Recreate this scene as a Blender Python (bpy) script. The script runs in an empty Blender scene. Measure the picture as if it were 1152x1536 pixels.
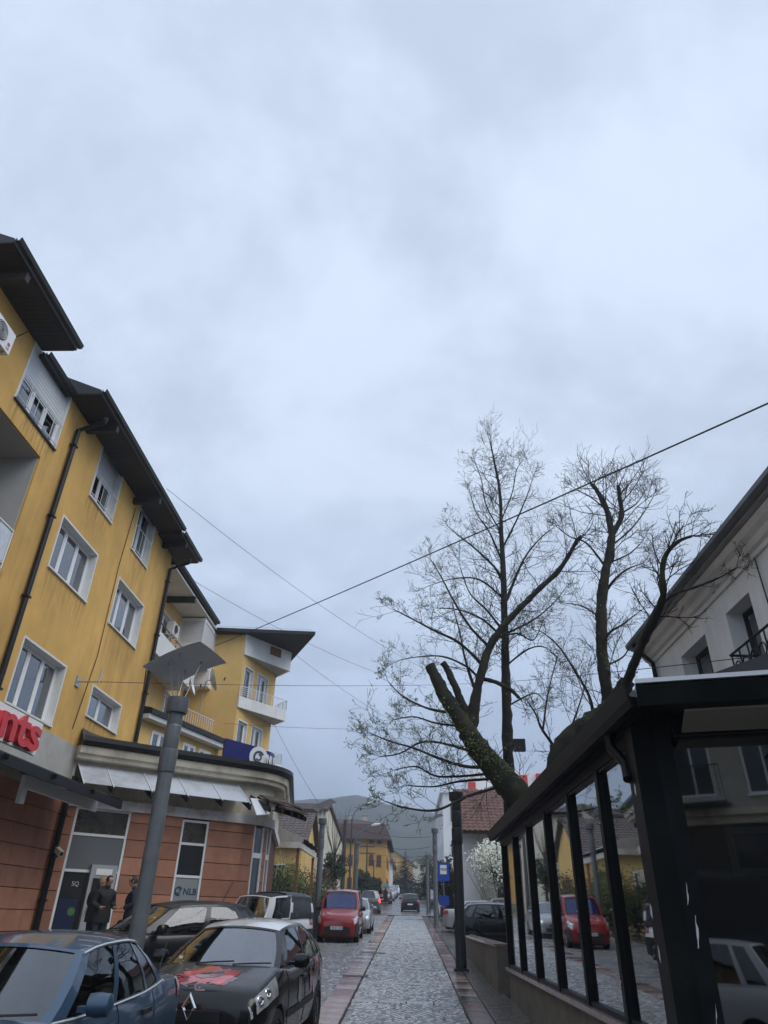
import bpy, math, random
from mathutils import Vector, Matrix
random.seed(7)
scene = bpy.context.scene
col = scene.collection
R_ = math.radians

# ------------------------------------------------------------------ camera
FPX = 1020.0                      # focal length in pixels of the 1152x1536 photograph
EYE = Vector((0.0, 0.0, 1.98))
SLOPE = 0.035                     # the street climbs away from the camera
def _v(x, y): return Vector(((x - 576) / FPX, (768 - y) / FPX, 1.0))
_yd = _v(613, 1378).normalized()              # where the street direction vanishes
_up = _v(618, -930).normalized()              # where the verticals vanish
_up = (_up - _yd * _up.dot(_yd)).normalized()
_xr = _up.cross(_yd)
if _xr.x < 0: _xr = -_xr
RM = Matrix((_xr, _yd, _up))                  # photo frame -> world
def ray(x, y): return RM @ _v(x, y)
def on_x(x, y, X): d = ray(x, y); return EYE + d * (X / d.x)
def on_y(x, y, Y): d = ray(x, y); return EYE + d * (Y / d.y)
def on_g(x, y, h=0.0):
    d = ray(x, y); return EYE + d * ((h - EYE.z) / (d.z - SLOPE * d.y))
def on_plane(x, y, p0, az):
    a = R_(az); nx, ny = math.cos(a), -math.sin(a); d = ray(x, y)
    return EYE + d * ((nx * p0[0] + ny * p0[1]) / (nx * d.x + ny * d.y))
cam_d = bpy.data.cameras.new('camera'); cam = bpy.data.objects.new('camera', cam_d); col.objects.link(cam)
right = RM @ Vector((1, 0, 0)); upv = RM @ Vector((0, 1, 0)); fwd = RM @ Vector((0, 0, 1))
cam.matrix_world = Matrix(((right.x, upv.x, -fwd.x, EYE.x), (right.y, upv.y, -fwd.y, EYE.y), (right.z, upv.z, -fwd.z, EYE.z), (0, 0, 0, 1)))
cam_d.sensor_fit = 'VERTICAL'; cam_d.sensor_height = 36.0; cam_d.sensor_width = 27.0
cam_d.lens = 36.0 * FPX / 1536.0
cam_d.clip_start = 0.05; cam_d.clip_end = 6000
scene.camera = cam

# ------------------------------------------------------------------ sky, sun, exposure
w = bpy.data.worlds.new('World'); scene.world = w; w.use_nodes = True
nt = w.node_tree; nt.nodes.clear()
def N(t, **k):
    n = nt.nodes.new(t)
    for a, b in k.items(): setattr(n, a, b)
    return n
L = lambda a, b: nt.links.new(a, b)
SUN_EL, SUN_AZ = R_(46), R_(122)
sky = N('ShaderNodeTexSky', sky_type='NISHITA'); sky.sun_disc = False; sky.sun_elevation = SUN_EL; sky.sun_rotation = SUN_AZ
tc = N('ShaderNodeTexCoord'); sep = N('ShaderNodeSeparateXYZ'); L(tc.outputs['Generated'], sep.inputs[0])
den = N('ShaderNodeMath', operation='MAXIMUM'); L(sep.outputs['Z'], den.inputs[0]); den.inputs[1].default_value = 0.0
den2 = N('ShaderNodeMath', operation='ADD'); L(den.outputs[0], den2.inputs[0]); den2.inputs[1].default_value = 0.28
dv = N('ShaderNodeVectorMath', operation='DIVIDE'); L(tc.outputs['Generated'], dv.inputs[0])
cmb = N('ShaderNodeCombineXYZ')
for i in range(3): L(den2.outputs[0], cmb.inputs[i])
L(cmb.outputs[0], dv.inputs[1])
n1 = N('ShaderNodeTexNoise'); n1.inputs['Scale'].default_value = 2.1; n1.inputs['Detail'].default_value = 9.0; n1.inputs['Roughness'].default_value = 0.6; n1.inputs['Distortion'].default_value = 0.25
L(dv.outputs[0], n1.inputs['Vector'])
r1 = N('ShaderNodeValToRGB'); r1.color_ramp.interpolation = 'EASE'
r1.color_ramp.elements[0].position = 0.36; r1.color_ramp.elements[0].color = (4.6, 5.35, 6.6, 1)
r1.color_ramp.elements[1].position = 0.64; r1.color_ramp.elements[1].color = (6.2, 7.1, 8.6, 1)
L(n1.outputs['Fac'], r1.inputs['Fac'])
zr = N('ShaderNodeValToRGB')
zr.color_ramp.elements[0].position = 0.0; zr.color_ramp.elements[0].color = (0.70, 0.80, 0.94, 1)
zr.color_ramp.elements[1].position = 0.55; zr.color_ramp.elements[1].color = (1.0, 1.0, 1.0, 1)
L(sep.outputs['Z'], zr.inputs['Fac'])
mu = N('ShaderNodeMixRGB', blend_type='MULTIPLY'); mu.inputs[0].default_value = 1.0
L(r1.outputs[0], mu.inputs[1]); L(zr.outputs[0], mu.inputs[2])
mx = N('ShaderNodeMixRGB'); mx.inputs[0].default_value = 0.95
L(sky.outputs[0], mx.inputs[1]); L(mu.outputs[0], mx.inputs[2])
bg = N('ShaderNodeBackground'); bg.inputs['Strength'].default_value = 0.1
L(mx.outputs[0], bg.inputs[0]); wo = N('ShaderNodeOutputWorld'); L(bg.outputs[0], wo.inputs[0])
sl = bpy.data.lights.new('sun', 'SUN'); sl.energy = 1.5; sl.angle = R_(45); sl.color = (1, .97, .93)
so = bpy.data.objects.new('sun', sl); col.objects.link(so)
so.rotation_euler = (math.pi / 2 - SUN_EL, 0, math.pi - SUN_AZ)
so.location = (0, 0, 60)
vs = scene.view_settings
vs.view_transform = 'Standard'; vs.look = 'None'; vs.exposure = 0.45; vs.gamma = 1.0; vs.use_curve_mapping = False

# ------------------------------------------------------------------ materials
MATS = {}
def mat(name, color, rough=0.7, var=0.0, vscale=3.0, bump=0.0, bscale=30.0, metal=0.0, spec=0.5, coat=0.0, streak=0.0, dirt=None, dscale=1.5, damt=0.5, coords='Object', wet=0.0, emit=None):
    if name in MATS: return MATS[name]
    m = bpy.data.materials.new(name); m.use_nodes = True; MATS[name] = m
    t = m.node_tree; b = t.nodes['Principled BSDF']
    def nd(k, **a):
        n = t.nodes.new(k)
        for q, v in a.items(): setattr(n, q, v)
        return n
    b.inputs['Base Color'].default_value = (*color, 1); b.inputs['Roughness'].default_value = rough
    b.inputs['Metallic'].default_value = metal; b.inputs['Specular IOR Level'].default_value = spec
    b.inputs['Coat Weight'].default_value = coat; b.inputs['Coat Roughness'].default_value = 0.04
    if emit: b.inputs['Emission Color'].default_value = (*emit[0], 1); b.inputs['Emission Strength'].default_value = emit[1]
    cur = None; c = nd('ShaderNodeTexCoord').outputs[coords]
    if coords == 'World': pass
    if var > 0:
        no = nd('ShaderNodeTexNoise'); no.inputs['Scale'].default_value = vscale; no.inputs['Detail'].default_value = 6; no.inputs['Roughness'].default_value = .6
        t.links.new(c, no.inputs['Vector'])
        rp = nd('ShaderNodeMapRange'); rp.inputs['From Min'].default_value = .25; rp.inputs['From Max'].default_value = .75
        rp.inputs['To Min'].default_value = 1 - var; rp.inputs['To Max'].default_value = 1 + var
        t.links.new(no.outputs['Fac'], rp.inputs['Value'])
        mm = nd('ShaderNodeMixRGB', blend_type='MULTIPLY'); mm.inputs[0].default_value = 1
        mm.inputs[1].default_value = (*color, 1); t.links.new(rp.outputs[0], mm.inputs[2]); cur = mm.outputs[0]
        if wet > 0:
            r2 = nd('ShaderNodeMapRange'); r2.inputs['From Min'].default_value = .35; r2.inputs['From Max'].default_value = .65
            r2.inputs['To Min'].default_value = max(.03, rough - wet); r2.inputs['To Max'].default_value = rough
            t.links.new(no.outputs['Fac'], r2.inputs['Value']); t.links.new(r2.outputs[0], b.inputs['Roughness'])
    if dirt is not None:
        no = nd('ShaderNodeTexNoise'); no.inputs['Scale'].default_value = dscale; no.inputs['Detail'].default_value = 8; no.inputs['Roughness'].default_value = .65
        mp = nd('ShaderNodeMapping'); mp.inputs['Scale'].default_value = (1, 1, 1 if not streak else 1 - streak)
        t.links.new(c, mp.inputs[0]); t.links.new(mp.outputs[0], no.inputs['Vector'])
        rp = nd('ShaderNodeMapRange'); rp.inputs['From Min'].default_value = .48; rp.inputs['From Max'].default_value = .75
        rp.inputs['To Min'].default_value = 0; rp.inputs['To Max'].default_value = damt
        t.links.new(no.outputs['Fac'], rp.inputs['Value'])
        mm = nd('ShaderNodeMixRGB'); t.links.new(rp.outputs[0], mm.inputs[0])
        if cur: t.links.new(cur, mm.inputs[1])
        else: mm.inputs[1].default_value = (*color, 1)
        mm.inputs[2].default_value = (*dirt, 1); cur = mm.outputs[0]
    if cur: t.links.new(cur, b.inputs['Base Color'])
    if bump > 0:
        no = nd('ShaderNodeTexNoise'); no.inputs['Scale'].default_value = bscale; no.inputs['Detail'].default_value = 4
        t.links.new(c, no.inputs['Vector'])
        bp = nd('ShaderNodeBump'); bp.inputs['Strength'].default_value = bump; bp.inputs['Distance'].default_value = .02
        t.links.new(no.outputs['Fac'], bp.inputs['Height']); t.links.new(bp.outputs[0], b.inputs['Normal'])
    return m
def glass(name, tint=(.3, .34, .34), rough=.02, ior=1.5, refl=1.0, wav=0.0, wsc=1.0):
    """thin pane: see-through tint plus mirror reflection that grows at grazing angles"""
    if name in MATS: return MATS[name]
    m = bpy.data.materials.new(name); m.use_nodes = True; MATS[name] = m
    t = m.node_tree; t.nodes.clear()
    o = t.nodes.new('ShaderNodeOutputMaterial'); tr = t.nodes.new('ShaderNodeBsdfTransparent'); gl = t.nodes.new('ShaderNodeBsdfGlossy')
    tr.inputs[0].default_value = (*tint, 1); gl.inputs['Roughness'].default_value = rough; gl.inputs['Color'].default_value = (.95, .97, 1, 1)
    # Schlick reflection that does not care which way the pane faces
    ge = t.nodes.new('ShaderNodeNewGeometry'); dt = t.nodes.new('ShaderNodeVectorMath'); dt.operation = 'DOT_PRODUCT'
    t.links.new(ge.outputs['Normal'], dt.inputs[0]); t.links.new(ge.outputs['Incoming'], dt.inputs[1])
    def mth(op, a, b=None):
        n_ = t.nodes.new('ShaderNodeMath'); n_.operation = op
        if hasattr(a, 'links'): t.links.new(a, n_.inputs[0])
        else: n_.inputs[0].default_value = a
        if b is not None:
            if hasattr(b, 'links'): t.links.new(b, n_.inputs[1])
            else: n_.inputs[1].default_value = b
        return n_.outputs[0]
    f0 = .04 * refl
    sch = mth('ADD', mth('MULTIPLY', mth('POWER', mth('SUBTRACT', 1.0, mth('ABSOLUTE', dt.outputs['Value'])), 3.0 if refl > 2.5 else 5.0), 1 - f0), f0)
    ml = t.nodes.new('ShaderNodeMath'); ml.operation = 'MULTIPLY'; ml.use_clamp = True; ml.inputs[1].default_value = 1.0
    class _F: outputs = [sch]
    fr = _F()
    mi = t.nodes.new('ShaderNodeMixShader'); t.links.new(fr.outputs[0], ml.inputs[0]); t.links.new(ml.outputs[0], mi.inputs[0])
    t.links.new(tr.outputs[0], mi.inputs[1]); t.links.new(gl.outputs[0], mi.inputs[2]); t.links.new(mi.outputs[0], o.inputs[0])
    if wav:
        c = t.nodes.new('ShaderNodeTexCoord'); no = t.nodes.new('ShaderNodeTexNoise'); no.inputs['Scale'].default_value = wsc
        t.links.new(c.outputs['Object'], no.inputs['Vector'])
        bp = t.nodes.new('ShaderNodeBump'); bp.inputs['Strength'].default_value = wav; bp.inputs['Distance'].default_value = .05
        t.links.new(no.outputs['Fac'], bp.inputs['Height']); t.links.new(bp.outputs[0], gl.inputs['Normal'])
    return m

# ------------------------------------------------------------------ mesh building
class MB:
    def __init__(s): s.v = []; s.f = []
    def quad(s, *p):
        i = len(s.v); s.v += [tuple(q) for q in p]; s.f.append(tuple(range(i, i + len(p)))); return s
    def box(s, x0, x1, y0, y1, z0, z1, M=None):
        i = len(s.v)
        pts = [(x, y, z) for z in (z0, z1) for (x, y) in ((x0, y0), (x1, y0), (x1, y1), (x0, y1))]
        if M is not None: pts = [tuple(M @ Vector(p)) for p in pts]
        s.v += pts
        for f in ((3, 2, 1, 0), (4, 5, 6, 7), (0, 1, 5, 4), (1, 2, 6, 5), (2, 3, 7, 6), (3, 0, 4, 7)): s.f.append(tuple(i + k for k in f))
        return s
    def prism(s, poly, d):
        """extrude a planar polygon (list of 3-D points) by vector d"""
        n = len(poly); i = len(s.v); d = Vector(d)
        s.v += [tuple(p) for p in poly] + [tuple(Vector(p) + d) for p in poly]
        s.f.append(tuple(i + k for k in range(n - 1, -1, -1))); s.f.append(tuple(i + n + k for k in range(n)))
        for k in range(n): s.f.append((i + k, i + (k + 1) % n, i + n + (k + 1) % n, i + n + k))
        return s
    def tube(s, pts, r, n=6, caps=True):
        pts = [Vector(p) for p in pts]; m = len(pts)
        rs = r if isinstance(r, (list, tuple)) else [r] * m
        i0 = len(s.v); u = None
        for k in range(m):
            d = (pts[min(k + 1, m - 1)] - pts[max(k - 1, 0)])
            d = d.normalized() if d.length > 1e-9 else Vector((0, 0, 1))
            if u is None:
                u = d.orthogonal().normalized()
            else:
                u = u - d * u.dot(d)
                u = u.normalized() if u.length > 1e-6 else d.orthogonal().normalized()
            v = d.cross(u)
            for q in range(n):
                a = 2 * math.pi * q / n
                s.v.append(tuple(pts[k] + (u * math.cos(a) + v * math.sin(a)) * rs[k]))
        for k in range(m - 1):
            for q in range(n):
                a = i0 + k * n + q; b = i0 + k * n + (q + 1) % n
                s.f.append((a, b, b + n, a + n))
        if caps:
            s.f.append(tuple(i0 + q for q in range(n - 1, -1, -1))); s.f.append(tuple(i0 + (m - 1) * n + q for q in range(n)))
        return s
    def lathe(s, prof, n=20, c=(0, 0, 0), M=None):
        """prof: list of (radius, z)"""
        i0 = len(s.v)
        for (r, z) in prof:
            for q in range(n):
                a = 2 * math.pi * q / n; p = Vector((c[0] + r * math.cos(a), c[1] + r * math.sin(a), c[2] + z))
                s.v.append(tuple(M @ p if M is not None else p))
        for k in range(len(prof) - 1):
            for q in range(n):
                a = i0 + k * n + q; b = i0 + k * n + (q + 1) % n
                s.f.append((a, b, b + n, a + n))
        s.f.append(tuple(i0 + q for q in range(n - 1, -1, -1))); s.f.append(tuple(i0 + (len(prof) - 1) * n + q for q in range(n)))
        return s
    def grid(s, P):
        """P[i][j] points"""
        i0 = len(s.v); n = len(P[0])
        for row in P: s.v += [tuple(p) for p in row]
        for i in range(len(P) - 1):
            for j in range(n - 1):
                a = i0 + i * n + j; s.f.append((a, a + 1, a + n + 1, a + n))
        return s
    def mesh(s, name, smooth=None):
        me = bpy.data.meshes.new(name); me.from_pydata(s.v, [], s.f); me.update()
        if smooth is not None:
            me.polygons.foreach_set('use_smooth', [True] * len(me.polygons))
            if smooth < 180: me.set_sharp_from_angle(angle=R_(smooth))
        return me
def obj(name, mesh, material, parent=None):
    if isinstance(mesh, MB): mesh = mesh.mesh(name)
    o = bpy.data.objects.new(name, mesh); col.objects.link(o)
    if material is not None:
        if len(mesh.materials) == 0: mesh.materials.append(MATS[material] if isinstance(material, str) else material)
    if parent is not None:
        o.parent = parent
        if parent.get('_w'): o.matrix_parent_inverse = Matrix.Translation(-Vector(parent['_w']))
    return o
def part(name, mb, material, parent, smooth=None):
    o = obj(name, mb.mesh(name, smooth), material, parent)
    if parent.type == 'MESH' and parent.parent is not None and parent.parent.get('_w'): pass
    return o
def thing(name, label, cat, loc=(0, 0, 0), rotz=0.0, group=None, world=False):
    """Empty at the base of a thing.  world=True: its parts are given in world coordinates"""
    o = bpy.data.objects.new(name, None); col.objects.link(o); o.empty_display_size = .2
    o.location = loc; o.rotation_euler = (0, 0, rotz)
    if world: o['_w'] = list(loc)
    o['label'] = label; o['category'] = cat
    if group: o['group'] = group
    return o
def tag(o, label, cat, group=None, kind=None):
    o['label'] = label; o['category'] = cat
    if group: o['group'] = group
    if kind: o['kind'] = kind
    return o
def struct(name, mb, material, smooth=None):
    o = obj(name, mb.mesh(name, smooth), material); o['kind'] = 'structure'; return o
def copy_tree(o, parent=None):
    c = o.copy(); col.objects.link(c)
    if parent is not None: c.parent = parent
    for ch in o.children: copy_tree(ch, c)
    return c
def text_mesh(txt, size, depth, M, bold=0.0):
    cu = bpy.data.curves.new('lettering', 'FONT'); cu.body = txt; cu.size = size; cu.extrude = depth; cu.offset = bold
    cu.align_x = 'CENTER'; cu.align_y = 'CENTER'; cu.resolution_u = 4
    o = bpy.data.objects.new('lettering', cu); col.objects.link(o)
    dg = bpy.context.evaluated_depsgraph_get(); me = bpy.data.meshes.new_from_object(o.evaluated_get(dg))
    bpy.data.objects.remove(o); bpy.data.curves.remove(cu)
    me.transform(M); return me
def gz(Y):
    if Y < 75: return SLOPE * Y
    if Y < 230: return SLOPE * 75 + (Y - 75) * 0.047
    return SLOPE * 75 + 155 * .047 + (Y - 230) * .02
def lerp(a, b, t): return a + (b - a) * t
def frame_M(origin, az):
    """local x along azimuth az (from +Y towards +X), local y = outward to the right hand side of that, z up"""
    a = R_(az); ux = Vector((math.sin(a), math.cos(a), 0)); uy = Vector((math.cos(a), -math.sin(a), 0))
    return Matrix(((ux.x, uy.x, 0, origin[0]), (ux.y, uy.y, 0, origin[1]), (0, 0, 1, origin[2] if len(origin) > 2 else 0), (0, 0, 0, 1)))
# ------------------------------------------------------------------ material library
def island_mat(name, colors, rough=.35, wet=.2, bump=.3, bscale=60):
    m = mat(name, colors[0], rough, bump=bump, bscale=bscale)
    t = m.node_tree; b = t.nodes['Principled BSDF']
    g = t.nodes.new('ShaderNodeNewGeometry'); r = t.nodes.new('ShaderNodeValToRGB')
    r.color_ramp.elements[0].color = (*colors[0], 1); r.color_ramp.elements[1].color = (*colors[-1], 1)
    for i, c in enumerate(colors[1:-1]):
        e = r.color_ramp.elements.new((i + 1) / (len(colors) - 1)); e.color = (*c, 1)
    t.links.new(g.outputs['Random Per Island'], r.inputs[0])
    no = t.nodes.new('ShaderNodeTexNoise'); no.inputs['Scale'].default_value = 1.1; no.inputs['Detail'].default_value = 5
    tc = t.nodes.new('ShaderNodeTexCoord'); t.links.new(tc.outputs['Object'], no.inputs['Vector'])
    mp = t.nodes.new('ShaderNodeMapRange'); mp.inputs['From Min'].default_value = .35; mp.inputs['From Max'].default_value = .65
    mp.inputs['To Min'].default_value = rough - wet; mp.inputs['To Max'].default_value = rough + wet * .5
    t.links.new(no.outputs['Fac'], mp.inputs[0]); t.links.new(mp.outputs[0], b.inputs['Roughness'])
    m2 = t.nodes.new('ShaderNodeMixRGB'); m2.blend_type = 'MULTIPLY'; m2.inputs[0].default_value = .38
    t.links.new(r.outputs[0], m2.inputs[1]); t.links.new(no.outputs['Fac'], m2.inputs[2]); t.links.new(m2.outputs[0], b.inputs['Base Color'])
    b.inputs['Coat Weight'].default_value = .7; b.inputs['Coat Roughness'].default_value = .16      # film of rain
    return m
island_mat('setts', [(.24, .25, .26), (.46, .465, .47), (.66, .66, .65), (.36, .37, .385), (.55, .55, .54)], .32, .14)
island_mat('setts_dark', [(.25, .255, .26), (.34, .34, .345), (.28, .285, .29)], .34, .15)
mat('joint', (.05, .05, .048), .7, bump=.3, spec=.1)
mat('red_slab', (.30, .185, .155), .22, var=.3, vscale=2.0, bump=.15, bscale=40, wet=.16, dirt=(.20, .14, .12), dscale=3)
mat('red_slab_dark', (.20, .125, .11), .2, var=.3, vscale=2.0, bump=.15, bscale=40, wet=.14)
mat('pink_slab', (.42, .32, .28), .24, var=.25, vscale=2.0, bump=.15, bscale=40, wet=.16)
mat('grey_slab', (.17, .168, .16), .18, var=.35, vscale=1.6, bump=.12, bscale=40, wet=.15)
mat('pale_slab', (.36, .35, .33), .3, var=.25, vscale=2, bump=.1, wet=.16)
mat('wet_asphalt', (.075, .077, .08), .32, var=.3, vscale=.6, bump=.2, bscale=80, wet=.22)
mat('wet_road', (.20, .205, .21), .3, var=.25, vscale=.5, bump=.2, bscale=60, wet=.2)
mat('soil', (.07, .075, .045), .95, var=.5, vscale=.05, bump=.4, bscale=2)
mat('forest_hill', (.042, .05, .035), 1.0, var=.7, vscale=.035, bump=1.0, bscale=.12, spec=.05)
mat('kerb_stone', (.33, .32, .30), .5, var=.2, vscale=3, bump=.15)
# buildings
mat('yellow_plaster', (.66, .40, .115), .9, var=.22, vscale=.55, bump=.35, bscale=90, dirt=(.36, .20, .06), dscale=.75, streak=.86, damt=.8)
mat('pale_yellow_plaster', (.68, .46, .17), .9, var=.1, vscale=.9, bump=.3, bscale=80, dirt=(.42, .26, .1), dscale=.7, streak=.85, damt=.7)
mat('white_plaster', (.82, .82, .79), .9, var=.09, vscale=1.2, bump=.3, bscale=60, dirt=(.36, .36, .33), dscale=.7, streak=.8, damt=.45)
mat('white_render', (.72, .72, .70), .85, var=.06, vscale=2, bump=.2, bscale=40, dirt=(.42, .40, .36), dscale=1.2, streak=.7, damt=.5)
mat('grey_plaster', (.38, .38, .37), .9, var=.12, vscale=1.4, bump=.3, bscale=50)
mat('orange_panel', (.36, .165, .105), .8, var=.2, vscale=2.2, bump=.35, bscale=70, dirt=(.19, .085, .058), dscale=1.4, damt=.6, streak=.5)
mat('panel_joint', (.10, .045, .03), .9)
def per_piece(m, lo, hi):
    t = m.node_tree; b = t.nodes['Principled BSDF']; l = b.inputs['Base Color'].links[0]; src = l.from_socket; t.links.remove(l)
    oi = t.nodes.new('ShaderNodeObjectInfo'); mr = t.nodes.new('ShaderNodeMapRange'); mr.inputs['To Min'].default_value = lo; mr.inputs['To Max'].default_value = hi
    t.links.new(oi.outputs['Random'], mr.inputs['Value']); mm = t.nodes.new('ShaderNodeMixRGB'); mm.blend_type = 'MULTIPLY'; mm.inputs[0].default_value = 1
    t.links.new(src, mm.inputs[1]); t.links.new(mr.outputs[0], mm.inputs[2]); t.links.new(mm.outputs[0], b.inputs['Base Color'])
per_piece(MATS['orange_panel'], .78, 1.16)
mat('cream_cornice', (.58, .53, .42), .8, var=.15, vscale=1.6, dirt=(.13, .11, .085), dscale=1.3, damt=.75, streak=.55)
mat('rusty_white', (.62, .61, .59), .6, var=.1, dirt=(.34, .15, .06), dscale=2.2, damt=.85, bump=.1)
mat('dark_roof', (.011, .011, .012), .5, var=.3, vscale=2, bump=.2)
mat('tar_roof', (.045, .045, .045), .45, var=.4, vscale=1.5, bump=.3, bscale=15, wet=.25)
mat('dark_wood', (.014, .012, .012), .6, var=.3, vscale=3, bump=.2)
mat('gutter_dark', (.010, .010, .011), .4, var=.2, spec=.3)
mat('frame_white', (.74, .75, .75), .4, var=.05)
mat('frame_dark', (.014, .015, .016), .35); mat('grille_bronze', (.16, .145, .11), .6)
mat('trim_white', (.68, .68, .66), .6, var=.08)
mat('shutter_white', (.60, .62, .64), .5, var=.05)
mat('curtain', (.55, .56, .57), .9, var=.2, vscale=8)
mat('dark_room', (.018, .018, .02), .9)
mat('concrete', (.40, .39, .36), .85, var=.15, vscale=2, bump=.3, dirt=(.22, .21, .18), dscale=1.5)
mat('panel_sheet', (.56, .60, .66), .22, var=.08, vscale=1.5, spec=.6, dirt=(.16, .14, .12), dscale=.8, damt=.6)
mat('black_metal', (.006, .006, .007), .45, var=.2, spec=.3)
mat('anthracite', (.0045, .006, .0065), .45, var=.3, vscale=5, bump=.05, spec=.22, dirt=(.03, .034, .034), dscale=2.2, damt=.35)
mat('lamp_grey', (.105, .118, .13), .38, var=.12, vscale=3, dirt=(.2, .21, .21), dscale=1.5, damt=.5)
mat('lamp_plate', (.66, .67, .68), .55, var=.1, vscale=2)
mat('lamp_dark', (.028, .033, .036), .45, var=.15)
mat('red_letter', (.55, .02, .025), .35)
mat('board_white', (.72, .72, .72), .35)
mat('bank_blue', (.010, .014, .13), .3, var=.1, vscale=.7)
mat('bank_navy', (.02, .03, .07), .3)
mat('rust', (.20, .09, .05), .8, var=.4, vscale=6)
mat('roof_tile', (.16, .085, .06), .75, var=.4, vscale=3, bump=.2)
mat('roof_tile_red', (.125, .06, .048), .75, var=.35, vscale=3, bump=.2)
mat('roof_tile_grey', (.105, .085, .08), .75, var=.35, vscale=3, bump=.2)
mat('steel', (.42, .43, .44), .35, metal=.8)
mat('wire_black', (.015, .015, .016), .6)
mat('bright_flash', (.75, .78, .82), .3)
mat('travertine', (.17, .155, .125), .75, var=.3, vscale=3, bump=.4, bscale=20, dirt=(.07, .065, .05), dscale=1.3, streak=.6)
mat('pink_granite', (.30, .21, .19), .22, var=.35, vscale=25, wet=.1)
glass('pane', (.30, .33, .36), refl=3.5, wav=.02, wsc=1.5)
glass('pavilion_glass', (.40, .41, .39), refl=5.6, wav=.010, wsc=.9)
glass('shop_glass', (.30, .31, .31), refl=1.3)

# ------------------------------------------------------------------ ground, street
PITCH = math.atan(SLOPE)
ridge = [(-900, 150), (-500, 138), (-330, 122), (-100, 134), (-60, 138), (-15, 127), (20, 118), (60, 112), (110, 120), (240, 135), (420, 118), (900, 140)]
def ridge_z(X):
    for (a, za), (b, zb) in zip(ridge, ridge[1:]):
        if a <= X <= b: t = (X - a) / (b - a); t = t * t * (3 - 2 * t); return lerp(za, zb, t)
    return 130
from mathutils import noise as mn
def hill_z(X, Y):
    base = gz(Y)
    t = max(0.0, min(1.0, (Y - 330) / 570.0)); t = t * t * (3 - 2 * t)
    far = max(0.0, min(1.0, (Y - 900) / 500)); 
    h = lerp(base, ridge_z(X) * .90 - far * 30, t)
    return h + t * 6 * mn.fractal(Vector((X * .012, Y * .012, 3.1)), 1.0, 2.0, 4)
g = MB(); xs = [-900, -600, -400, -250, -160, -100, -60, -30, -12, 12, 30, 60, 100, 160, 250, 400, 600, 900]
ys = [-120, -60, -20, 0, 20, 40, 60, 75, 90, 120, 150, 180, 210, 230, 260, 300, 330]
P = [[(x, y, gz(y) - .06) for x in xs] for y in ys]; g.grid([list(r) for r in P])
struct('ground', g, 'soil')
g = MB(); hx = [-900 + 12 * i for i in range(151)]; hy = [330 + 14 * i for i in range(78)]
g.grid([[(x, y, hill_z(x, y) - .06) for x in hx] for y in hy])
struct('forest_hills', g, 'forest_hill', 180)
def sheet(name, x0, x1, ys_, dz, material, m2=None):
    g = MB(); g.grid([[(x0, y, gz(y) + dz), (x1, y, gz(y) + dz)] for y in ys_]); return struct(name, g, material)
YR = [-30, 0, 30, 60, 75, 100, 150, 230, 330]
asphalt = sheet('asphalt_forecourt', -14, 30, [-30, 0, 30, 60, 75], -.03, 'wet_asphalt')
road = sheet('street', -6.0, 1.46, [-30, 0, 30, 62], -.012, 'joint')
upper = sheet('upper_street', -3.6, 3.4, [62, 75, 100, 150, 230, 330], .02, 'wet_road')
junction = sheet('side_street', -40, 40, [61.9, 68], .004, 'wet_road')
# granite setts: real stones, far too many to lift one by one
def setts(name, x0, x1, y0, y1, s, material, skip=None, seed=1):
    rnd = random.Random(seed); g = MB(); ny = int((y1 - y0) / s); nx = int((x1 - x0) / s)
    for j in range(ny):
        off = (j % 2) * s * .5
        for i in range(nx + 1):
            cx = x0 + i * s + off + rnd.uniform(-.008, .008); cy = y0 + (j + .5) * s + rnd.uniform(-.01, .01) + .012 * math.sin(i * .9 + j * .15)
            if cx < x0 + .01 or cx > x1 - .01: continue
            if skip and skip(cx, cy): continue
            h = s * .5 - rnd.uniform(.009, .019); hw = h * rnd.uniform(.9, 1.02); t = .76
            z = gz(cy); a = rnd.uniform(-.08, .08); b = rnd.uniform(-.08, .08); up = rnd.uniform(-.004, .006)
            k = len(g.v)
            for (sx, sy) in ((-1, -1), (1, -1), (1, 1), (-1, 1)):
                g.v.append((cx + sx * hw, cy + sy * h, z + sy * h * SLOPE - .012))
            for (sx, sy) in ((-1, -1), (1, -1), (1, 1), (-1, 1)):
                g.v.append((cx + sx * hw * t, cy + sy * h * t, z + sy * h * SLOPE + .012 + up + sx * hw * a + sy * h * b))
            g.f += [(k + 4, k + 5, k + 6, k + 7)] + [(k + q, k + (q + 1) % 4, k + 4 + (q + 1) % 4, k + 4 + q) for q in range(4)]
    o = obj(name, g.mesh(name), material); o['kind'] = 'stuff'; return o
BAND = [13.0, 16.3, 19.2, 22.6, 26.5, 30.5, 35.5, 41.0, 47.5, 54.5]
band = lambda x, y: any(abs(y - b) < .17 for b in BAND)
o = setts('granite_setts', -1.12, 1.03, 9, 61.5, .108, 'setts', band, 1); tag(o, 'wet grey granite setts paving the middle of the street', 'paving stones', kind='stuff')
o = setts('parking_setts', -5.9, -1.62, 9, 61.5, .118, 'setts_dark', lambda x, y: x < -4.6 and y < 20, 2); tag(o, 'darker wet setts of the parking strip under the parked cars', 'paving stones', kind='stuff')
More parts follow.
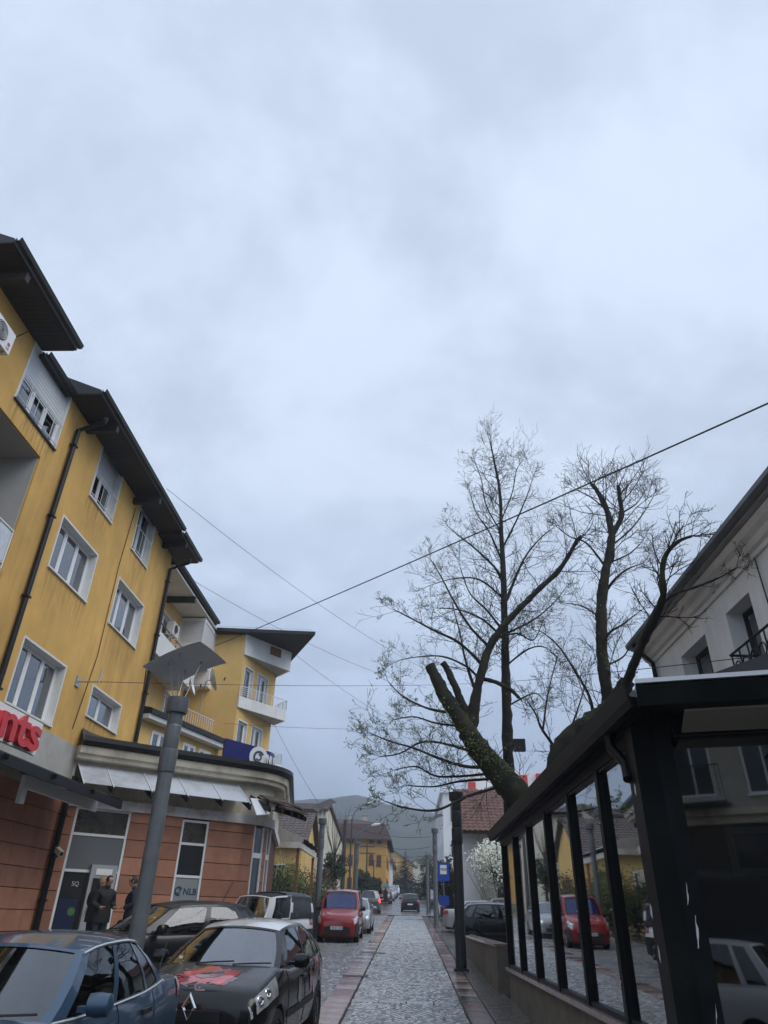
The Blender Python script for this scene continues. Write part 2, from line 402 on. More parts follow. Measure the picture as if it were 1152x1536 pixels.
# slabs, each a stone of its own
def slab_mesh(w, l, name):
    g = MB(); b = .005; k = 0
    a = [(-w / 2, -l / 2), (w / 2, -l / 2), (w / 2, l / 2), (-w / 2, l / 2)]; c = [(x * (1 - 2 * b / w), y * (1 - 2 * b / l)) for x, y in a]
    g.v = [(x, y, -.03) for x, y in a] + [(x, y, .006) for x, y in a] + [(x, y, .013) for x, y in c]
    for q in range(4):
        r = (q + 1) % 4; g.f += [(q, r, 4 + r, 4 + q), (4 + q, 4 + r, 8 + r, 8 + q)]
    g.f.append((8, 9, 10, 11)); return g.mesh(name)
rnd = random.Random(5)
def slabs(x0, x1, y0, y1, l, mats, name, nx=1):
    w_ = (x1 - x0) / nx; ms = [slab_mesh(w_ - .012, l - .012, name) for _ in mats]
    for m_, q in zip(ms, mats): m_.materials.append(MATS[q])
    y = y0
    while y < y1:
        for i in range(nx):
            o = bpy.data.objects.new(name, ms[rnd.randrange(len(ms))]); col.objects.link(o); o.parent = road
            yy = y + (l / 2 if i % 2 else 0)
            o.location = (x0 + (i + .5) * w_, yy, gz(yy) + rnd.uniform(-.002, .003)); o.rotation_euler = (PITCH + rnd.uniform(-.006, .006), rnd.uniform(-.008, .008), rnd.uniform(-.006, .006))
        y += l
slabs(-1.62, -1.14, 9, 60, .62, ['red_slab', 'pink_slab', 'pink_slab', 'red_slab_dark', 'pale_slab', 'grey_slab'], 'red_slab')
slabs(1.05, 1.45, 9, 60, .62, ['red_slab', 'pink_slab', 'red_slab_dark', 'red_slab_dark', 'grey_slab'], 'red_slab')
pm = slab_mesh(.52, .31, 'band_slab'); pm.materials.append(MATS['pale_slab'])
for b in BAND:
    for i in range(4):
        o = bpy.data.objects.new('band_slab', pm); col.objects.link(o); o.parent = road
        o.location = (-1.12 + .27 + i * .537, b, gz(b) + rnd.uniform(-.002, .003)); o.rotation_euler = (PITCH, rnd.uniform(-.006, .006), 0)
# pavement along the pavilion
pav = sheet('pavement', 1.455, 2.3, [-30, 0, 30, 61], -.008, 'joint')
road_keep = road; road = pav
slabs(1.47, 2.09, 9, 30, .42, ['grey_slab', 'grey_slab', 'grey_slab'], 'paving_slab', 2)
slabs(1.47, 2.20, 30, 58, .84, ['grey_slab', 'grey_slab'], 'paving_slab', 1)
road = road_keep
g = MB(); k = 0
ter = MB().box(-14, -6.9, 5, 21.6, .1, gz(20) + .28)
terr = struct('bank_terrace', ter, 'pale_slab')
# iron drain covers let into the paving
for k, (px, py, w_, l_, lab) in enumerate([(614, 1379, .62, .5, 'square iron drain cover in the setts near the junction'), (632, 1379.5, .75, .5, 'wide slatted iron drain near the lantern post end of the setts'), (560, 1430, .9, .35, 'dark iron channel grate across the reddish slab strip'), (533, 1465, .7, .4, 'dark worn iron cover in the reddish slab strip')]):
    p = on_g(px, py); t_ = thing('drain_cover', lab, 'drain cover', (p.x, p.y, gz(p.y) + .004)); t_.rotation_euler = (PITCH, 0, 0)
    q = MB(); q.box(-w_ / 2, w_ / 2, -l_ / 2, l_ / 2, -.02, .010); part('frame', q, mat('iron', (.03, .028, .027), .45, var=.4, vscale=8), t_)
    for i in range(6): y = lerp(-l_ / 2 + .05, l_ / 2 - .05, i / 5); q = MB(); q.box(-w_ / 2 + .04, w_ / 2 - .04, y - .018, y + .018, .010, .015); part('bar', q, 'iron', t_)
# ------------------------------------------------------------------ facade helpers
def facade(M, u0, u1, z0, z1, holes, depth=.25):
    """wall front (local y = 0) with openings and their reveals"""
    us = sorted({u0, u1, *[h[0] for h in holes], *[h[1] for h in holes]}); zs = sorted({z0, z1, *[h[2] for h in holes], *[h[3] for h in holes]})
    us = [u for u in us if u0 <= u <= u1]; zs = [z for z in zs if z0 <= z <= z1]
    g = MB(); T = lambda u, n, z: tuple(M @ Vector((u, n, z)))
    for a, b in zip(us, us[1:]):
        for c, d in zip(zs, zs[1:]):
            mu_, mz = (a + b) / 2, (c + d) / 2
            if any(h[0] < mu_ < h[1] and h[2] < mz < h[3] for h in holes): continue
            g.quad(T(a, 0, c), T(b, 0, c), T(b, 0, d), T(a, 0, d))
    for h in holes:
        dd = h[4] if len(h) > 4 else depth
        a, b, c, d = h[:4]
        g.quad(T(a, 0, c), T(a, -dd, c), T(a, -dd, d), T(a, 0, d)); g.quad(T(b, 0, c), T(b, -dd, c), T(b, -dd, d), T(b, 0, d))
        g.quad(T(a, 0, d), T(a, -dd, d), T(b, -dd, d), T(b, 0, d)); g.quad(T(a, 0, c), T(a, -dd, c), T(b, -dd, c), T(b, 0, c))
    return g
def lbox(g, M, u0, u1, n0, n1, z0, z1): return g.box(u0, u1, n0, n1, z0, z1, M)
def window(root, M, u0, u1, z0, z1, depth=.22, cols=2, frame='frame_white', trim=True, sill='trim_white', shutter=0.0, rows=(), room='dark_room', curtains=True, pane='pane', grill=False, tilt=False, fw=.06):
    """a window set back in its opening: frame and mullions, panes, lining, sill, shutter"""
    g = MB(); n = -depth
    lbox(g, M, u0, u1, n - .06, n, z0, z0 + fw); lbox(g, M, u0, u1, n - .06, n, z1 - fw, z1)
    lbox(g, M, u0, u0 + fw, n - .06, n, z0 + fw, z1 - fw); lbox(g, M, u1 - fw, u1, n - .06, n, z0 + fw, z1 - fw)
    zt = z1 - fw - shutter * (z1 - z0)
    cw = (u1 - u0 - 2 * fw) / cols
    for i in range(1, cols): c = u0 + fw + i * cw; lbox(g, M, c - fw * .7, c + fw * .7, n - .058, n + .008, z0 + fw, zt)
    for r in rows: zz = z0 + r * (z1 - z0); lbox(g, M, u0 + fw, u1 - fw, n - .056, n + .006, zz - .03, zz + .03)
    wo_ = part('window', g, frame, root)
    for i in range(cols):
        a = u0 + fw + i * cw + (fw * .7 if i else 0); b = u0 + fw + (i + 1) * cw - (fw * .7 if i < cols - 1 else 0)
        q = MB(); lbox(q, M, a, b, n - .042, n - .034, z0 + fw, zt)
        s = MB(); t_ = .045                       # sash
        for args in ((a, b, z0 + fw, z0 + fw + t_), (a, b, zt - t_, zt), (a, a + t_, z0 + fw + t_, zt - t_), (b - t_, b, z0 + fw + t_, zt - t_)):
            lbox(s, M, args[0], args[1], n - .05, n - .012, args[2], args[3])
        part('sash', s, frame, wo_); part('pane', q, pane, wo_)
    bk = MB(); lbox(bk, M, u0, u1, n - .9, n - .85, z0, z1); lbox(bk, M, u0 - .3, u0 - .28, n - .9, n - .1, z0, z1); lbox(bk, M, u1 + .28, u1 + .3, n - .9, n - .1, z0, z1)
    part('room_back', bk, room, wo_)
    if curtains:
        q = MB(); m_ = 26; pts = []
        for side in ((u0, lerp(u0, u1, .36)), (lerp(u0, u1, .72), u1)):
            pts = [[tuple(M @ Vector((lerp(side[0], side[1], i / m_), n - .16 + .025 * math.sin(i * 1.9), z))) for z in (z0, z1)] for i in range(m_ + 1)]
            q.grid(pts)
        part('curtain', q, 'curtain', wo_)
    if trim:
        q = MB(); t_ = .055
        for args in ((u0 - t_, u1 + t_, z1, z1 + t_), (u0 - t_, u0, z0, z1), (u1, u1 + t_, z0, z1)): lbox(q, M, args[0], args[1], -.0, .02, args[2], args[3])
        e = .004
        lbox(q, M, u0, u0 + e, n, .018, z0, z1); lbox(q, M, u1 - e, u1, n, .018, z0, z1); lbox(q, M, u0 + e, u1 - e, n, .018, z1 - e, z1)
        part('lining', q, 'trim_white', wo_)
    if sill:
        q = MB(); lbox(q, M, u0 - .05, u1 + .05, n, .06, z0 - .045, z0 + .004); part('sill', q, sill, wo_)
    if shutter > 0:
        k = max(3, int(shutter * (z1 - z0) / .055)); q = MB()
        for i in range(k):
            za = lerp(zt, z1 - fw, i / k); zb = lerp(zt, z1 - fw, (i + 1) / k); lbox(q, M, u0 + fw * .5, u1 - fw * .5, n - .02, n + .012 - .004 * (i % 2), za + .004, zb)
        part('roller_shutter', q, 'shutter_white', wo_)
    if grill:
        q = MB()
        zz = lerp(z0, z1, .42)
        for h_ in (z0 + .12, zz): q.tube([M @ Vector((u0, .03, h_)), M @ Vector((u1, .03, h_))], .014, 6)
        k = 5
        for i in range(k + 1): u = lerp(u0, u1, i / k); q.tube([M @ Vector((u, .03, z0 + .12)), M @ Vector((u, .03, zz))], .008, 5)
        part('window_guard', q, 'frame_white', wo_)
    return wo_
def px_rect(quad, fn):
    """(u0,u1,z0,z1) from four photo corners TL TR BR BL on a street-parallel plane"""
    p = [fn(*q) for q in quad]; return ((p[0].y + p[3].y) / 2, (p[1].y + p[2].y) / 2, (p[2].z + p[3].z) / 2, (p[0].z + p[1].z) / 2)
def offset_path(path, o):
    out = []
    for i, p in enumerate(path):
        d0 = Vector(path[i]) - Vector(path[i - 1]) if i > 0 else Vector(path[1]) - Vector(path[0])
        d1 = Vector(path[i + 1]) - Vector(path[i]) if i < len(path) - 1 else d0
        d0.normalize(); d1.normalize(); n0 = Vector((d0.y, -d0.x)); n1 = Vector((d1.y, -d1.x)); n = (n0 + n1).normalized()
        out.append((p[0] + n.x * o / max(.3, n.dot(n0)), p[1] + n.y * o / max(.3, n.dot(n0))))
    return out
def sweep(path, prof, g=None, close=True):
    g = g or MB(); rows = [[(x, y, z) for (x, y) in offset_path(path, o)] for (o, z) in (prof + [prof[0]] if close else prof)]
    g.grid(rows)
    if close:
        for e in (0, -1): g.quad(*[rows[k][e] for k in range(len(prof))])
    return g

# ------------------------------------------------------------------ yellow apartment house
XA = -10.0
A = thing('apartment_house', 'ochre yellow apartment house with white windows and dark overhanging eaves', 'building', (XA, 16, gz(16)), world=True)
MA = frame_M((XA, 0, 0), 0)
z2 = lambda x, y: (x * .3125, 680 + y * .3125)
z1p = lambda x, y: (x * .3472, 330 + y * .3472)
fnA = lambda x, y: on_x(x, y, XA)
quads = {
 'w2a': [z2(305, 310), z2(468, 488), z2(408, 710), z2(230, 540)], 'w2b': [z2(575, 605), z2(690, 738), z2(643, 932), z2(518, 810)],
 'w3a': [z1p(445, 960), z1p(545, 1070), z2(525, 325), z2(435, 208)], 'w3b': [z2(690, 205), z2(760, 290), z2(697, 545), z2(627, 455)],
 'w1a': [z2(118, 890), z2(320, 1027), z2(235, 1310), z2(25, 1185)], 'w1b': [z2(450, 1120), z2(580, 1215), z2(555, 1335), z2(408, 1265)],
 'w3l': [z1p(150, 545), z1p(300, 750), z1p(240, 1000), z1p(65, 770)]}
rects = {k: px_rect(q, fnA) for k, q in quads.items()}
LOG = (9.6, 14.77, 9.1, 12.5)
YA1 = 25.3; ZA = 15.0
holes = [(*r, .22) for r in rects.values()] + [(*LOG, 1.5)]
part('wall', facade(MA, 3.0, YA1, 6.2, ZA, holes), 'yellow_plaster', A)
def drip_stains(m, rects_, colour):
    """grime that has run down the plaster from the ends of the sills"""
    t = m.node_tree; b = t.nodes['Principled BSDF']; src = b.inputs['Base Color'].links[0].from_socket
    c = t.nodes.new('ShaderNodeTexCoord'); sp_ = t.nodes.new('ShaderNodeSeparateXYZ'); t.links.new(c.outputs['Object'], sp_.inputs[0]); Yo, Zo = sp_.outputs['Y'], sp_.outputs['Z']
    def M_(op, a, b_=None, clamp=False):
        n_ = t.nodes.new('ShaderNodeMath'); n_.operation = op; n_.use_clamp = clamp
        for i, v in enumerate((a, b_)):
            if v is None: continue
            if hasattr(v, 'links'): t.links.new(v, n_.inputs[i])
            else: n_.inputs[i].default_value = v
        return n_.outputs[0]
    mp = t.nodes.new('ShaderNodeMapping'); mp.inputs['Scale'].default_value = (1, 7, .5); t.links.new(c.outputs['Object'], mp.inputs[0])
    no = t.nodes.new('ShaderNodeTexNoise'); no.inputs['Scale'].default_value = 1.6; no.inputs['Detail'].default_value = 4; t.links.new(mp.outputs[0], no.inputs['Vector'])
    run = M_('MULTIPLY', M_('SUBTRACT', no.outputs['Fac'], .42), 4.0, True); tot = None
    for (u0, u1, z0, z1) in rects_:
        inside = M_('MULTIPLY', M_('MULTIPLY', M_('SUBTRACT', Yo, u0 - .15), 8.0, True), M_('MULTIPLY', M_('SUBTRACT', u1 + .15, Yo), 8.0, True))
        fall = M_('MULTIPLY', M_('SUBTRACT', 1.0, M_('MULTIPLY', M_('SUBTRACT', z0, Zo), .75), True), M_('LESS_THAN', Zo, z0))
        w1 = M_('MULTIPLY', inside, fall); tot = w1 if tot is None else M_('MAXIMUM', tot, w1)
    mm = t.nodes.new('ShaderNodeMixRGB'); t.links.new(M_('MULTIPLY', M_('MULTIPLY', tot, run), .7), mm.inputs[0]); t.links.new(src, mm.inputs[1]); mm.inputs[2].default_value = (*colour, 1); t.links.new(mm.outputs[0], b.inputs['Base Color'])
drip_stains(MATS['yellow_plaster'], list(rects.values()) + [LOG], (.22, .13, .05))
g = MB(); g.quad((XA, YA1, 0), (XA - 12, YA1, 0), (XA - 12, YA1, ZA + 3), (XA, YA1, ZA)); g.quad((XA, 3, 0), (XA - 12, 3, 0), (XA - 12, 3, ZA + 3), (XA, 3, ZA)); g.quad((XA - 12, 3, 0), (XA - 12, YA1, 0), (XA - 12, YA1, ZA + 3), (XA - 12, 3, ZA + 3))
part('end_wall', g, 'yellow_plaster', A)
window(A, MA, *rects['w2a'], cols=3); window(A, MA, *rects['w2b'], cols=3)
window(A, MA, *rects['w3a'], cols=2, shutter=.45, grill=True, curtains=False); window(A, MA, *rects['w3b'], cols=2, shutter=.12, grill=True, curtains=False)
window(A, MA, *rects['w1a'], cols=3); window(A, MA, *rects['w1b'], cols=2)
window(A, MA, *rects['w3l'], depth=.08, cols=3, shutter=.52, curtains=False, sill='frame_dark', grill=True)
# recessed balcony
g = MB(); a, b, c, d = LOG
lbox(g, MA, a, b, -1.52, -1.46, c, d); part('balcony_back_wall', g, 'grey_plaster', A)
g = MB(); lbox(g, MA, b - .03, b - .005, -1.45, -.06, c, d - .02); lbox(g, MA, a, b - .03, -1.45, -.06, d - .03, d - .006); part('balcony_lining', g, 'grey_plaster', A)
g = MB(); lbox(g, MA, a, b, -.16, -.02, c - .05, c + .05); part('balcony_edge', g, 'concrete', A)
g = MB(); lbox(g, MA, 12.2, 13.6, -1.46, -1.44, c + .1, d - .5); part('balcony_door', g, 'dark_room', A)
g = MB(); g.tube([MA @ Vector((a, -.05, c + 1.1)), MA @ Vector((b, -.05, c + 1.1))], .03, 6)
g.tube([MA @ Vector((a, -.05, c + .2)), MA @ Vector((b, -.05, c + .2))], .02, 6)
for i in range(6): g.tube([MA @ Vector((lerp(a, b, i / 5), -.05, c)), MA @ Vector((lerp(a, b, i / 5), -.05, c + 1.1))], .02, 6)
rl = part('balcony_railing', g, 'frame_white', A)
for i in range(5):
    q = MB(); lbox(q, MA, lerp(a, b, i / 5) + .05, lerp(a, b, (i + 1) / 5) - .05, -.06, -.045, c + .24, c + 1.05); part('railing_panel', q, 'panel_sheet', rl)
# roof with its stepped eaves
def eave(root, x_wall, x_out, y0, y1, z, th=.15, run=6.0, rise=3.0, name='roof'):
    g = MB(); g.prism([(x_out, y0, z), (x_wall - .05, y0, z), (x_wall - .05, y0, z + .25), (x_wall - run, y0, z + rise), (x_wall - run, y0, z + rise + th), (x_out - .02, y0, z + th)], (0, y1 - y0, 0))
    r = part(name, g, 'dark_roof', root)
    q = MB(); n_ = int((y1 - y0) / .14)
    for i in range(n_):
        ya = y0 + (y1 - y0) * i / n_; q.box(x_wall + .02, x_out - .06, ya + .006, ya + (y1 - y0) / n_ - .006, z - .022, z - .002)
    part('soffit_boards', q, 'dark_wood', r)
    q = MB(); pts = [(x_out + .02, y0, z + .05), (x_out + .13, y0, z + .05), (x_out + .16, y0, z + .17), (x_out + .135, y0, z + .17), (x_out + .11, y0, z + .075), (x_out + .04, y0, z + .075), (x_out + .02, y0, z + .17)]
    q.prism(pts, (0, y1 - y0, 0)); part('gutter', q, 'gutter_dark', r)
    return r
r1_ = eave(A, XA, XA + .95, 9.9, 13.35, 15.05)
r2_ = eave(A, XA, XA + .1, 13.36, 15.05, 14.85)
r3_ = eave(A, XA, XA + .95, 15.06, 23.4, 15.0)
r4_ = eave(A, XA, XA + .95, 23.41, 25.95, 14.9)
for y in (10.6, 16.4, 20.6, 24.0):
    g = MB(); g.box(XA - .02, XA + .98, y, y + .16, 14.66, 14.88); part('eave_bracket', g, 'dark_wood', A)
# downpipes
def downpipe(root, y, x, ztop, zbot, r=.075, eave_dx=.75):
    g = MB(); g.tube([(x + eave_dx, y, ztop + .45), (x + eave_dx, y, ztop + .3), (x + .02, y, ztop), (x + .02, y, zbot)], r, 10)
    o = part('downpipe', g, 'gutter_dark', root, 40)
    k = MB()
    for i in range(4): z = lerp(zbot + .5, ztop - .6, i / 3); k.box(x - .06, x + .11, y - .1, y + .1, z, z + .05)
    part('pipe_clamp', k, 'gutter_dark', o)
downpipe(A, 15.9, XA + .09, 14.3, 6.0); downpipe(A, 25.1, XA + .09, 14.2, 6.2)
g = MB(); g.tube([(XA + .02, on_x(116, 1022, XA).y, 7.9), (XA + .7, on_x(116, 1022, XA).y + .15, 7.95)], .02, 6); g.box(XA, XA + .04, on_x(116, 1022, XA).y - .12, on_x(116, 1022, XA).y + .12, 7.75, 8.05)
yb = on_x(116, 1022, XA).y; g.tube([(XA + .6, yb + .12, 7.9), (XA + .62, yb + .12, 8.35)], .03, 6)
part('wire_bracket', g, 'steel', A)
g = MB(); g.tube([(XA + .03, 20.9, 14.6), (XA + .03, 20.7, 12.2), (XA + .03, 20.75, 9.0), (XA + .03, 20.3, 6.6)], .012, 5); part('wall_cable', g, 'wire_black', A); g = MB(); g.tube([(XA + .02, 11.9, 13.9), (XA + .3, 12.2, 14.6), (XA + .7, 12.6, 15.0)], .015, 5)
part('wall_cable', g, 'wire_black', A)
# lower storey of this house, clad in orange panels
for (ya, yb_) in ((3.0, 11.0), (13.2, 15.1), (16.95, 21.4)):
    z = gz(16); k = 0
    while z < 4.8:
        g = MB(); g.box(XA - .3, XA + .03, ya, yb_, z, min(z + .455, 4.8)); part('wall_panel', g, 'orange_panel', A); z += .475
g = MB(); g.box(XA - .4, XA - .02, 3, YA1, 0, 6.3); part('lower_wall', g, 'panel_joint', A)
g = MB(); g.box(XA, XA + .05, 3, 20.9, 4.8, 6.2); part('shop_fascia', g, 'concrete', A)
window(A, frame_M((XA + .02, 0, 0), 0), 15.15, 16.9, 1.4, 4.6, depth=.02, cols=2, curtains=False, trim=False)
downpipe(A, 20.75, XA + .14, 4.9, .6, .085, .1)

# ------------------------------------------------------------------ shop sign and shop canopy on the same house
g = MB(); ya, yb_ = 11.5, 16.6
g.box(-8.98, -8.9, ya, yb_, 5.12, 5.86)
sb = tag(obj('shop_sign', g, 'board_white'), 'white shop board with raised red letters above the dark canopy', 'sign')
Mt = Matrix.Translation((-8.89, 14.05, 5.46)) @ Matrix(((0, 0, 1, 0), (1, 0, 0, 0), (0, 1, 0, 0), (0, 0, 0, 1)))
me = text_mesh('ments', 1.05, .06, Matrix.Identity(4), .026)
xs_ = [v.co.x for v in me.vertices]; sc = (16.42 - 12.75) / (max(xs_) - min(xs_)); mxx = max(xs_)
me.transform(Matrix.Translation((-8.83, 16.42, 5.50)) @ Matrix(((0, 0, 1, 0), (1, 0, 0, 0), (0, 1, 0, 0), (0, 0, 0, 1))) @ Matrix.Diagonal((sc, 1.02, 1, 1)) @ Matrix.Translation((-mxx, 0, 0)))
obj('lettering', me, 'red_letter', sb)
cn = thing('shop_canopy', 'black sloping glazed canopy under the white shop board', 'canopy', (-9, 14, 4.6), world=True)
g = MB()
for i in range(5):
    a, b = 9.5 + i * 2.15, 9.5 + (i + 1) * 2.15 - .03
    q = MB(); q.prism([(XA + .05, a, 5.08), (XA + 2.0, a, 4.62), (XA + 2.0, a, 4.65), (XA + .05, a, 5.11)], (0, b - a, 0)); part('canopy_panel', q, 'black_gloss' if 'black_gloss' in MATS else mat('black_gloss', (.012, .012, .014), .12), cn)
    q = MB(); q.prism([(XA + .05, a - .03, 4.98), (XA + 2.1, a - .03, 4.5), (XA + 2.1, a - .03, 4.6), (XA + .05, a - .03, 5.08)], (0, .06, 0)); part('canopy_rafter', q, 'black_metal', cn)
q = MB(); q.box(XA + 1.96, XA + 2.02, 9.5, 20.2, 4.42, 4.62); part('canopy_edge', q, 'black_metal', cn)
q = MB(); q.box(XA + 1.2, XA + 1.28, 16.2, 20.3, 4.35, 4.62); q.box(XA + 1.2, XA + 1.3, 16.1, 16.32, 4.02, 4.6); part('canopy_beam', q, 'frame_white', cn)
# air conditioner
ac = thing('air_conditioner', 'white air conditioner with round grille high on the yellow wall', 'air conditioner', (XA + .3, 11.3, 13.2), world=True)
pa = on_x(22, 510, XA + .55)
y1_ = pa.y; z0_ = on_x(14, 535, XA + .55).z
g = MB(); g.box(XA + .2, XA + .55, y1_ - .85, y1_, z0_, z0_ + .62); part('casing', g, 'frame_white', ac)
g = MB(); g.lathe([(.24, 0), (.24, .015), (.21, .02), (.19, .005)], 24, M=Matrix.Translation((XA + .551, y1_ - .5, z0_ + .32)) @ Matrix.Rotation(math.pi / 2, 4, 'Y')); part('fan_grille', g, 'frame_dark', ac)
g = MB()
for i in range(5): rr = .05 + i * .04; g.tube([(XA + .58, y1_ - .5 + rr * math.cos(t * .314), z0_ + .32 + rr * math.sin(t * .314)) for t in range(21)], .006, 4)
part('fan_guard', g, 'frame_white', ac)
g = MB(); g.lathe([(.05, 0), (.05, .006)], 18, M=Matrix.Translation((XA + .551, y1_ - .12, z0_ + .22)) @ Matrix.Rotation(math.pi / 2, 4, 'Y')); part('logo_disc', g, mat('magenta', (.55, .03, .12), .4), ac)
obj('logo_lettering', text_mesh('LG', .1, .002, Matrix.Translation((XA + .556, y1_ - .13, z0_ + .1)) @ Matrix(((0, 0, 1, 0), (1, 0, 0, 0), (0, 1, 0, 0), (0, 0, 0, 1)))), mat('logo_grey', (.2, .2, .2), .5), ac)
g = MB(); g.box(XA, XA + .5, y1_ - .75, y1_ - .71, z0_ - .05, z0_); g.box(XA, XA + .5, y1_ - .15, y1_ - .11, z0_ - .05, z0_); part('bracket', g, 'steel', ac)

# ------------------------------------------------------------------ bank on the ground floor, angled to the street and rounded at its corner
AZB = 50.0; B0 = (XA, 20.9)
ub = Vector((math.sin(R_(AZB)), math.cos(R_(AZB)))); nb = Vector((ub.y, -ub.x))
UEND = 5.85
MBK = frame_M((B0[0], B0[1], 0), AZB)
P1 = Vector(B0) + ub * UEND
rad = 1.8; cen = P1 - nb * rad
path = [tuple(B0), tuple(P1)]
AZE = -8
arc = []
for i in range(1, 13):
    az = lerp(AZB, AZE, i / 12); n_ = Vector((math.cos(R_(az)), -math.sin(R_(az)))); arc.append(tuple(cen + n_ * rad))
path += arc
e_ = Vector(arc[-1]); ed = Vector((math.sin(R_(AZE)), math.cos(R_(AZE)))); path.append(tuple(e_ + ed * 7.0))
fine = [path[0]] + [tuple(Vector(path[0]).lerp(Vector(path[1]), i / 8)) for i in range(1, 8)] + path[1:]
bank = thing('bank', 'orange panelled bank with rounded corner, cream cornice and grey canopy', 'building', (-7.5, 23, gz(23)), world=True)
part('core_wall', sweep(fine, [(-.3, .2), (-.02, .2), (-.02, 6.1), (-.3, 6.1)]), 'panel_joint', bank)
FL = gz(22) + .28
def pier(u0, u1, ztop=4.58, zbot=FL):
    z = zbot
    while z < ztop - .05:
        g = MB(); lbox(g, MBK, u0, u1, -.02, .05, z, min(z + .445, ztop)); part('wall_panel', g, 'orange_panel', bank); z += .465
pier(.0, .40); pier(2.04, 3.70); pier(4.62, UEND)
for (i0, i1) in ((1, 4), (7, 9), (11, 13)):
    z = FL
    while z < 4.5:
        seg = path[i0:i1 + 1]
        part('wall_panel', sweep(seg, [(-.01, z), (.05, z), (.05, min(z + .445, 4.58)), (-.01, min(z + .445, 4.58))]), 'orange_panel', bank); z += .465
part('beam', sweep(fine, [(0, 4.58), (.14, 4.58), (.14, 4.86), (0, 4.86)]), 'rusty_white', bank)
part('fascia_wall', sweep(fine, [(0, 4.87), (.03, 4.87), (.03, 5.85), (0, 5.85)]), 'cream_cornice', bank)
part('cornice', sweep(fine, [(0, 5.84), (.35, 5.86), (.38, 5.97), (.46, 6.0), (.5, 6.2), (0, 6.22)]), 'cream_cornice', bank)
part('gutter', sweep(fine, [(.36, 6.22), (.58, 6.22), (.65, 6.32), (.64, 6.46), (.61, 6.46), (.56, 6.28), (.36, 6.3)]), 'gutter_dark', bank)
# flat bitumen roof behind the gutter, rising to the house wall
top_o = offset_path(fine, .55); g = MB()
inn = [(XA + .02, lerp(20.95, 26, i / (len(top_o) - 1)) if i < 8 else lerp(25.2, 33, (i - 8) / (len(top_o) - 9))) for i in range(len(top_o))]
g.grid([[(x, y, 6.34) for x, y in top_o], [(lerp(x, a, .5), lerp(y, b, .5), 6.55) for (x, y), (a, b) in zip(top_o, inn)], [(a, b, 6.78) for a, b in inn]])
part('flat_roof', g, 'tar_roof', bank)
# canopy: pale sheets on black brackets
def canopy(pts, zi, zo, oi, oo, name='canopy_sheet'):
    for i in range(len(pts) - 1):
        s = [pts[i], pts[i + 1]]; a = offset_path(pts, oi); b = offset_path(pts, oo)
        d = (Vector(a[i + 1]) - Vector(a[i])).normalized() * .02
        q = MB(); A0, A1, B0_, B1_ = Vector((*a[i], zi)), Vector((*a[i + 1], zi)), Vector((*b[i], zo)), Vector((*b[i + 1], zo)); dd = Vector((d.x, d.y, 0))
        q.prism([A0 + dd, A1 - dd, B1_ - dd, B0_ + dd], (0, 0, .02)); part(name, q, 'panel_sheet', bank)
    for i in range(len(pts)):
        a = offset_path(pts, oi)[i]; b = offset_path(pts, oo + .12)[i]
        d = (Vector(b) - Vector(a)).normalized(); w2 = Vector((-d.y, d.x)) * .03
        q = MB(); A0 = Vector((a[0], a[1], 0)); B0_ = Vector((b[0], b[1], 0)); W = Vector((w2.x, w2.y, 0)); Z = Vector((0, 0, 1))
        zb = zo + (zo - zi) * .12
        q.prism([A0 - W + Z * (zi - .35), B0_ - W + Z * (zb - .16), B0_ - W + Z * zb, A0 - W + Z * (zi - .01)], W * 2); part('canopy_bracket', q, 'black_metal', bank)
        q = MB(); q.tube([A0 + Z * (zi + .03), B0_ + Z * (zb + .035)], .018, 5); part('glazing_bar', q, 'bright_flash', bank)
upts = [tuple(Vector(B0) + ub * u) for u in (.15, 1.0, 2.15, 3.3, 4.45, 5.45)]
canopy(upts, 5.72, 5.10, .05, 1.0)
# damaged rounded part of the canopy: bare brackets, loose soffit, exposed laths
for i in (2, 4, 6, 8, 10, 12):
    n_ = (Vector(path[i]) - cen).normalized() if i > 1 else nb
    a = Vector(path[i]); t_ = Vector((-n_.y, n_.x)) * .035
    q = MB(); q.prism([(a.x - t_.x, a.y - t_.y, 5.2), (a.x + n_.x * 1.25 - t_.x, a.y + n_.y * 1.25 - t_.y, 4.86), (a.x + n_.x * 1.25 - t_.x, a.y + n_.y * 1.25 - t_.y, 5.0), (a.x - t_.x, a.y - t_.y, 5.5)], (t_.x * 2, t_.y * 2, 0)); part('canopy_bracket', q, 'black_metal', bank)
ap = [path[1]] + arc
part('canopy_ring', sweep(ap[2:], [(.78, 5.02), (.95, 4.98), (.95, 5.2), (.78, 5.24)]), 'concrete', bank)
part('canopy_lath', sweep(ap[1:], [(.5, 5.42), (1.12, 5.2), (1.12, 5.25), (.5, 5.47)]), mat('lath', (.09, .06, .045), .8, var=.4, vscale=5), bank)
part('canopy_lath', sweep(ap[3:11], [(.95, 5.12), (1.35, 5.0), (1.35, 5.06), (.95, 5.18)]), 'lath', bank)
q = MB(); q.prism([Vector((*(P1 + ub * -.1 + nb * .45), 5.30)), Vector((*(P1 + ub * .5 + nb * .4), 5.32)), Vector((*(P1 + ub * .35 + nb * 1.05), 4.80)), Vector((*(P1 + ub * -.15 + nb * 1.1), 4.72))], (.02, -.02, .03)); part('loose_sheet', q, 'bright_flash', bank)
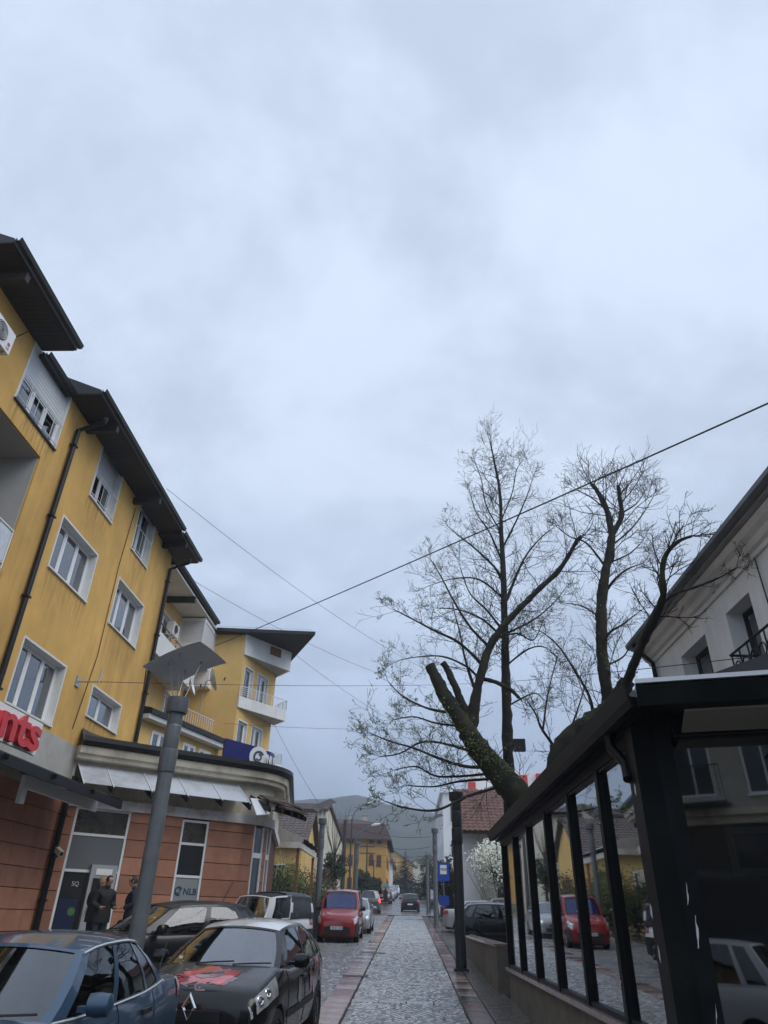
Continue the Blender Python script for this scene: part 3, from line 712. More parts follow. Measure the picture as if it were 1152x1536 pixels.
# openings on the straight front: cash machine bay, shop window
def shop_frame(u0, u1, zs, mats, name='shop_window'):
    g = MB(); f_ = .07
    for z in zs: lbox(g, MBK, u0 + f_, u1 - f_, -.05, .02, z - f_ / 2, z + f_ / 2)
    lbox(g, MBK, u0, u0 + f_, -.05, .025, zs[0], zs[-1] + .035); lbox(g, MBK, u1 - f_, u1, -.05, .025, zs[0], zs[-1] + .035)
    o = part(name, g, 'frame_white', bank)
    for (za, zb), m_ in zip(zip(zs, zs[1:]), mats):
        q = MB(); lbox(q, MBK, u0 + f_, u1 - f_, -.016, -.006, za + f_ / 2, zb - f_ / 2); part('pane', q, m_, o)
    return o
mat('dark_pane', (.03, .034, .036), .06, spec=.8)
mat('grey_screen', (.13, .14, .15), .35)
mat('frosted', (.26, .28, .29), .3)
mat('room_pane', (.055, .05, .042), .07, var=.5, vscale=2.5, spec=.8)
bay = shop_frame(.40, 2.04, [FL, 2.95, 3.88, 4.56], ['dark_pane', 'grey_screen', 'room_pane'], 'cash_machine_bay')
wn = shop_frame(3.70, 4.62, [FL + .3, 2.95, 3.85, 4.5], ['frosted', 'dark_pane', 'room_pane'])
g = MB()
for k in range(3):
    u = 3.85 + k * .27
    g.tube([MBK @ Vector((u + .09 * math.sin(t * 1.05), .0, lerp(3.9, 4.46, t / 12))) for t in range(13)], .005, 4)
part('ornamental_grille', g, 'grille_bronze', wn)
g = MB()
for k in range(4): g.tube([MBK @ Vector((.6 + k * .42 + .12 * math.sin(t * 1.05), .0, lerp(3.93, 4.5, t / 12))) for t in range(13)], .005, 4)
part('ornamental_grille', g, 'grille_bronze', bay)
def face_M(u, n_, z, M=None):
    """text matrix on the bank front: x to the right, y up, facing the street"""
    o = MBK @ Vector((u, n_, z)); return Matrix(((ub.x, 0, nb.x, o.x), (ub.y, 0, nb.y, o.y), (0, 1, 0, o.z), (0, 0, 0, 1)))
mat('logo_blue', (.025, .06, .11), .4)
def ring_logo(Mf, r, material, parent):
    g = MB()
    for (a0, a1, r0) in ((.5, 5.2, .45), (3.6, 7.9, .12)):
        pts = []
        for k in range(17):
            a = lerp(a0, a1, k / 16); pts.append((a, r * (1 - .0 * k)))
        g.grid([[Mf @ Vector((rr * math.cos(a), rr * math.sin(a), .004 + .002 * (r0 < .3))) for a, _ in pts] for rr in (r * r0 + .2 * r, r * (1 if r0 > .3 else .55))])
    return part('logo', g, material, parent)
ring_logo(face_M(3.93, .0, 2.55), .13, 'logo_blue', wn)
obj('lettering', text_mesh('NLB', .24, .002, face_M(4.3, .002, 2.54), .004), 'logo_blue', wn)
g = MB(); lbox(g, MBK, .52, 1.02, -.005, .0, 1.25, 2.25); po = part('poster', g, 'bank_navy', bay)
g = MB(); g.lathe([(.1, 0), (.1, .003)], 20, M=face_M(.9, .001, 1.95)); part('poster_dot', g, mat('poster_green', (.06, .17, .05), .5), po)
obj('lettering', text_mesh('SQ', .16, .001, face_M(.85, .0, 2.62)), mat('pale_print', (.5, .52, .52), .5), bay)
for k in range(5):
    g = MB(); u = .5 + .14 * k; lbox(g, MBK, u, u + .12, .0, .06, 1.1 + .04 * (k % 2), 1.35 + .05 * (k % 3)); part('leaflet', g, 'board_white', bay)
atm = thing('cash_machine', 'grey cash machine set in the bank front beside the dark poster', 'cash machine', tuple(MBK @ Vector((1.65, .1, FL))), world=True)
mat('atm_grey', (.33, .35, .37), .4, var=.1)
g = MB(); lbox(g, MBK, 1.16, 1.9, -.02, .16, FL + .05, 3.12)
part('housing', g, 'atm_grey', atm)
g = MB(); lbox(g, MBK, 1.26, 1.8, .16, .175, 2.3, 2.78); part('screen', g, 'frame_dark', atm)
g = MB(); lbox(g, MBK, 1.3, 1.76, .16, .18, 2.86, 3.02); part('header_panel', g, 'frame_white', atm)
g = MB(); lbox(g, MBK, 1.26, 1.8, .14, .34, 2.02, 2.1); part('keypad_shelf', g, 'steel', atm)
g = MB()
for k in range(12): lbox(g, MBK, 1.33 + .1 * (k % 4), 1.41 + .1 * (k % 4), .2 + .05 * (k // 4), .235 + .05 * (k // 4), 2.1, 2.112)
part('keys', g, 'frame_dark', atm)
# windows on the rounded corner
for (i0, i1) in ((4, 7), (9, 11)):
    seg = path[i0:i1 + 1]
    o = part('corner_window', sweep(seg, [(.0, FL), (.045, FL), (.045, FL + .08), (0, FL + .08)]), 'frame_white', bank)
    for za, zb, m_ in ((FL + .1, 2.5, 'frosted'), (2.5, 3.6, 'dark_pane'), (3.75, 4.5, 'dark_pane')):
        part('pane', sweep(seg, [(-.01, za), (.02, za), (.02, zb), (-.01, zb)]), m_, o)
    part('transom', sweep(seg, [(.0, 3.6), (.05, 3.6), (.05, 3.75), (0, 3.75)]), 'frame_white', o)
    for e in (0, -1):
        p = Vector(seg[e]); n_ = (p - cen).normalized(); g = MB(); g.tube([(p.x + n_.x * .03, p.y + n_.y * .03, FL), (p.x + n_.x * .03, p.y + n_.y * .03, 4.55)], .045, 4); part('jamb', g, 'frame_white', o)
# camera on the wall
sc_ = thing('security_camera', 'small beige security camera on the orange wall by the drainpipe', 'camera', tuple(MBK @ Vector((.15, .1, 3.3))), world=True)
q0 = MBK @ Vector((.1, .06, 3.42)); g = MB(); g.tube([q0, q0 + Vector((.1, -.15, -.02))], .025, 6); part('arm', g, 'cream_cornice', sc_)
g = MB(); Mc = Matrix.Translation(q0 + Vector((.16, -.2, -.03))) @ Matrix.Rotation(R_(-30), 4, 'Z') @ Matrix.Rotation(R_(25), 4, 'Y'); g.box(-.22, .2, -.07, .07, -.06, .07, Mc); part('housing', g, 'cream_cornice', sc_)
g = MB(); g.box(.2, .215, -.045, .045, -.04, .05, Mc); part('lens', g, 'frame_dark', sc_)
# roof sign of the bank
sg = thing('bank_roof_sign', 'dark blue bank sign with white round logo on the rounded roof edge', 'sign', (-5.7, 24.6, 6.2), world=True)
s0 = Vector((-6.32, 23.99, 0)); s1 = Vector((-5.28, 24.86, 0)); d = s1 - s0; nn = Vector((d.y, -d.x, 0)).normalized()
g = MB(); g.prism([s0 + Vector((0, 0, 6.55)), s1 + Vector((0, 0, 6.42)), s1 + Vector((0, 0, 7.08)), s0 + Vector((0, 0, 7.2))], -nn * .14); part('board', g, 'bank_blue', sg)
pts = [Vector((-5.28, 24.86, 0)), Vector((-4.98, 25.2, 0)), Vector((-4.9, 25.62, 0)), Vector((-4.95, 26.1, 0))]
g = MB(); g.grid([[p + Vector((0, 0, 6.32)) for p in pts], [p + Vector((0, 0, 7.02)) for p in pts]]); g.grid([[p + Vector((-.12, .05, 6.32)) for p in pts], [p + Vector((-.12, .05, 7.02)) for p in pts]]); part('side_board', g, 'bank_blue', sg)
cM = s0.lerp(s1, .97) + nn * .02 + Vector((0, 0, 6.74)); ax = d.normalized()
Ms = Matrix(((ax.x, 0, nn.x, cM.x), (ax.y, 0, nn.y, cM.y), (0, 1, 0, cM.z), (0, 0, 0, 1)))
g = MB(); g.lathe([(.36, -.03), (.36, .02)], 32, M=Ms); lg = part('round_logo', g, 'board_white', sg)
ring_logo(Ms @ Matrix.Translation((0, 0, .03)), .22, 'logo_blue', lg)
c2 = Vector((-4.97, 25.25, 6.68)) + Vector((.06, -.02, 0)); ax2 = Vector((.2, .95, 0)).normalized(); n2 = Vector((ax2.y, -ax2.x, 0))
obj('lettering', text_mesh('NLB', .42, .01, Matrix(((ax2.x, 0, n2.x, c2.x), (ax2.y, 0, n2.y, c2.y), (0, 1, 0, c2.z), (0, 0, 0, 1))), .01), 'board_white', sg)
for t_ in (.1, .5, .9):
    p = s0.lerp(s1, t_) - nn * .07; g = MB(); g.tube([(p.x, p.y, 6.2), (p.x, p.y, 6.6)], .025, 6); g.tube([(p.x, p.y, 6.55), (p.x - nn.x * .5, p.y - nn.y * .5, 6.3)], .018, 5); part('stand', g, 'black_metal', sg)
# ------------------------------------------------------------------ recessed wing with balconies
wing = thing('balcony_wing', 'recessed yellow wing with white balconies between the two yellow blocks', 'building', (-11, 30, gz(30)), world=True)
XW = -11.4; MW = frame_M((XW, 0, 0), 0)
wh = [(27.3, 28.5, 9.0, 10.4), (31.2, 32.6, 8.9, 10.9), (29.0, 30.4, 12.4, 14.0), (27.4, 28.4, 6.9, 7.9)]
part('wall', facade(MW, 25.31, 36.0, .5, 15.2, wh), 'pale_yellow_plaster', wing)
for h in wh: window(wing, MW, *h, depth=.15, cols=2)
eave(wing, XW, -10.05, 25.97, 33.3, 14.95, run=5, rise=2.6)
g = MB(); g.box(XW, -10.1, 26.0, 35.4, 14.78, 14.86); part('balcony_ceiling', g, 'white_render', wing)
for y in (29.2,): g = MB(); g.box(XW, -10.05, y, y + .15, 14.5, 14.78); part('eave_bracket', g, 'dark_wood', wing)
# top enclosed balcony
def shut_box(x0, x1, y0, y1, z0, z1, parent):
    q = MB(); q.box(x0, x1, y0, y1, z0, z0 + .9); bb = part('balcony', q, 'white_render', parent)
    n_ = int((z1 - z0 - 1.0) / .06)
    q = MB()
    for i in range(n_):
        z = z0 + .92 + i * .06; o_ = .0 if i % 2 else .006
        q.box(x0 + .02, x1 - .03 + o_, y0 + .03 - o_, y1, z, z + .058)
    part('roller_shutter', q, 'shutter_white', bb)
    q = MB(); t_ = .06
    for (xa, ya) in ((x1 - t_, y0), (x0, y0), (x1 - t_, y1 - t_)): q.box(xa, xa + t_, ya, ya + t_, z0 + .9, z1)
    q.box(x0 + t_, x1 - t_, y0, y0 + t_, z1 - .16, z1); q.box(x1 - t_, x1, y0 + t_, y1 - t_, z1 - .16, z1); part('shutter_frame', q, 'frame_white', bb)
    return bb
shut_box(XW, -10.18, 31.7, 35.4, 12.55, 14.7, wing)
q = MB(); q.box(XW, -10.25, 26.1, 31.6, 11.0, 11.16); q.box(-10.33, -10.25, 26.1, 31.6, 11.16, 11.95); q.box(XW, -10.33, 26.1, 26.18, 11.16, 11.95); bl = part('balcony', q, 'white_render', wing)
q = MB(); q.tube([(-10.29, 26.1, 12.3), (-10.29, 31.6, 12.3)], .025, 6)
for i in range(8): y = lerp(26.2, 31.5, i / 7); q.tube([(-10.29, y, 11.95), (-10.29, y, 12.3)], .016, 5)
part('railing', q, 'rust', bl)
q = MB()
for i in range(9):
    y = 27 + i * .3; q.tube([(-10.5 + .15 * math.sin(i * 2.1), y, 12.0 + .1 * math.cos(i * 3)), (-10.2 + .1 * math.sin(i), y + .7, 12.35 + .2 * math.sin(i * 1.7))], .018, 5)
tag(obj('clothes_rack', q, 'steel'), 'jumble of drying racks behind the rusty railing of the recessed balcony', 'rack')
q = MB(); q.box(-11.35, -11.05, 29.8, 30.7, 13.2, 13.8); b_ = tag(obj('air_conditioner', q, 'frame_white'), 'air conditioner in the shade of the recessed top balcony', 'air conditioner')
q = MB(); q.lathe([(.22, 0), (.22, .02)], 18, M=Matrix.Translation((-11.05, 30.2, 13.5)) @ Matrix.Rotation(math.pi / 2, 4, 'Y')); part('fan_grille', q, 'frame_dark', b_)
q = MB(); q.box(XW, -10.1, 33.4, 36.0, 11.75, 13.3); bl = part('balcony', q, 'white_render', wing)
q = MB(); q.box(-10.1, -10.08, 34.9, 35.8, 12.6, 13.2); part('balcony_window', q, 'dark_pane', bl)
# low roof ledge running out over the bank
la, lb = Vector((-9.8, 25.4)), Vector((-8.1, 30.9))
path_l = [tuple(la), tuple(lb)]
part('lower_wall', sweep([tuple(la - Vector((.25, 0))), tuple(lb - Vector((.25, 0)))], [(-.3, 6.2), (-.05, 6.2), (-.05, 8.2), (-.3, 8.2)]), 'pale_yellow_plaster', wing)
part('lower_wall', MB().box(-11.2, -8.4, 30.7, 30.95, 6.2, 8.2), 'pale_yellow_plaster', wing)
part('ledge', sweep(path_l, [(-1.6, 8.2), (.12, 8.2), (.15, 8.36), (-1.6, 8.36)]), 'white_render', wing)
part('ledge_roof', sweep(path_l, [(-1.7, 8.75), (.05, 8.37), (.22, 8.37), (.22, 8.56), (.1, 8.6), (-1.7, 8.95)]), 'dark_roof', wing)
dl = (lb - la).normalized(); az_l = math.degrees(math.atan2(dl.x, dl.y)); ML = frame_M((la.x - .25, la.y, 0), az_l)
for (u0, u1) in ((.9, 1.9), (3.0, 3.9), (4.2, 5.1)): window(wing, ML, u0, u1, 7.0, 7.95, depth=-.01, cols=2, curtains=False, trim=False)
q = MB()
for i in range(14): u = 3.0 + i * .17; q.tube([ML @ Vector((u, -.2, 8.85)), ML @ Vector((u, -.2, 9.35))], .012, 5)
q.tube([ML @ Vector((3.0, -.2, 9.35)), ML @ Vector((5.3, -.2, 9.35))], .018, 5); part('small_railing', q, 'frame_white', wing)
# satellite dishes
def dish(p, az, label, r=.42):
    t_ = thing('satellite_dish', label, 'satellite dish', p, world=True, group='satellite dishes on the recessed wing')
    Mx = Matrix.Translation(p) @ Matrix.Rotation(R_(az), 4, 'Z') @ Matrix.Rotation(R_(72), 4, 'X')
    g = MB(); rings = [(r * k / 5, .32 * r * (k / 5) ** 2) for k in range(1, 6)]
    g.grid([[Mx @ Vector((rr * math.cos(a * .2618), rr * math.sin(a * .2618), z)) for a in range(25)] for rr, z in rings]); g.grid([[Mx @ Vector((rr * math.cos(a * .2618), rr * math.sin(a * .2618), z - .02)) for a in range(25)] for rr, z in rings[::-1]])
    part('reflector', g, 'frame_white', t_, 60)
    g = MB(); g.tube([Mx @ Vector((0, -r * .9, .25 * r)), Mx @ Vector((0, -.1, r * 1.15))], .012, 5); part('arm', g, 'steel', t_)
    g = MB(); g.tube([Mx @ Vector((0, -.14, r * 1.1)), Mx @ Vector((0, -.02, r * 1.25))], .035, 8); part('receiver', g, 'frame_dark', t_)
    g = MB(); g.tube([Mx @ Vector((0, 0, -.02)), Mx @ Vector((0, 0, -.18)), Vector(p) + Vector((-.35, .3, -.5)), Vector(p) + Vector((-.35, .3, -1.3))], .022, 6); part('mount', g, 'steel', t_)
pd = on_x(316, 1020, -8.6); dish(tuple(pd), 107, 'larger white satellite dish seen edge-on above the dark ledge', .5)
pd = on_x(285, 1030, -8.9); dish(tuple(pd), 95, 'smaller white satellite dish seen edge-on beside the lamp head', .36)

# ------------------------------------------------------------------ corner block with triangular balconies
cb = thing('corner_block', 'yellow corner block with wedge-shaped white balconies and wide dark eaves', 'building', (-9, 37, gz(36)), world=True)
c0, c1, c2_, c3 = Vector((-11.3, 34.05)), Vector((-8.62, 34.05)), Vector((-7.55, 37.7)), Vector((-10.2, 43.0))
for (p, q_, m_) in ((c0, c1, 'pale_yellow_plaster'), (c2_, c3, 'pale_yellow_plaster')):
    g = MB(); g.quad((p.x, p.y, .5), (q_.x, q_.y, .5), (q_.x, q_.y, 14.75), (p.x, p.y, 14.75)); part('wall', g, m_, cb)
az_c = math.degrees(math.atan2((c2_ - c1).x, (c2_ - c1).y)); MC = frame_M((c1.x, c1.y, 0), az_c)
LC = (c2_ - c1).length
chs = [(.3, 1.2, z + .1, z + 2.15) for z in (8.2, 10.95)] + [(1.75, 2.9, z + .1, z + 2.2) for z in (8.2, 10.95)]
part('wall', facade(MC, 0, LC, .5, 14.75, chs, .15), 'pale_yellow_plaster', cb)
for h in chs: window(cb, MC, *h, depth=.12, cols=1 if h[0] < 1 else 2, trim=True, curtains=False)
bf0, bf1 = Vector((-8.58, 34.0)), Vector((-6.63, 36.78))
for k, zb in enumerate((8.13, 10.92, 13.65)):
    zt = zb + (.55 if k < 2 else 1.08)
    g = MB(); g.prism([(bf0.x, bf0.y, zb), (bf1.x, bf1.y, zb), (c2_.x + .1, c2_.y + .1, zb), (c1.x - .02, c1.y + .05, zb)], (0, 0, .14)); bl = part('balcony', g, 'concrete', cb)
    pth = [tuple(bf0), tuple(bf1), (c2_.x + .12, c2_.y + .1)]
    part('parapet', sweep(pth, [(-.1, zb + .001), (.01, zb - .01), (.01, zt), (-.1, zt)]), 'white_render', bl)
    if k < 2:
        q = MB(); zz = zt + .52
        for h_ in (.12, .22, .32, .42, .52):
            for a, b in zip(pth, pth[1:]): q.tube([(a[0], a[1], zt + h_), (b[0], b[1], zt + h_)], .022 if h_ > .5 else .012, 5)
        for a, b in zip(pth, pth[1:]):
            for i in range(4): t_ = i / 3; q.tube([(lerp(a[0], b[0], t_), lerp(a[1], b[1], t_), zt), (lerp(a[0], b[0], t_), lerp(a[1], b[1], t_), zz)], .022, 5)
        part('railing', q, 'frame_white', bl)
    else:
        q = MB(); t0, t1 = bf0.lerp(bf1, .52), bf0.lerp(bf1, .76); dn = (bf1 - bf0).normalized(); nn2 = Vector((dn.y, -dn.x)) * .015
        q.prism([(t0.x + nn2.x, t0.y + nn2.y, 14.15), (t1.x + nn2.x, t1.y + nn2.y, 14.15), (t1.x + nn2.x, t1.y + nn2.y, 14.62), (t0.x + nn2.x, t0.y + nn2.y, 14.62)], (nn2.x, nn2.y, 0)); part('hatch', q, mat('wood_hatch', (.20, .085, .03), .7, var=.3, vscale=6), bl)
rp = [(-11.5, 33.35), (-4.95, 33.95), (-9.2, 43.6), (-12, 43.6)]
g = MB(); g.prism([(x, y, 14.72) for x, y in rp], (0, 0, .05)); part('soffit', g, 'dark_wood', cb)
g = MB(); i0 = 0; base = [(x, y, 14.77) for x, y in rp]; topv = [(x, y, 14.9) for x, y in rp]; apex = (-9.4, 38.5, 16.0)
for k in range(4):
    a, b = base[k], base[(k + 1) % 4]; c, d = topv[k], topv[(k + 1) % 4]; g.quad(a, b, d, c); g.quad(c, d, apex)
rf = part('roof', g, 'dark_roof', cb)
q = MB()
for i in range(9): x = lerp(-10.6, -5.2, i / 8); y = lerp(33.43, 33.93, i / 8); q.tube([(x, y + .1, 14.88), (x, y + .1, 15.02)], .01, 4)
q.tube([(-10.6, 33.53, 15.02), (-5.2, 34.03, 15.02)], .01, 4); part('lightning_rail', q, 'steel', rf)
# canopy shop further along
ks = thing('street_shop', 'low shop with pale sloping canopy sheets behind the rounded bank corner', 'building', (-6.5, 37, gz(37)), world=True)
g = MB(); g.box(-11.5, -8.7, 38.2, 44, .8, 4.6); part('wall', g, 'beige_wall' if 'beige_wall' in MATS else mat('beige_wall', (.42, .39, .33), .9, var=.12, bump=.2, dirt=(.26, .23, .18), dscale=.4), ks)
for x_, y_ in ((-5.1, 34.3), (-5.1, 39.9)): q = MB(); q.box(x_, x_ + .12, y_, y_ + .12, .9, 4.62); part('canopy_post', q, 'rust', ks)
for i in range(4):
    ya = 34.2 + i * 1.5; q = MB(); q.prism([(-6.9, ya, 5.75), (-6.9, ya + 1.46, 5.75), (-4.75, ya + 1.46, 5.0), (-4.75, ya, 5.0)], (0, 0, .03)); part('canopy_sheet', q, 'panel_sheet', ks)
    q = MB(); q.prism([(-6.9, ya, 5.35), (-4.55, ya, 4.82), (-4.55, ya, 4.93), (-6.9, ya, 5.7)], (0, .05, 0)); part('canopy_bracket', q, 'black_metal', ks)
q = MB(); q.box(-7.6, -4.9, 34.1, 34.2, 4.62, 4.86); q.box(-5.0, -4.9, 34.2, 40.2, 4.62, 4.86); part('canopy_beam', q, 'rusty_white', ks)
q = MB(); q.prism([(-7.6, 34.15, 5.2), (-6.6, 34.15, 5.72), (-4.8, 34.15, 5.04), (-4.8, 34.15, 4.86), (-7.6, 34.15, 4.86)], (0, .04, 0)); part('canopy_gable', q, 'concrete', ks)

# ------------------------------------------------------------------ glazed pavilion on the right
pv = thing('glazed_pavilion', 'black framed glass pavilion with gutter standing on a stone plinth', 'pavilion', (2.1, 12, gz(12)), world=True)
XG = 2.1; YC = 6.45; YE = 17.0; ZS = 1.17; ZB = 3.42
AZF = 106.0; uf = Vector((math.sin(R_(AZF)), math.cos(R_(AZF)))); MF = frame_M((XG, YC, 0), AZF); nn_f = Vector((math.cos(R_(AZF)), -math.sin(R_(AZF)), 0))
g = MB(); g.box(XG - .02, XG + .3, YC, YE, -.2, ZS - .06); part('plinth', g, 'travertine', pv)
g = MB(); lbox(g, MF, .02, 5.0, -.3, .02, -.2, ZS - .06); part('plinth', g, 'travertine', pv)
y = YC - .08
while y < YE:
    q = MB(); q.box(XG - .09, XG + .3, y, min(y + 1.28, YE + .05), ZS - .06, ZS); part('coping_stone', q, 'pink_granite', pv); y += 1.29
q = MB(); lbox(q, MF, .1, 5.0, -.3, .09, ZS - .06, ZS); part('coping_stone', q, 'pink_granite', pv)
posts = [8.0, 9.62, 11.38, 13.2, 15.0, 16.85]
edges_y = [YC + .22] + posts
for y in posts:
    q = MB(); q.box(XG - .05, XG + .09, y - .055, y + .055, ZS + .001, ZB + .02); po_ = part('post', q, 'anthracite', pv)
    q = MB()
    for zz in (1.5, 2.1, 2.9): q.lathe([(.012, 0), (.008, .006)], 8, M=Matrix.Translation((XG - .06, y, zz)) @ Matrix.Rotation(-math.pi / 2, 4, 'Y'))
    part('screw', q, 'steel', po_)
q = MB(); q.box(XG - .10, XG + .12, YC - .1, YC + .16, ZS + .001, ZB + .25); lbox(q, MF, .12, .26, -.12, .07, ZS + .001, ZB + .25); part('corner_post', q, 'anthracite', pv)
for (y, z, h_, w_) in ((6.52, 1.72, .12, .012), (6.55, 2.02, .11, .02), (6.47, 2.95, .10, .014)):
    q = MB(); q.prism([(XG - .104, y, z), (XG - .104, y + w_ * 2, z + h_ * .3), (XG - .104, y + w_, z + h_), (XG - .104, y - w_ * .6, z + h_ * .7)], (.002, 0, 0)); part('peeling_tape', q, 'board_white', pv)
for (u, z, w_, h_) in ((.15, 2.12, .012, .16), (.17, 1.83, .025, .22), (.2, 1.36, .008, .12)):
    q = MB(); rr_ = random.Random(int(z * 100)); pts_ = [(u, z)]; 
    L_ = [(u + rr_.uniform(-.12, .12) * w_ + .004 * k, lerp(z, z + h_, k / 5)) for k in range(6)]; R_2 = [(x + w_ * rr_.uniform(.3, 1) * (1 - abs(k - 2) / 4), zz_) for k, (x, zz_) in enumerate(L_)][::-1]
    q.prism([MF @ Vector((x, .0715, zz_)) for x, zz_ in L_ + R_2], nn_f * .002); part('peeling_tape', q, 'board_white', pv)
for a, b in zip(edges_y, edges_y[1:]):
    q = MB(); q.box(XG + .01, XG + .022, a + .05, b - .05, ZS + .05, ZB - .03); pn = part('glass_pane', q, 'pavilion_glass', pv)
    q = MB(); q.box(XG - .03, XG + .05, a + .07, b - .07, ZS + .001, ZS + .05); part('glazing_bead', q, 'anthracite', pn); q = MB(); q.box(XG - .03, XG + .05, a + .07, b - .07, ZB - .03, ZB); part('glazing_bead', q, 'anthracite', pn)
q = MB(); q.box(XG - .05, XG + .12, YC, YE, ZB + .001, ZB + .22); part('beam', q, 'anthracite', pv)
q = MB(); lbox(q, MF, .3, 5.0, -.1, .05, ZB + .02, ZB + .4); part('beam', q, 'anthracite', pv)
q = MB(); lbox(q, MF, .26, 3.4, -.03, -.018, ZS + .05, ZB + .02); pn = part('glass_pane', q, 'pavilion_glass', pv)
q = MB(); lbox(q, MF, .30, 3.4, -.06, .03, ZS + .001, ZS + .05); part('glazing_bead', q, 'anthracite', pn)
q = MB(); lbox(q, MF, 3.4, 3.6, -.1, .07, ZS, ZB); part('post', q, 'anthracite', pv)
# roof, eaves, gutter
xe = 1.96; ce = Vector((xe, 5.75)); 
def fr(u, n_, z): p = MF @ Vector((u, n_, z)); return p
g = MB(); e0 = (xe, YE + .3); e1 = (xe + .02, YC - .75); far = MF @ Vector((5.0, .75, 0))
g.grid([[(xe, YE + .3, 3.62), (6.4, YE + .3, 5.0)], [(xe, YC - .62, 3.62), (6.4, 4.6, 5.0)]]); g.grid([[(xe, YC - .62, 3.62), (6.4, 4.6, 5.0)], [(xe, YC - .62, 3.62), (far.x, far.y, 3.85)]]); 
rf = part('roof', g, 'dark_roof', pv)
q = MB(); pts = [(xe - .13, 0, 3.60), (xe - .16, 0, 3.72), (xe - .14, 0, 3.72), (xe - .11, 0, 3.62), (xe - .03, 0, 3.61), (xe + .0, 0, 3.74), (xe + .02, 0, 3.74), (xe + .01, 0, 3.56), (xe - .1, 0, 3.54)]
q.prism([(x, YC - .7, z) for x, _, z in pts], (0, YE + .35 - YC + .7, 0)); part('gutter', q, 'anthracite', rf)
q = MB(); q.box(xe + .02, XG - .06, YC - .6, YE + .25, 3.52, 3.56); part('soffit', q, 'anthracite', rf)
f0 = Vector((xe - .06, YC - .72)); f1 = f0 + uf * 4.5; fp = [tuple(f0), tuple(f1)]
part('front_gutter', sweep(fp, [(-.02, 3.50), (.1, 3.51), (.14, 3.66), (.11, 3.68), (-.02, 3.68)]), 'anthracite', rf)
part('flashing', sweep(fp, [(-.25, 3.685), (.145, 3.685), (.145, 3.72), (-.25, 3.735)]), 'bright_flash', rf)
part('front_soffit', sweep([tuple(f0 + uf * .35), tuple(f1)], [(-.62, 3.44), (-.03, 3.48), (-.03, 3.495), (-.62, 3.46)]), mat('soffit_cream', (.40, .37, .28), .7), rf)
for u in (1.15, 2.3, 3.4): p = f0 + uf * u; g = MB(); lbox(g, frame_M((p.x, p.y, 0), AZF), -.05, .05, -.62, -.03, 3.36, 3.44); part('rafter_end', g, 'anthracite', rf)
q = MB(); q.tube([(xe - .03, YC + .35, 3.58), (xe - .03, YC + .35, 3.42), (XG - .1, YC + .2, 3.25), (XG - .12, YC + .12, 3.1)], .05, 10); part('downpipe', q, 'anthracite', pv, 50)
for i in range(9):
    y = 8.0 + i * .95; q = MB(); q.prism([(xe + .02, y - .13, 3.7), (xe + .02, y + .13, 3.7), (xe + .02, y + .1, 3.86), (xe + .02, y + .02, 3.84)], (.03, 0, 0)); part('snow_guard', q, 'trim_white', rf)
# dim room inside
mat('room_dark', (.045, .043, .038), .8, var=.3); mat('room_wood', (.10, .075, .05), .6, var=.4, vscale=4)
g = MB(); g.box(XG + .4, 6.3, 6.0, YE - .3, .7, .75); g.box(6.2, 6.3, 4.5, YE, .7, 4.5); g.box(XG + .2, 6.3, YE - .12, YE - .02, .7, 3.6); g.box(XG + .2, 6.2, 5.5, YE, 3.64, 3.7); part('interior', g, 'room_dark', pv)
fm = thing('picture_frame', 'pale empty frame hanging inside the dark front pane of the pavilion', 'frame', tuple(MF @ Vector((1.0, -.5, 2.2))), world=True)
q = MB(); a, b, c, d = .56, 1.45, 2.34, 2.70
for args in ((a, b, c, c + .05), (a, b, d - .05, d), (a, a + .05, c + .05, d - .05), (b - .05, b, c + .05, d - .05)): lbox(q, MF, args[0], args[1], -.12, -.08, args[2], args[3])
part('frame', q, 'frame_white', fm); q = MB(); lbox(q, MF, a + .05, b - .05, -.11, -.10, c + .05, d - .05); part('backing', q, 'dark_room', fm)
# low wall beyond the pavilion and the steps between
lw = thing('low_wall', 'low stone wall with red granite coping beside the pavement', 'wall', (2.05, 22, gz(22)), world=True)
y = 17.9; k = 0
while y < 27.3:
    q = MB(); q.box(1.93, 2.2, y, min(y + 1.2, 27.3), gz(y) - .2, 1.49); part('wall_block', q, 'travertine', lw)
    q = MB(); q.box(1.89, 2.24, y - .02, min(y + 1.17, 27.3), 1.49, 1.545); part('coping_stone', q, 'pink_granite', lw); y += 1.2
st = thing('steps', 'wet stone steps between the low wall and the pavilion', 'steps', (2.4, 17.4, gz(17)), world=True)
for i in range(4): q = MB(); q.box(2.2 + i * .3, 3.4, 17.05, 18.4, gz(17) - .1, gz(17) + .15 * (i + 1)); part('step', q, 'grey_slab', st)

# ------------------------------------------------------------------ white house behind the pavilion
hs = thing('white_house', 'white rendered house with deep dark windows and coved eaves above the pavilion', 'house', (6.5, 11, gz(11)), world=True)
XH = 6.6; MH = Matrix(((0, -1, 0, XH), (1, 0, 0, 0), (0, 0, 1, 0), (0, 0, 0, 1)))     # u = Y, outward = -X
hh = [(14.65, 16.2, 6.15, 7.58), (12.38, 13.5, 5.65, 7.58), (9.6, 11.5, 5.6, 7.55), (6.4, 8.0, 5.6, 7.5)]
part('wall', facade(MH, 1.0, 17.95, .2, 8.3, hh, .34), 'white_plaster', hs)
for h in hh: window(hs, MH, *h, depth=.34, cols=2, frame='frame_dark', trim=False, sill='trim_white', curtains=True)
g = MB(); g.quad((XH, 17.95, 0), (XH + 9, 17.95, 0), (XH + 9, 17.95, 8.4), (XH, 17.95, 8.4)); g.quad((XH, 1, 0), (XH + 9, 1, 0), (XH + 9, 1, 8.4), (XH, 1, 8.4)); part('end_wall', g, 'white_plaster', hs)
pth = [(XH, 18.3), (XH, .6)]
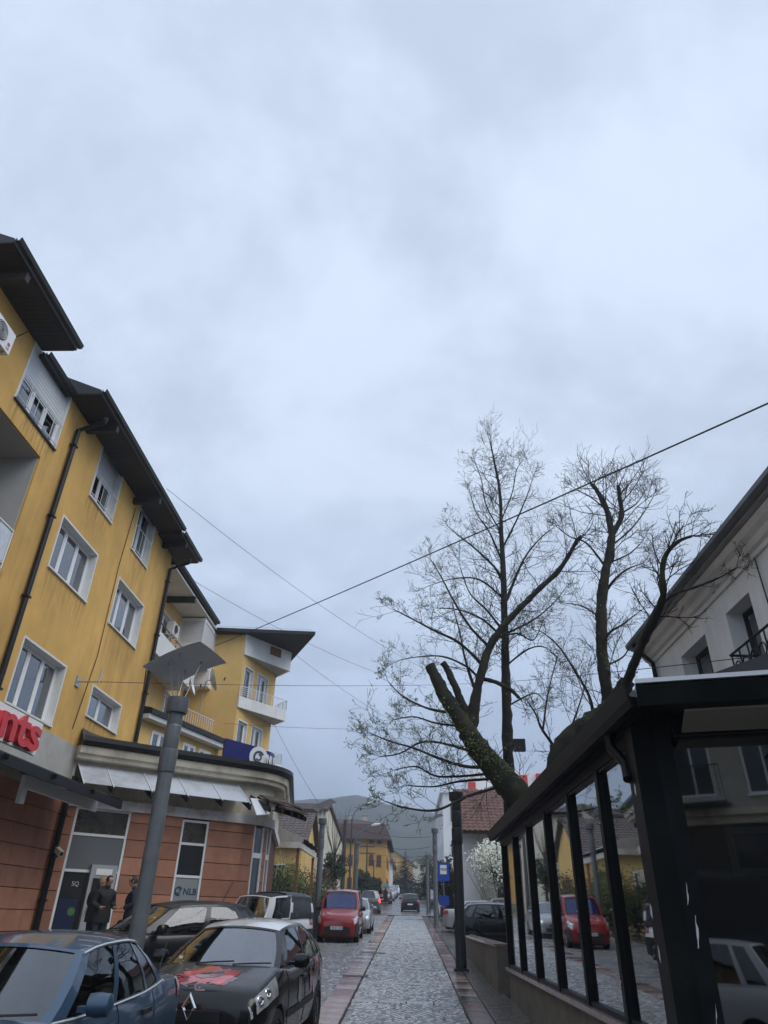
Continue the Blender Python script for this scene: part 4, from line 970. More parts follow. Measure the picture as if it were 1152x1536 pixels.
part('cornice', sweep(pth, [(0, 8.02), (.05, 8.02), (.07, 8.1), (.14, 8.14), (.2, 8.24), (.30, 8.3), (.36, 8.38), (.36, 8.42), (0, 8.42)]), 'white_plaster', hs)
part('eave_board', sweep(pth, [(-.1, 8.43), (.48, 8.43), (.48, 8.5), (-.1, 8.5)]), 'grey_plaster', hs)
part('gutter', sweep(pth, [(.45, 8.46), (.55, 8.46), (.61, 8.52), (.62, 8.6), (.59, 8.6), (.56, 8.53), (.47, 8.53)]), 'lamp_grey', hs)
g = MB(); g.quad((XH - .56, 18.4, 8.52), (XH - .56, .5, 8.52), (XH + 4.5, .5, 11), (XH + 4.5, 18.4, 11)); part('roof', g, 'roof_tile', hs)
q = MB(); q.tube([(XH - .6, 17.7, 8.45), (XH - .45, 17.75, 8.25), (XH - .12, 17.8, 7.95), (XH - .1, 17.8, 4.5)], .06, 10); part('downpipe', q, 'gutter_dark', hs, 50)
bal = part('balcony_bracket', MB().prism([(XH, 12.9, 5.72), (XH - .6, 12.6, 5.72), (XH - .6, 12.6, 5.84), (XH, 12.9, 5.84)], (0, -2.0, 0)), 'frame_dark', hs)
q = MB()
for i in range(6):
    y = 12.5 - i * .33; q.tube([(XH - .57, y, 5.8), (XH - .57, y, 6.35)], .016, 5)
    q.tube([(XH - .57 + .0, y - .16 + .12 * math.cos(a * .524), 6.05 + .12 * math.sin(a * .524)) for a in range(13)], .014, 5)
q.tube([(XH - .57, 12.55, 6.35), (XH - .57, 10.6, 6.35)], .024, 6); q.tube([(XH, 12.55, 6.35), (XH - .57, 12.55, 6.35)], .024, 6)
part('wrought_railing', q, 'black_metal', bal)
q = MB(); q.tube([(XH - .05, 11.75, 8.0), (XH - .06, 11.7, 6.9), (XH - .06, 11.85, 5.5)], .014, 5); part('wall_cable', q, 'wire_black', hs)
# tiled roofs: every tile row real, rows stepped
def tiled_roof(x0, x1, y0, y1, z0, z1, material, parent, nrow=14, wave=.28, axis='y'):
    """slope rising from (y0,z0) to (y1,z1), seen as rows of pantiles"""
    g = MB(); nw = max(8, int(abs(x1 - x0) / wave) * 4)
    for r in range(nrow):
        ta, tb = r / nrow, (r + 1.12) / nrow
        def pt(i, t, lift):
            x = lerp(x0, x1, i / nw); h = .03 * math.sin(i * math.pi / 2) + lift
            y, z = lerp(y0, y1, t), lerp(z0, z1, t) + h
            return (x, y, z) if axis == 'y' else (y, x, z)
        g.grid([[pt(i, ta, .02) for i in range(nw + 1)], [pt(i, ta, .065) for i in range(nw + 1)], [pt(i, tb, .015) for i in range(nw + 1)]])
    o = part('roof_tiles', g, material, parent); o['kind'] = 'stuff'; return o
th = thing('tiled_house', 'low house with mossy brown tiled roof behind the white house', 'house', (8, 22, gz(22)), world=True)
g = MB(); g.box(7.9, 13, 20.6, 27, .5, 6.9); part('wall', g, 'white_plaster', th)
tiled_roof(7.3, 13.5, 20.0, 24.0, 6.9, 9.0, 'roof_tile', th, 12); tiled_roof(7.3, 13.5, 28.0, 24.0, 6.9, 9.0, 'roof_tile', th, 12)
# ------------------------------------------------------------------ houses further up the street
def simple_windows(root, M, cells, w, h, frame='frame_white', pane='dark_pane', proud=.02):
    for (u, z) in cells:
        q = MB(); f_ = .07
        for a in ((u, u + w, z, z + f_), (u, u + w, z + h - f_, z + h), (u, u + f_, z + f_, z + h - f_), (u + w - f_, u + w, z + f_, z + h - f_), (u + w / 2 - .03, u + w / 2 + .03, z + f_, z + h - f_)): lbox(q, M, a[0], a[1], 0, proud + .03, a[2], a[3])
        o = part('window', q, frame, root); q = MB(); lbox(q, M, u + f_, u + w - f_, 0, proud, z + f_, z + h - f_); part('pane', q, pane, o)
        q = MB(); lbox(q, M, u - .06, u + w + .06, 0, .1, z - .06, z); part('sill', q, frame, o)
MY = lambda y: Matrix(((1, 0, 0, 0), (0, -1, 0, y), (0, 0, 1, 0), (0, 0, 0, 1)))        # u = X, outward = -Y
MXp = lambda x: Matrix(((0, 1, 0, x), (1, 0, 0, 0), (0, 0, 1, 0), (0, 0, 0, 1)))        # u = Y, outward = +X
MXm = lambda x: Matrix(((0, -1, 0, x), (1, 0, 0, 0), (0, 0, 1, 0), (0, 0, 0, 1)))       # u = Y, outward = -X
mat('beige_wall', (.42, .39, .33), .9, var=.12, bump=.2, dirt=(.26, .23, .18), dscale=.4)
mat('cream_wall', (.60, .57, .46), .9, var=.1, bump=.2, dirt=(.36, .34, .27), dscale=.4, streak=.6)
mat('orange_wall', (.58, .32, .085), .9, var=.1, bump=.2); mat('white_far', (.74, .75, .76), .85, var=.05, dirt=(.5, .5, .49), dscale=.3, damt=.4)
mat('brown_roof', (.050, .026, .024), .7, var=.3, vscale=2); mat('brown_window', (.09, .04, .025), .5); mat('red_panel', (.42, .035, .03), .6)
# house with red tiled hipped roof, right
rh = thing('hipped_house', 'beige house with red tiled hipped roof and veranda behind the blossom tree', 'house', (8, 52, gz(50)), world=True)
g = MB(); g.box(4.6, 14, 49.5, 58, 1.5, 7.1); part('wall', g, 'beige_wall', rh)
g = MB(); g.box(3.6, 4.6, 50.2, 58, 1.5, 7.0); part('side_wall', g, 'white_far', rh)
ap0, ap1, e_ = (7.0, 53.5, 10.4), (11.5, 53.5, 10.4), 6.95
tiled_roof(3.2, 14.8, 48.5, 53.5, 6.95, 10.2, 'roof_tile_red', rh, 14, .34)
g = MB(); g.quad((3.2, 48.5, 6.9), (3.2, 59, 6.9), ap0); g.quad((3.2, 59, 6.9), (14.8, 59, 6.9), ap1, ap0); g.quad((3.2, 48.5, 6.88), (14.8, 48.5, 6.88), (14.8, 49.6, 6.88), (3.2, 49.6, 6.88)); part('roof', g, 'roof_tile_red', rh)
simple_windows(rh, MY(49.5), [(5.4, 2.6), (8.2, 2.6), (9.4, 5.3)], 1.2, 1.3); 
q = MB(); q.box(5.2, 8.8, 48.4, 49.5, 4.55, 4.7); q.box(5.3, 5.5, 48.5, 48.7, 1.6, 6.9); q.box(8.4, 8.6, 48.5, 48.7, 1.6, 6.9); part('veranda', q, 'beige_wall', rh)
q = MB(); q.box(5.6, 6.6, 49.44, 49.5, 1.7, 4.0); q.box(5.6, 8.2, 49.45, 49.5, 4.75, 6.5); part('door', q, 'brown_window', rh)
q = MB()
for i in range(16): q.box(5.3 + i * .22, 5.34 + i * .22, 48.42, 48.46, 4.7, 5.5)
q.box(5.3, 8.7, 48.41, 48.47, 5.5, 5.56); part('railing', q, 'frame_dark', rh)
# white block with red panels, right
wb = thing('white_block', 'tall white block with red panels on its upper floors', 'building', (9, 82, gz(80)), world=True)
g = MB(); g.box(3.6, 19, 78, 100, 2, 13.6); part('wall', g, 'white_far', wb)
g = MB(); g.box(3.3, 19.3, 77.7, 100.3, 13.6, 13.85); g.box(6.5, 19, 80, 98, 13.85, 16.2); part('attic', g, 'white_far', wb)
simple_windows(wb, MY(78), [(x, z) for z in (4.4, 7.4, 10.7) for x in (4.3, 6.6, 8.9, 11.6, 14.2)], 1.25, 1.7)
simple_windows(wb, MXm(3.6), [(y, z) for z in (4.4, 7.4, 10.7) for y in (79, 82.5, 86, 90, 94)], 1.3, 1.7)
for k, (x, z) in enumerate([(5.75, 10.5), (6.5, 13.9), (12.2, 14.7), (14.0, 14.9)]):
    q = MB(); q.box(x, x + .8, 77.9 if z < 13 else 79.5, 78.05 if z < 13 else 80.2, z, z + (1.9 if z < 13 else 1.1)); part('red_panel', q, 'red_panel', wb)
for z in (6.7, 9.9): q = MB(); q.box(8.4, 13.6, 76.9, 78, z, z + .12); q.box(8.4, 13.6, 76.9, 76.96, z + .12, z + .95); part('balcony', q, 'white_far', wb)
# houses on the left
lh = thing('brown_roof_house', 'house with weathered brown tiled roof and yellow gable beyond the bank', 'house', (-10, 56, gz(55)), world=True)
g = MB(); g.box(-17, -7.4, 52, 60, 1.5, 6.2); g.prism([(-7.4, 52, 6.2), (-7.4, 60, 6.2), (-7.4, 56, 8.6)], (-.2, 0, 0)); part('wall', g, 'pale_yellow_plaster', lh)
tiled_roof(-17.5, -7.0, 51.4, 56.0, 6.0, 8.75, 'roof_tile_grey', lh, 14, .34); tiled_roof(-17.5, -7.0, 60.6, 56.0, 6.0, 8.75, 'roof_tile_grey', lh, 8, .34)
for x in (-9.5, -13): q = MB(); q.box(x, x + .6, 55.8, 56.4, 8.4, 9.6); q.box(x - .06, x + .66, 55.74, 56.46, 9.5, 9.66); part('chimney', q, 'beige_wall', lh)
simple_windows(lh, MY(52), [(-9.6, 3.6), (-12, 3.6)], 1.2, 1.4)
wg = thing('cream_gable_house', 'tall blank cream wall with sloping top beyond the brown roofed house', 'house', (-8, 68, gz(66)), world=True)
g = MB(); g.prism([(-7.0, 62, 2), (-7.0, 80, 2), (-7.0, 80, 8.6), (-7.0, 64.2, 10.2), (-7.0, 62, 9.6)], (-9, 0, 0)); part('wall', g, 'cream_wall', wg)
g = MB(); g.prism([(-6.8, 61.7, 9.55), (-6.8, 64.2, 10.25), (-6.8, 80.3, 8.6), (-6.8, 80.3, 8.8), (-6.8, 64.2, 10.5), (-6.8, 61.7, 9.75)], (-9.4, 0, 0)); part('roof', g, 'brown_roof', wg)
# ochre apartment block with the mansard roof
ob = thing('mansard_block', 'ochre apartment block with dark brown mansard roof and brown shutters', 'building', (-9, 108, gz(105)), world=True)
X1 = on_y(579, 1300, 104).x; zb_ = on_y(560, 1259, 104).z
g = MB(); g.box(-24, X1, 104, 122, 3, zb_); part('wall', g, 'orange_wall', ob)
x1 = X1 + .7; zt_ = on_y(540, 1226, 104).z + .4
g = MB(); lo = [(-24.8, 103.2), (x1, 103.2), (x1, 122.8), (-24.8, 122.8)]; mi_ = [(-24, 104.6), (x1 - .9, 104.6), (x1 - .9, 121), (-24, 121)]; hi = [(-23, 110), (X1 - 4.4, 110), (X1 - 4.4, 116), (-23, 116)]
for (a, za), (b, zb2) in (((lo, zb_ - .2), (lo, zb_)), ((lo, zb_), (mi_, zb_ + 2.0)), ((mi_, zb_ + 2.0), (hi, zt_))):
    for k in range(4): g.quad((*a[k], za), (*a[(k + 1) % 4], za), (*b[(k + 1) % 4], zb2), (*b[k], zb2))
g.quad(*[(*p, zt_) for p in hi]); part('roof', g, 'brown_roof', ob)
zz = [gz(104) + 1.3 + 2.75 * k for k in range(3)]
simple_windows(ob, MY(104), [(X1 - 1.3, z) for z in zz] + [(X1 - 2.35, z + .1) for z in zz] + [(X1 - x, z) for z in zz for x in (5.2, 7.6, 10)], .62, 1.3, 'brown_window', 'brown_window', .06)
simple_windows(ob, MXp(X1), [(y, z) for z in zz for y in (106, 110, 114)], 1.1, 1.4, 'brown_window', 'brown_window')
for x in (-19.5, -15.5, -12.2, -9.2, -7): q = MB(); q.box(x, x + .7, 111, 112, zt_ - .6, zt_ + .7); q.box(x - .1, x + .8, 110.9, 112.1, zt_ + .7, zt_ + .85); part('chimney', q, 'beige_wall', ob)
# roofs scattered up the valley
rnd = random.Random(11)
vlab = ['small far house with white walls and red roof beside the upper street', 'far cream house with brown roof among the dark conifers', 'far grey house with rust red roof at the foot of the hill', 'far ochre house with dark roof up the valley', 'far white house with pink roof left of the tall spruce', 'far pale house with grey roof right of the tall spruce', 'far low house with orange roof behind the parked cars']
for k, (x, y, s) in enumerate([(-7.5, 150, 1.0), (7.5, 165, 1.0), (-14, 200, 1.3), (-4.5, 235, 1.3), (12, 230, 1.2), (3, 262, 1.2), (-22, 250, 1.3)]):
    h = thing('far_house', vlab[k], 'house', (x, y, gz(y)), group='far houses up the valley')
    w_, d_, hh_ = 4.4 * s, 4.5 * s, 4.6 * s
    g = MB(); g.box(-w_, w_, -d_, d_, -1, hh_); g.prism([(-w_, -d_, hh_), (w_, -d_, hh_), (0, -d_, hh_ + 2.6 * s)], (0, 2 * d_, 0)); part('wall', g, ['white_far', 'cream_wall', 'beige_wall', 'orange_wall'][k % 4], h)
    g = MB()
    for sx in (-1, 1): g.prism([(sx * (w_ + .6), -d_ - .5, hh_ - .35), (0, -d_ - .5, hh_ + 2.6 * s + .05), (0, -d_ - .5, hh_ + 2.6 * s + .3), (sx * (w_ + .6), -d_ - .5, hh_ - .1)], (0, 2 * d_ + 1, 0))
    part('roof', g, ['roof_tile_red', 'brown_roof', 'roof_tile'][k % 3], h)
    simple_windows(h, MY(-d_), [(-w_ * .65, 1.2), (w_ * .3, 1.2), (-w_ * .2, hh_ + .1)], 1.1, 1.3)

# ------------------------------------------------------------------ street lamps
def street_lamp(loc, h, label, material='lamp_grey', plate=True, s=1.0, yaw=0, base=True):
    t_ = thing('street_lamp', label, 'street lamp', loc, yaw, group='street lamps along the street')
    g = MB(); r = .115 * s
    g.lathe([(r * 1.05, 0), (r * 1.0, h * .35), (r * .96, h - 1.12)], 24); part('pole', g, material, t_, 40)
    for (za, zb, k) in ((1.13, .80, 1.13), (.79, .43, 1.03), (.42, .17, 1.0)):
        g = MB(); g.lathe([(r * k * .97, h - za * s), (r * k, h - za * s + .012), (r * k * 1.02, h - zb * s - .02), (r * k * 1.0, h - zb * s), (r * .9, h - zb * s + .02)], 24); part('collar', g, material, t_, 40)
    g = MB(); g.lathe([(r * .95, h - .25), (r * 1.42, h - .235), (r * 1.5, h - .2), (r * 1.52, h), (r * 1.3, h), (r * 1.25, h - .03)], 28); part('lamp_housing', g, material, t_, 40)
    if base: g = MB(); g.box(-.2, .2, -.2, .2, -.25, .06); part('base', g, material, t_)
    if plate:
        P = []
        for i in range(9):
            row = []
            for j in range(9):
                u, v = i / 8 - .5, j / 8 - .5; b = -.10 * (u * u * 1.0 + .3 * v * v) * 2
                row.append(Vector((.04 + .86 * u + .18 * v, -.02 + 1.05 * v, h + .62 + .42 * u + b)))
            P.append(row)
        g = MB(); g.grid(P); g.grid([[p + Vector((-.004, 0, .012)) for p in row] for row in P[::-1]]); part('reflector_plate', g, 'lamp_plate', t_, 60)
        g = MB()
        for (u, v) in ((-.2, -.2), (.16, .2), (-.15, .25), (.05, -.32)):
            p = Vector((.04 + .86 * u + .18 * v, -.02 + 1.05 * v, h + .61 + .42 * u - .10 * (u * u + .3 * v * v) * 2)); g.tube([Vector((u * .35, v * .35, h - .02)), p], .007, 5); g.lathe([(.022, -.025), (.022, .005)], 8, (p.x, p.y, p.z))
        part('stay_rod', g, 'steel', t_)
    return t_
LX = on_y(268, 1048, 10.9); street_lamp((LX.x, 10.9, gz(10.9) + .02), LX.z - gz(10.9) - .02, 'tall grey street lamp with tilted reflector plate in front of the bank')
L2 = on_y(484, 1228, 34.0); street_lamp((L2.x, 34.0, gz(34)), L2.z - gz(34), 'grey street lamp with reflector plate beside the red van', s=1.1)
LR = on_y(687, 1189, 22.4); street_lamp((1.44, 22.4, gz(22.4)), LR.z - gz(22.4), 'dark street lamp without plate beside the low stone wall', 'lamp_dark', False, 1.25)
LR2 = on_y(652, 1243, 44.6); street_lamp((LR2.x, 44.6, gz(44.6)), LR2.z - gz(44.6), 'grey street lamp with reflector plate beside the silver car', 'lamp_grey', True, 1.15)
LR3 = on_y(641, 1283, 65.6); street_lamp((LR3.x, 65.6, gz(65.6)), LR3.z - gz(65.6), 'small lantern post at the junction beyond the parked silver car', 'lamp_grey', False, 1.0)
L3 = on_y(536, 1262, 56); street_lamp((L3.x, 56, gz(56)), L3.z - gz(56), 'grey street lamp beside the cream wall beyond the red van', 'lamp_grey', False, 1.3)
def mast(px, ytop, Y, label, arm=None, r=.09):
    p = on_y(px, ytop, Y); t_ = thing('utility_pole', label, 'pole', (p.x, Y, gz(Y)), group='utility poles along the street'); h = p.z - gz(Y)
    g = MB(); g.tube([(0, 0, 0), (0, 0, h)], [r, r * .6], 8); part('pole', g, 'lamp_dark', t_)
    if arm == 'lamp':
        g = MB(); g.tube([(0, 0, h - .1), (.2, 0, h + .5), (.7, 0, h + .95), (1.3, 0, h + 1.2)], .05, 6); part('arm', g, 'lamp_grey', t_)
        g = MB(); g.tube([(1.2, 0, h + 1.17), (1.45, 0, h + 1.24), (1.9, 0, h + 1.3)], [.05, .12, .07], 8); part('lamp_head', g, 'lamp_plate', t_)
    if arm == 'cross':
        for z in (h - .4, h - 1.1): g = MB(); g.box(-.9, .9, -.05, .05, z, z + .1); part('cross_arm', g, 'lamp_dark', t_)
    return t_
mast(528, 1228, 62, 'tall mast with curved lamp arm behind the cream wall', 'lamp')
mast(533, 1263, 58, 'short mast with bright curved lamp head beside the cream wall', 'lamp')
mast(551, 1265, 88, 'dark utility pole with cross arms before the ochre block', 'cross', .12)
mast(561, 1290, 96, 'thin dark pole before the ochre block', None)
mast(575, 1305, 110, 'thin dark pole at the corner of the ochre block', None)
mast(594, 1301, 125, 'thin dark pole before the tall spruce', None)
mast(644, 1293, 72, 'dark utility pole beside the small lantern post', 'cross')
mast(518, 1230, 64, 'thick dark pole against the cream wall', None, .22)

# ------------------------------------------------------------------ taxi sign
tp = on_y(665, 1308, 47); ts = thing('taxi_sign', 'blue taxi rank sign with white panel on a slim post', 'sign', (tp.x, 47, gz(47)))
hz_ = tp.z - gz(47)
g = MB(); g.tube([(0, .05, 0), (0, .05, hz_ + .4)], .04, 8); part('post', g, 'lamp_grey', ts)
g = MB(); g.box(-.36, .36, -.02, .02, hz_ - .5, hz_ + .5); bd = part('board', g, mat('sign_blue', (.01, .055, .33), .4), ts)
g = MB(); g.box(-.2, .2, -.028, -.021, hz_ - .12, hz_ + .38); part('white_panel', g, 'board_white', bd)
obj('lettering', text_mesh('TAXI', .17, .002, Matrix.Translation((0, -.032, hz_ + .13)) @ Matrix.Rotation(math.pi / 2, 4, 'X'), .006), 'frame_dark', bd)
g = MB(); g.box(-.3, .3, 0, .03, hz_ - 1.75, hz_ - 1.25); part('lower_board', g, 'sign_blue', ts)

# ------------------------------------------------------------------ wires
def wire(a, b, sag, r, label, m='wire_black'):
    a, b = Vector(a), Vector(b); n_ = 24; g = MB()
    pts = [a.lerp(b, i / n_) - Vector((0, 0, sag * 4 * (i / n_) * (1 - i / n_))) for i in range(n_ + 1)]
    g.tube(pts, r, 5); return tag(obj('overhead_wire', g, m), label, 'wire', 'overhead wires')
wa = on_x(322, 969, -10.1); wb_ = on_x(1152, 603, 6.6)
wire(wa, wa.lerp(wb_, 1.08), .10, .019, 'thick black cable crossing high from the recessed wing to the white house')
wire(on_x(250, 733, -9.2), on_y(640, 1005, 45), .5, .009, 'thin wire leaving the yellow house eave towards the far lamp')
wire(on_x(285, 868, -9.6), on_y(640, 1032, 52), .6, .009, 'thin wire from the lower eave across the sky to the bare tree')
wire((XA + .68, yb + .15, 7.95), on_x(690, 1026, 3.2) , .12, .010, 'wire from the wall bracket behind the lamp to the leaning tree')
wire(on_x(690, 1026, 3.2), on_x(1130, 985, 6.45), .1, .010, 'wire from the leaning tree to the white house balcony')
wire(on_y(335, 1085, 33), on_y(640, 1092, 40), .15, .008, 'faint level wire from the yellow corner block past the blue sign')
wire(on_y(412, 1087, 36), (L2.x, 34, L2.z + .35), .15, .008, 'slack wire dropping from the lowest wedge balcony to the lamp')
wire(on_y(430, 972, 36), on_y(620, 1098, 55), .3, .009, 'thin wire slanting from the corner block roof to the tree')
wire((XA + .1, 25.2, 7.6), on_x(219, 1005, -5) , .05, .010, 'short wire from the drainpipe to the lamp plate')
for k, (ya, yb2, Y) in enumerate([(1240, 1255, 62), (1278, 1283, 88), (1290, 1287, 90), (1300, 1299, 110), (1264, 1270, 66)]):
    wire(on_y(528 if k < 1 else 551, ya, Y), on_y(646, yb2, Y), .35, .016, ['wire over the street from the tall mast to the taxi side', 'upper wire between the cross-armed poles', 'lower wire between the cross-armed poles', 'far sagging wire in front of the tall spruce', 'wire over the junction at lamp height'][k])
# ------------------------------------------------------------------ trees
mat('bark_dark', (.017, .014, .012), .9, var=.5, vscale=5, bump=.6, bscale=14, dirt=(.035, .038, .015), dscale=2.0, damt=.5)
mat('bark_moss', (.020, .017, .013), .95, var=.5, vscale=4, bump=.8, bscale=10, dirt=(.055, .060, .016), dscale=1.6, damt=.8)
mat('twig', (.022, .016, .014), .9)
mat('young_leaf', (.13, .19, .04), .6, var=.3, vscale=20); mat('bud', (.15, .12, .05), .7)
mat('cut_wood', (.20, .13, .07), .9)
def px_line(pts): return [on_y(x, y, Y) for (x, y, Y) in pts]
def smooth_line(pts, k=6):
    out = []
    for i in range(len(pts) - 1):
        p0 = pts[max(i - 1, 0)]; p1 = pts[i]; p2 = pts[i + 1]; p3 = pts[min(i + 2, len(pts) - 1)]
        for j in range(k):
            t = j / k; out.append(.5 * ((2 * p1) + (p2 - p0) * t + (2 * p0 - 5 * p1 + 4 * p2 - p3) * t * t + (3 * p1 - p0 - 3 * p2 + p3) * t ** 3))
    out.append(pts[-1]); return out
class Tree:
    def __init__(s, seed): s.r = random.Random(seed); s.wood = MB(); s.twigs = MB(); s.leaf = MB(); s.bud = MB(); s.nt = 0
    def limb(s, pts, r0, r1, density=3.0, spawn=1.0, n=9, start=.15, tl=(.7, 1.7), leafy=.5, knobs=0.0):
        pts = smooth_line([Vector(p) for p in pts]); m = len(pts)
        rs = [lerp(r0, r1, i / (m - 1)) * (1 + knobs * s.r.uniform(-1, 1)) for i in range(m)]
        k0 = len(s.wood.v); s.wood.tube(pts, rs, n)
        for k in range(k0, len(s.wood.v)):            # rough bark, burrs
            p = Vector(s.wood.v[k]); i = min(m - 1, (k - k0) // n); d = p - pts[i]
            s.wood.v[k] = tuple(pts[i] + d * (1 + .20 * mn.noise(p * 3.1) + .20 * mn.noise(p * 8.3)))
        L_ = sum((pts[i + 1] - pts[i]).length for i in range(m - 1)); cnt = int(L_ * density * spawn * .92)
        for c in range(cnt):
            t = lerp(start, 1.0, (c + s.r.random()) / max(1, cnt)); i = min(m - 2, int(t * (m - 1))); p = pts[i].lerp(pts[i + 1], t * (m - 1) - i)
            d = (pts[i + 1] - pts[i]).normalized(); q = Vector((s.r.gauss(0, 1), s.r.gauss(0, 1), s.r.gauss(0, 1) + .35)); q = (q - d * q.dot(d)).normalized()
            dr = (d * s.r.uniform(.35, .8) + q + Vector((0, 0, .25))).normalized()
            s.grow(p, dr, s.r.uniform(*tl) * (1.2 - .5 * t), max(.006, min(rs[i] * .3, .017)), 0, leafy)
        if spawn > 0:
            d = (pts[-1] - pts[-3]).normalized()
            for c in range(3): s.grow(pts[-1], (d + Vector((s.r.gauss(0, .35), s.r.gauss(0, .35), s.r.gauss(0, .3)))).normalized(), s.r.uniform(*tl) * .6, max(.006, min(.012, r1 * .5)), 0, leafy)
    def grow(s, p, d, ln, r, lev, leafy):
        k = 4 if lev < 2 else 3; pts = [p]; dd = d.copy(); s.nt += 1
        for i in range(k):
            dd = (dd + Vector((s.r.gauss(0, .16), s.r.gauss(0, .16), s.r.gauss(.05, .13)))).normalized(); pts.append(pts[-1] + dd * ln / k)
        s.twigs.tube(pts, [max(.0042, lerp(r, r * .5, i / k)) for i in range(k + 1)], 3 if lev else 4, False)
        if lev < 2:
            c = s.r.randint(5, 7) if lev == 0 else s.r.randint(1, 3)
            for j in range(c):
                t = s.r.uniform(.2, 1.0); i = min(k - 1, int(t * k)); q = pts[i].lerp(pts[i + 1], t * k - i)
                e = (pts[i + 1] - pts[i]).normalized(); o = Vector((s.r.gauss(0, 1), s.r.gauss(0, 1), s.r.gauss(.2, .8))); o = (o - e * o.dot(e)).normalized()
                s.grow(q, (e * .8 + o * .8).normalized(), ln * s.r.uniform(.35, .62), r * .55, lev + 1, leafy)
        if lev >= 1:
            for j in range(2):
                if s.r.random() < .8: s.put(pts[-1 - j], leafy)
    def put(s, p, leafy):
        big = s.r.random() < leafy; g = s.leaf if big else s.bud; sz = s.r.uniform(.022, .045) if big else s.r.uniform(.009, .018)
        a = Vector((s.r.gauss(0, 1), s.r.gauss(0, 1), s.r.gauss(-.3, 1))).normalized(); b = a.orthogonal().normalized()
        g.quad(p, p + a * sz + b * sz * .5, p + a * sz * 2.0, p + a * sz - b * sz * .5)
    def build(s, name, label, cat, base, bark='bark_dark', group=None):
        t_ = thing(name, label, cat, base, world=True, group=group)
        part('trunk', s.wood, bark, t_, 70); o = part('twigs', s.twigs, 'twig', t_); o['kind'] = 'stuff'
        if s.leaf.f: o = part('young_leaves', s.leaf, 'young_leaf', t_); o['kind'] = 'stuff'
        if s.bud.f: o = part('buds', s.bud, 'bud', t_); o['kind'] = 'stuff'
        return t_
Y1 = 20.0
def f(pts, Y=Y1, dy=0.0): return [on_y(x, y, Y + dy * i / (len(pts) - 1)) for i, (x, y) in enumerate(pts)]
T1 = Tree(3)
b0 = on_y(797, 1250, Y1)
T1.limb([Vector((b0.x + .25, Y1, gz(Y1) - .1)), Vector((b0.x + .15, Y1, 2.2))] + f([(797, 1240), (778, 1198), (752, 1165), (722, 1128), (700, 1095)]), .48, .28, 2.5, .55, 16, .5, (.8, 1.9), .9, .05)
T1.limb(f([(704, 1100), (684, 1068), (665, 1040), (653, 1015), (644, 998)]), .26, .145, 1.2, 0, 12, .3, (.6, 1.3), .6, .06)
T1.limb(f([(712, 1092), (694, 1058), (682, 1028), (671, 1004), (664, 994)]), .13, .085, 1.2, 0, 10, .3, (.5, 1.2), .6, .12)
T1.limb(f([(706, 1098), (710, 1062), (718, 1025), (733, 975), (752, 943), (780, 912), (808, 884), (838, 856), (856, 828), (866, 810), (873, 804)], dy=-.8), .15, .045, 3.0, .8, 10, .3, (.7, 1.6), .35, .07)
T1.limb(f([(712, 1085), (716, 1050), (722, 1010)], dy=.5), .12, .07, 2, .7, 8, .3)
T1.limb(f([(720, 1018), (740, 1022), (765, 1034), (778, 1046)], dy=-.6), .07, .05, 1.5, .5, 8)
for pts, dy, r in [([(735, 1150), (700, 1150), (660, 1138), (620, 1122), (585, 1112), (556, 1100)], -1.6, .05), ([(754, 1178), (700, 1195), (655, 1215), (610, 1212), (578, 1202)], -1.8, .05), ([(745, 1168), (690, 1172), (650, 1180), (610, 1178)], 1.2, .04),
                   ([(668, 1068), (640, 1062), (605, 1045), (582, 1022)], -1.2, .045), ([(735, 972), (705, 940), (680, 900), (660, 862), (645, 838)], 1.0, .05), ([(726, 1000), (690, 965), (650, 945), (612, 925), (592, 915)], -1.6, .05),
                   ([(714, 1040), (698, 990), (690, 950), (678, 905)], 1.4, .05), ([(698, 1090), (655, 1085), (620, 1075), (590, 1080)], 1.5, .035), ([(735, 1140), (700, 1125), (640, 1112), (600, 1130), (570, 1135)], -.5, .045), ([(720, 1020), (700, 1000), (665, 985), (630, 985), (600, 990)], .8, .04),
                   ([(752, 943), (730, 915), (705, 890), (690, 850)], -1.0, .04), ([(740, 960), (775, 950), (800, 960), (815, 930)], 1.0, .035), ([(742, 1160), (660, 1165), (625, 1150), (592, 1155)], .9, .035)]:
    T1.limb(f(pts, dy=dy), r, .012, 3.4, 1.0, 6, .1, (.55, 1.5), .75 if pts[0][1] > 1050 else .4)
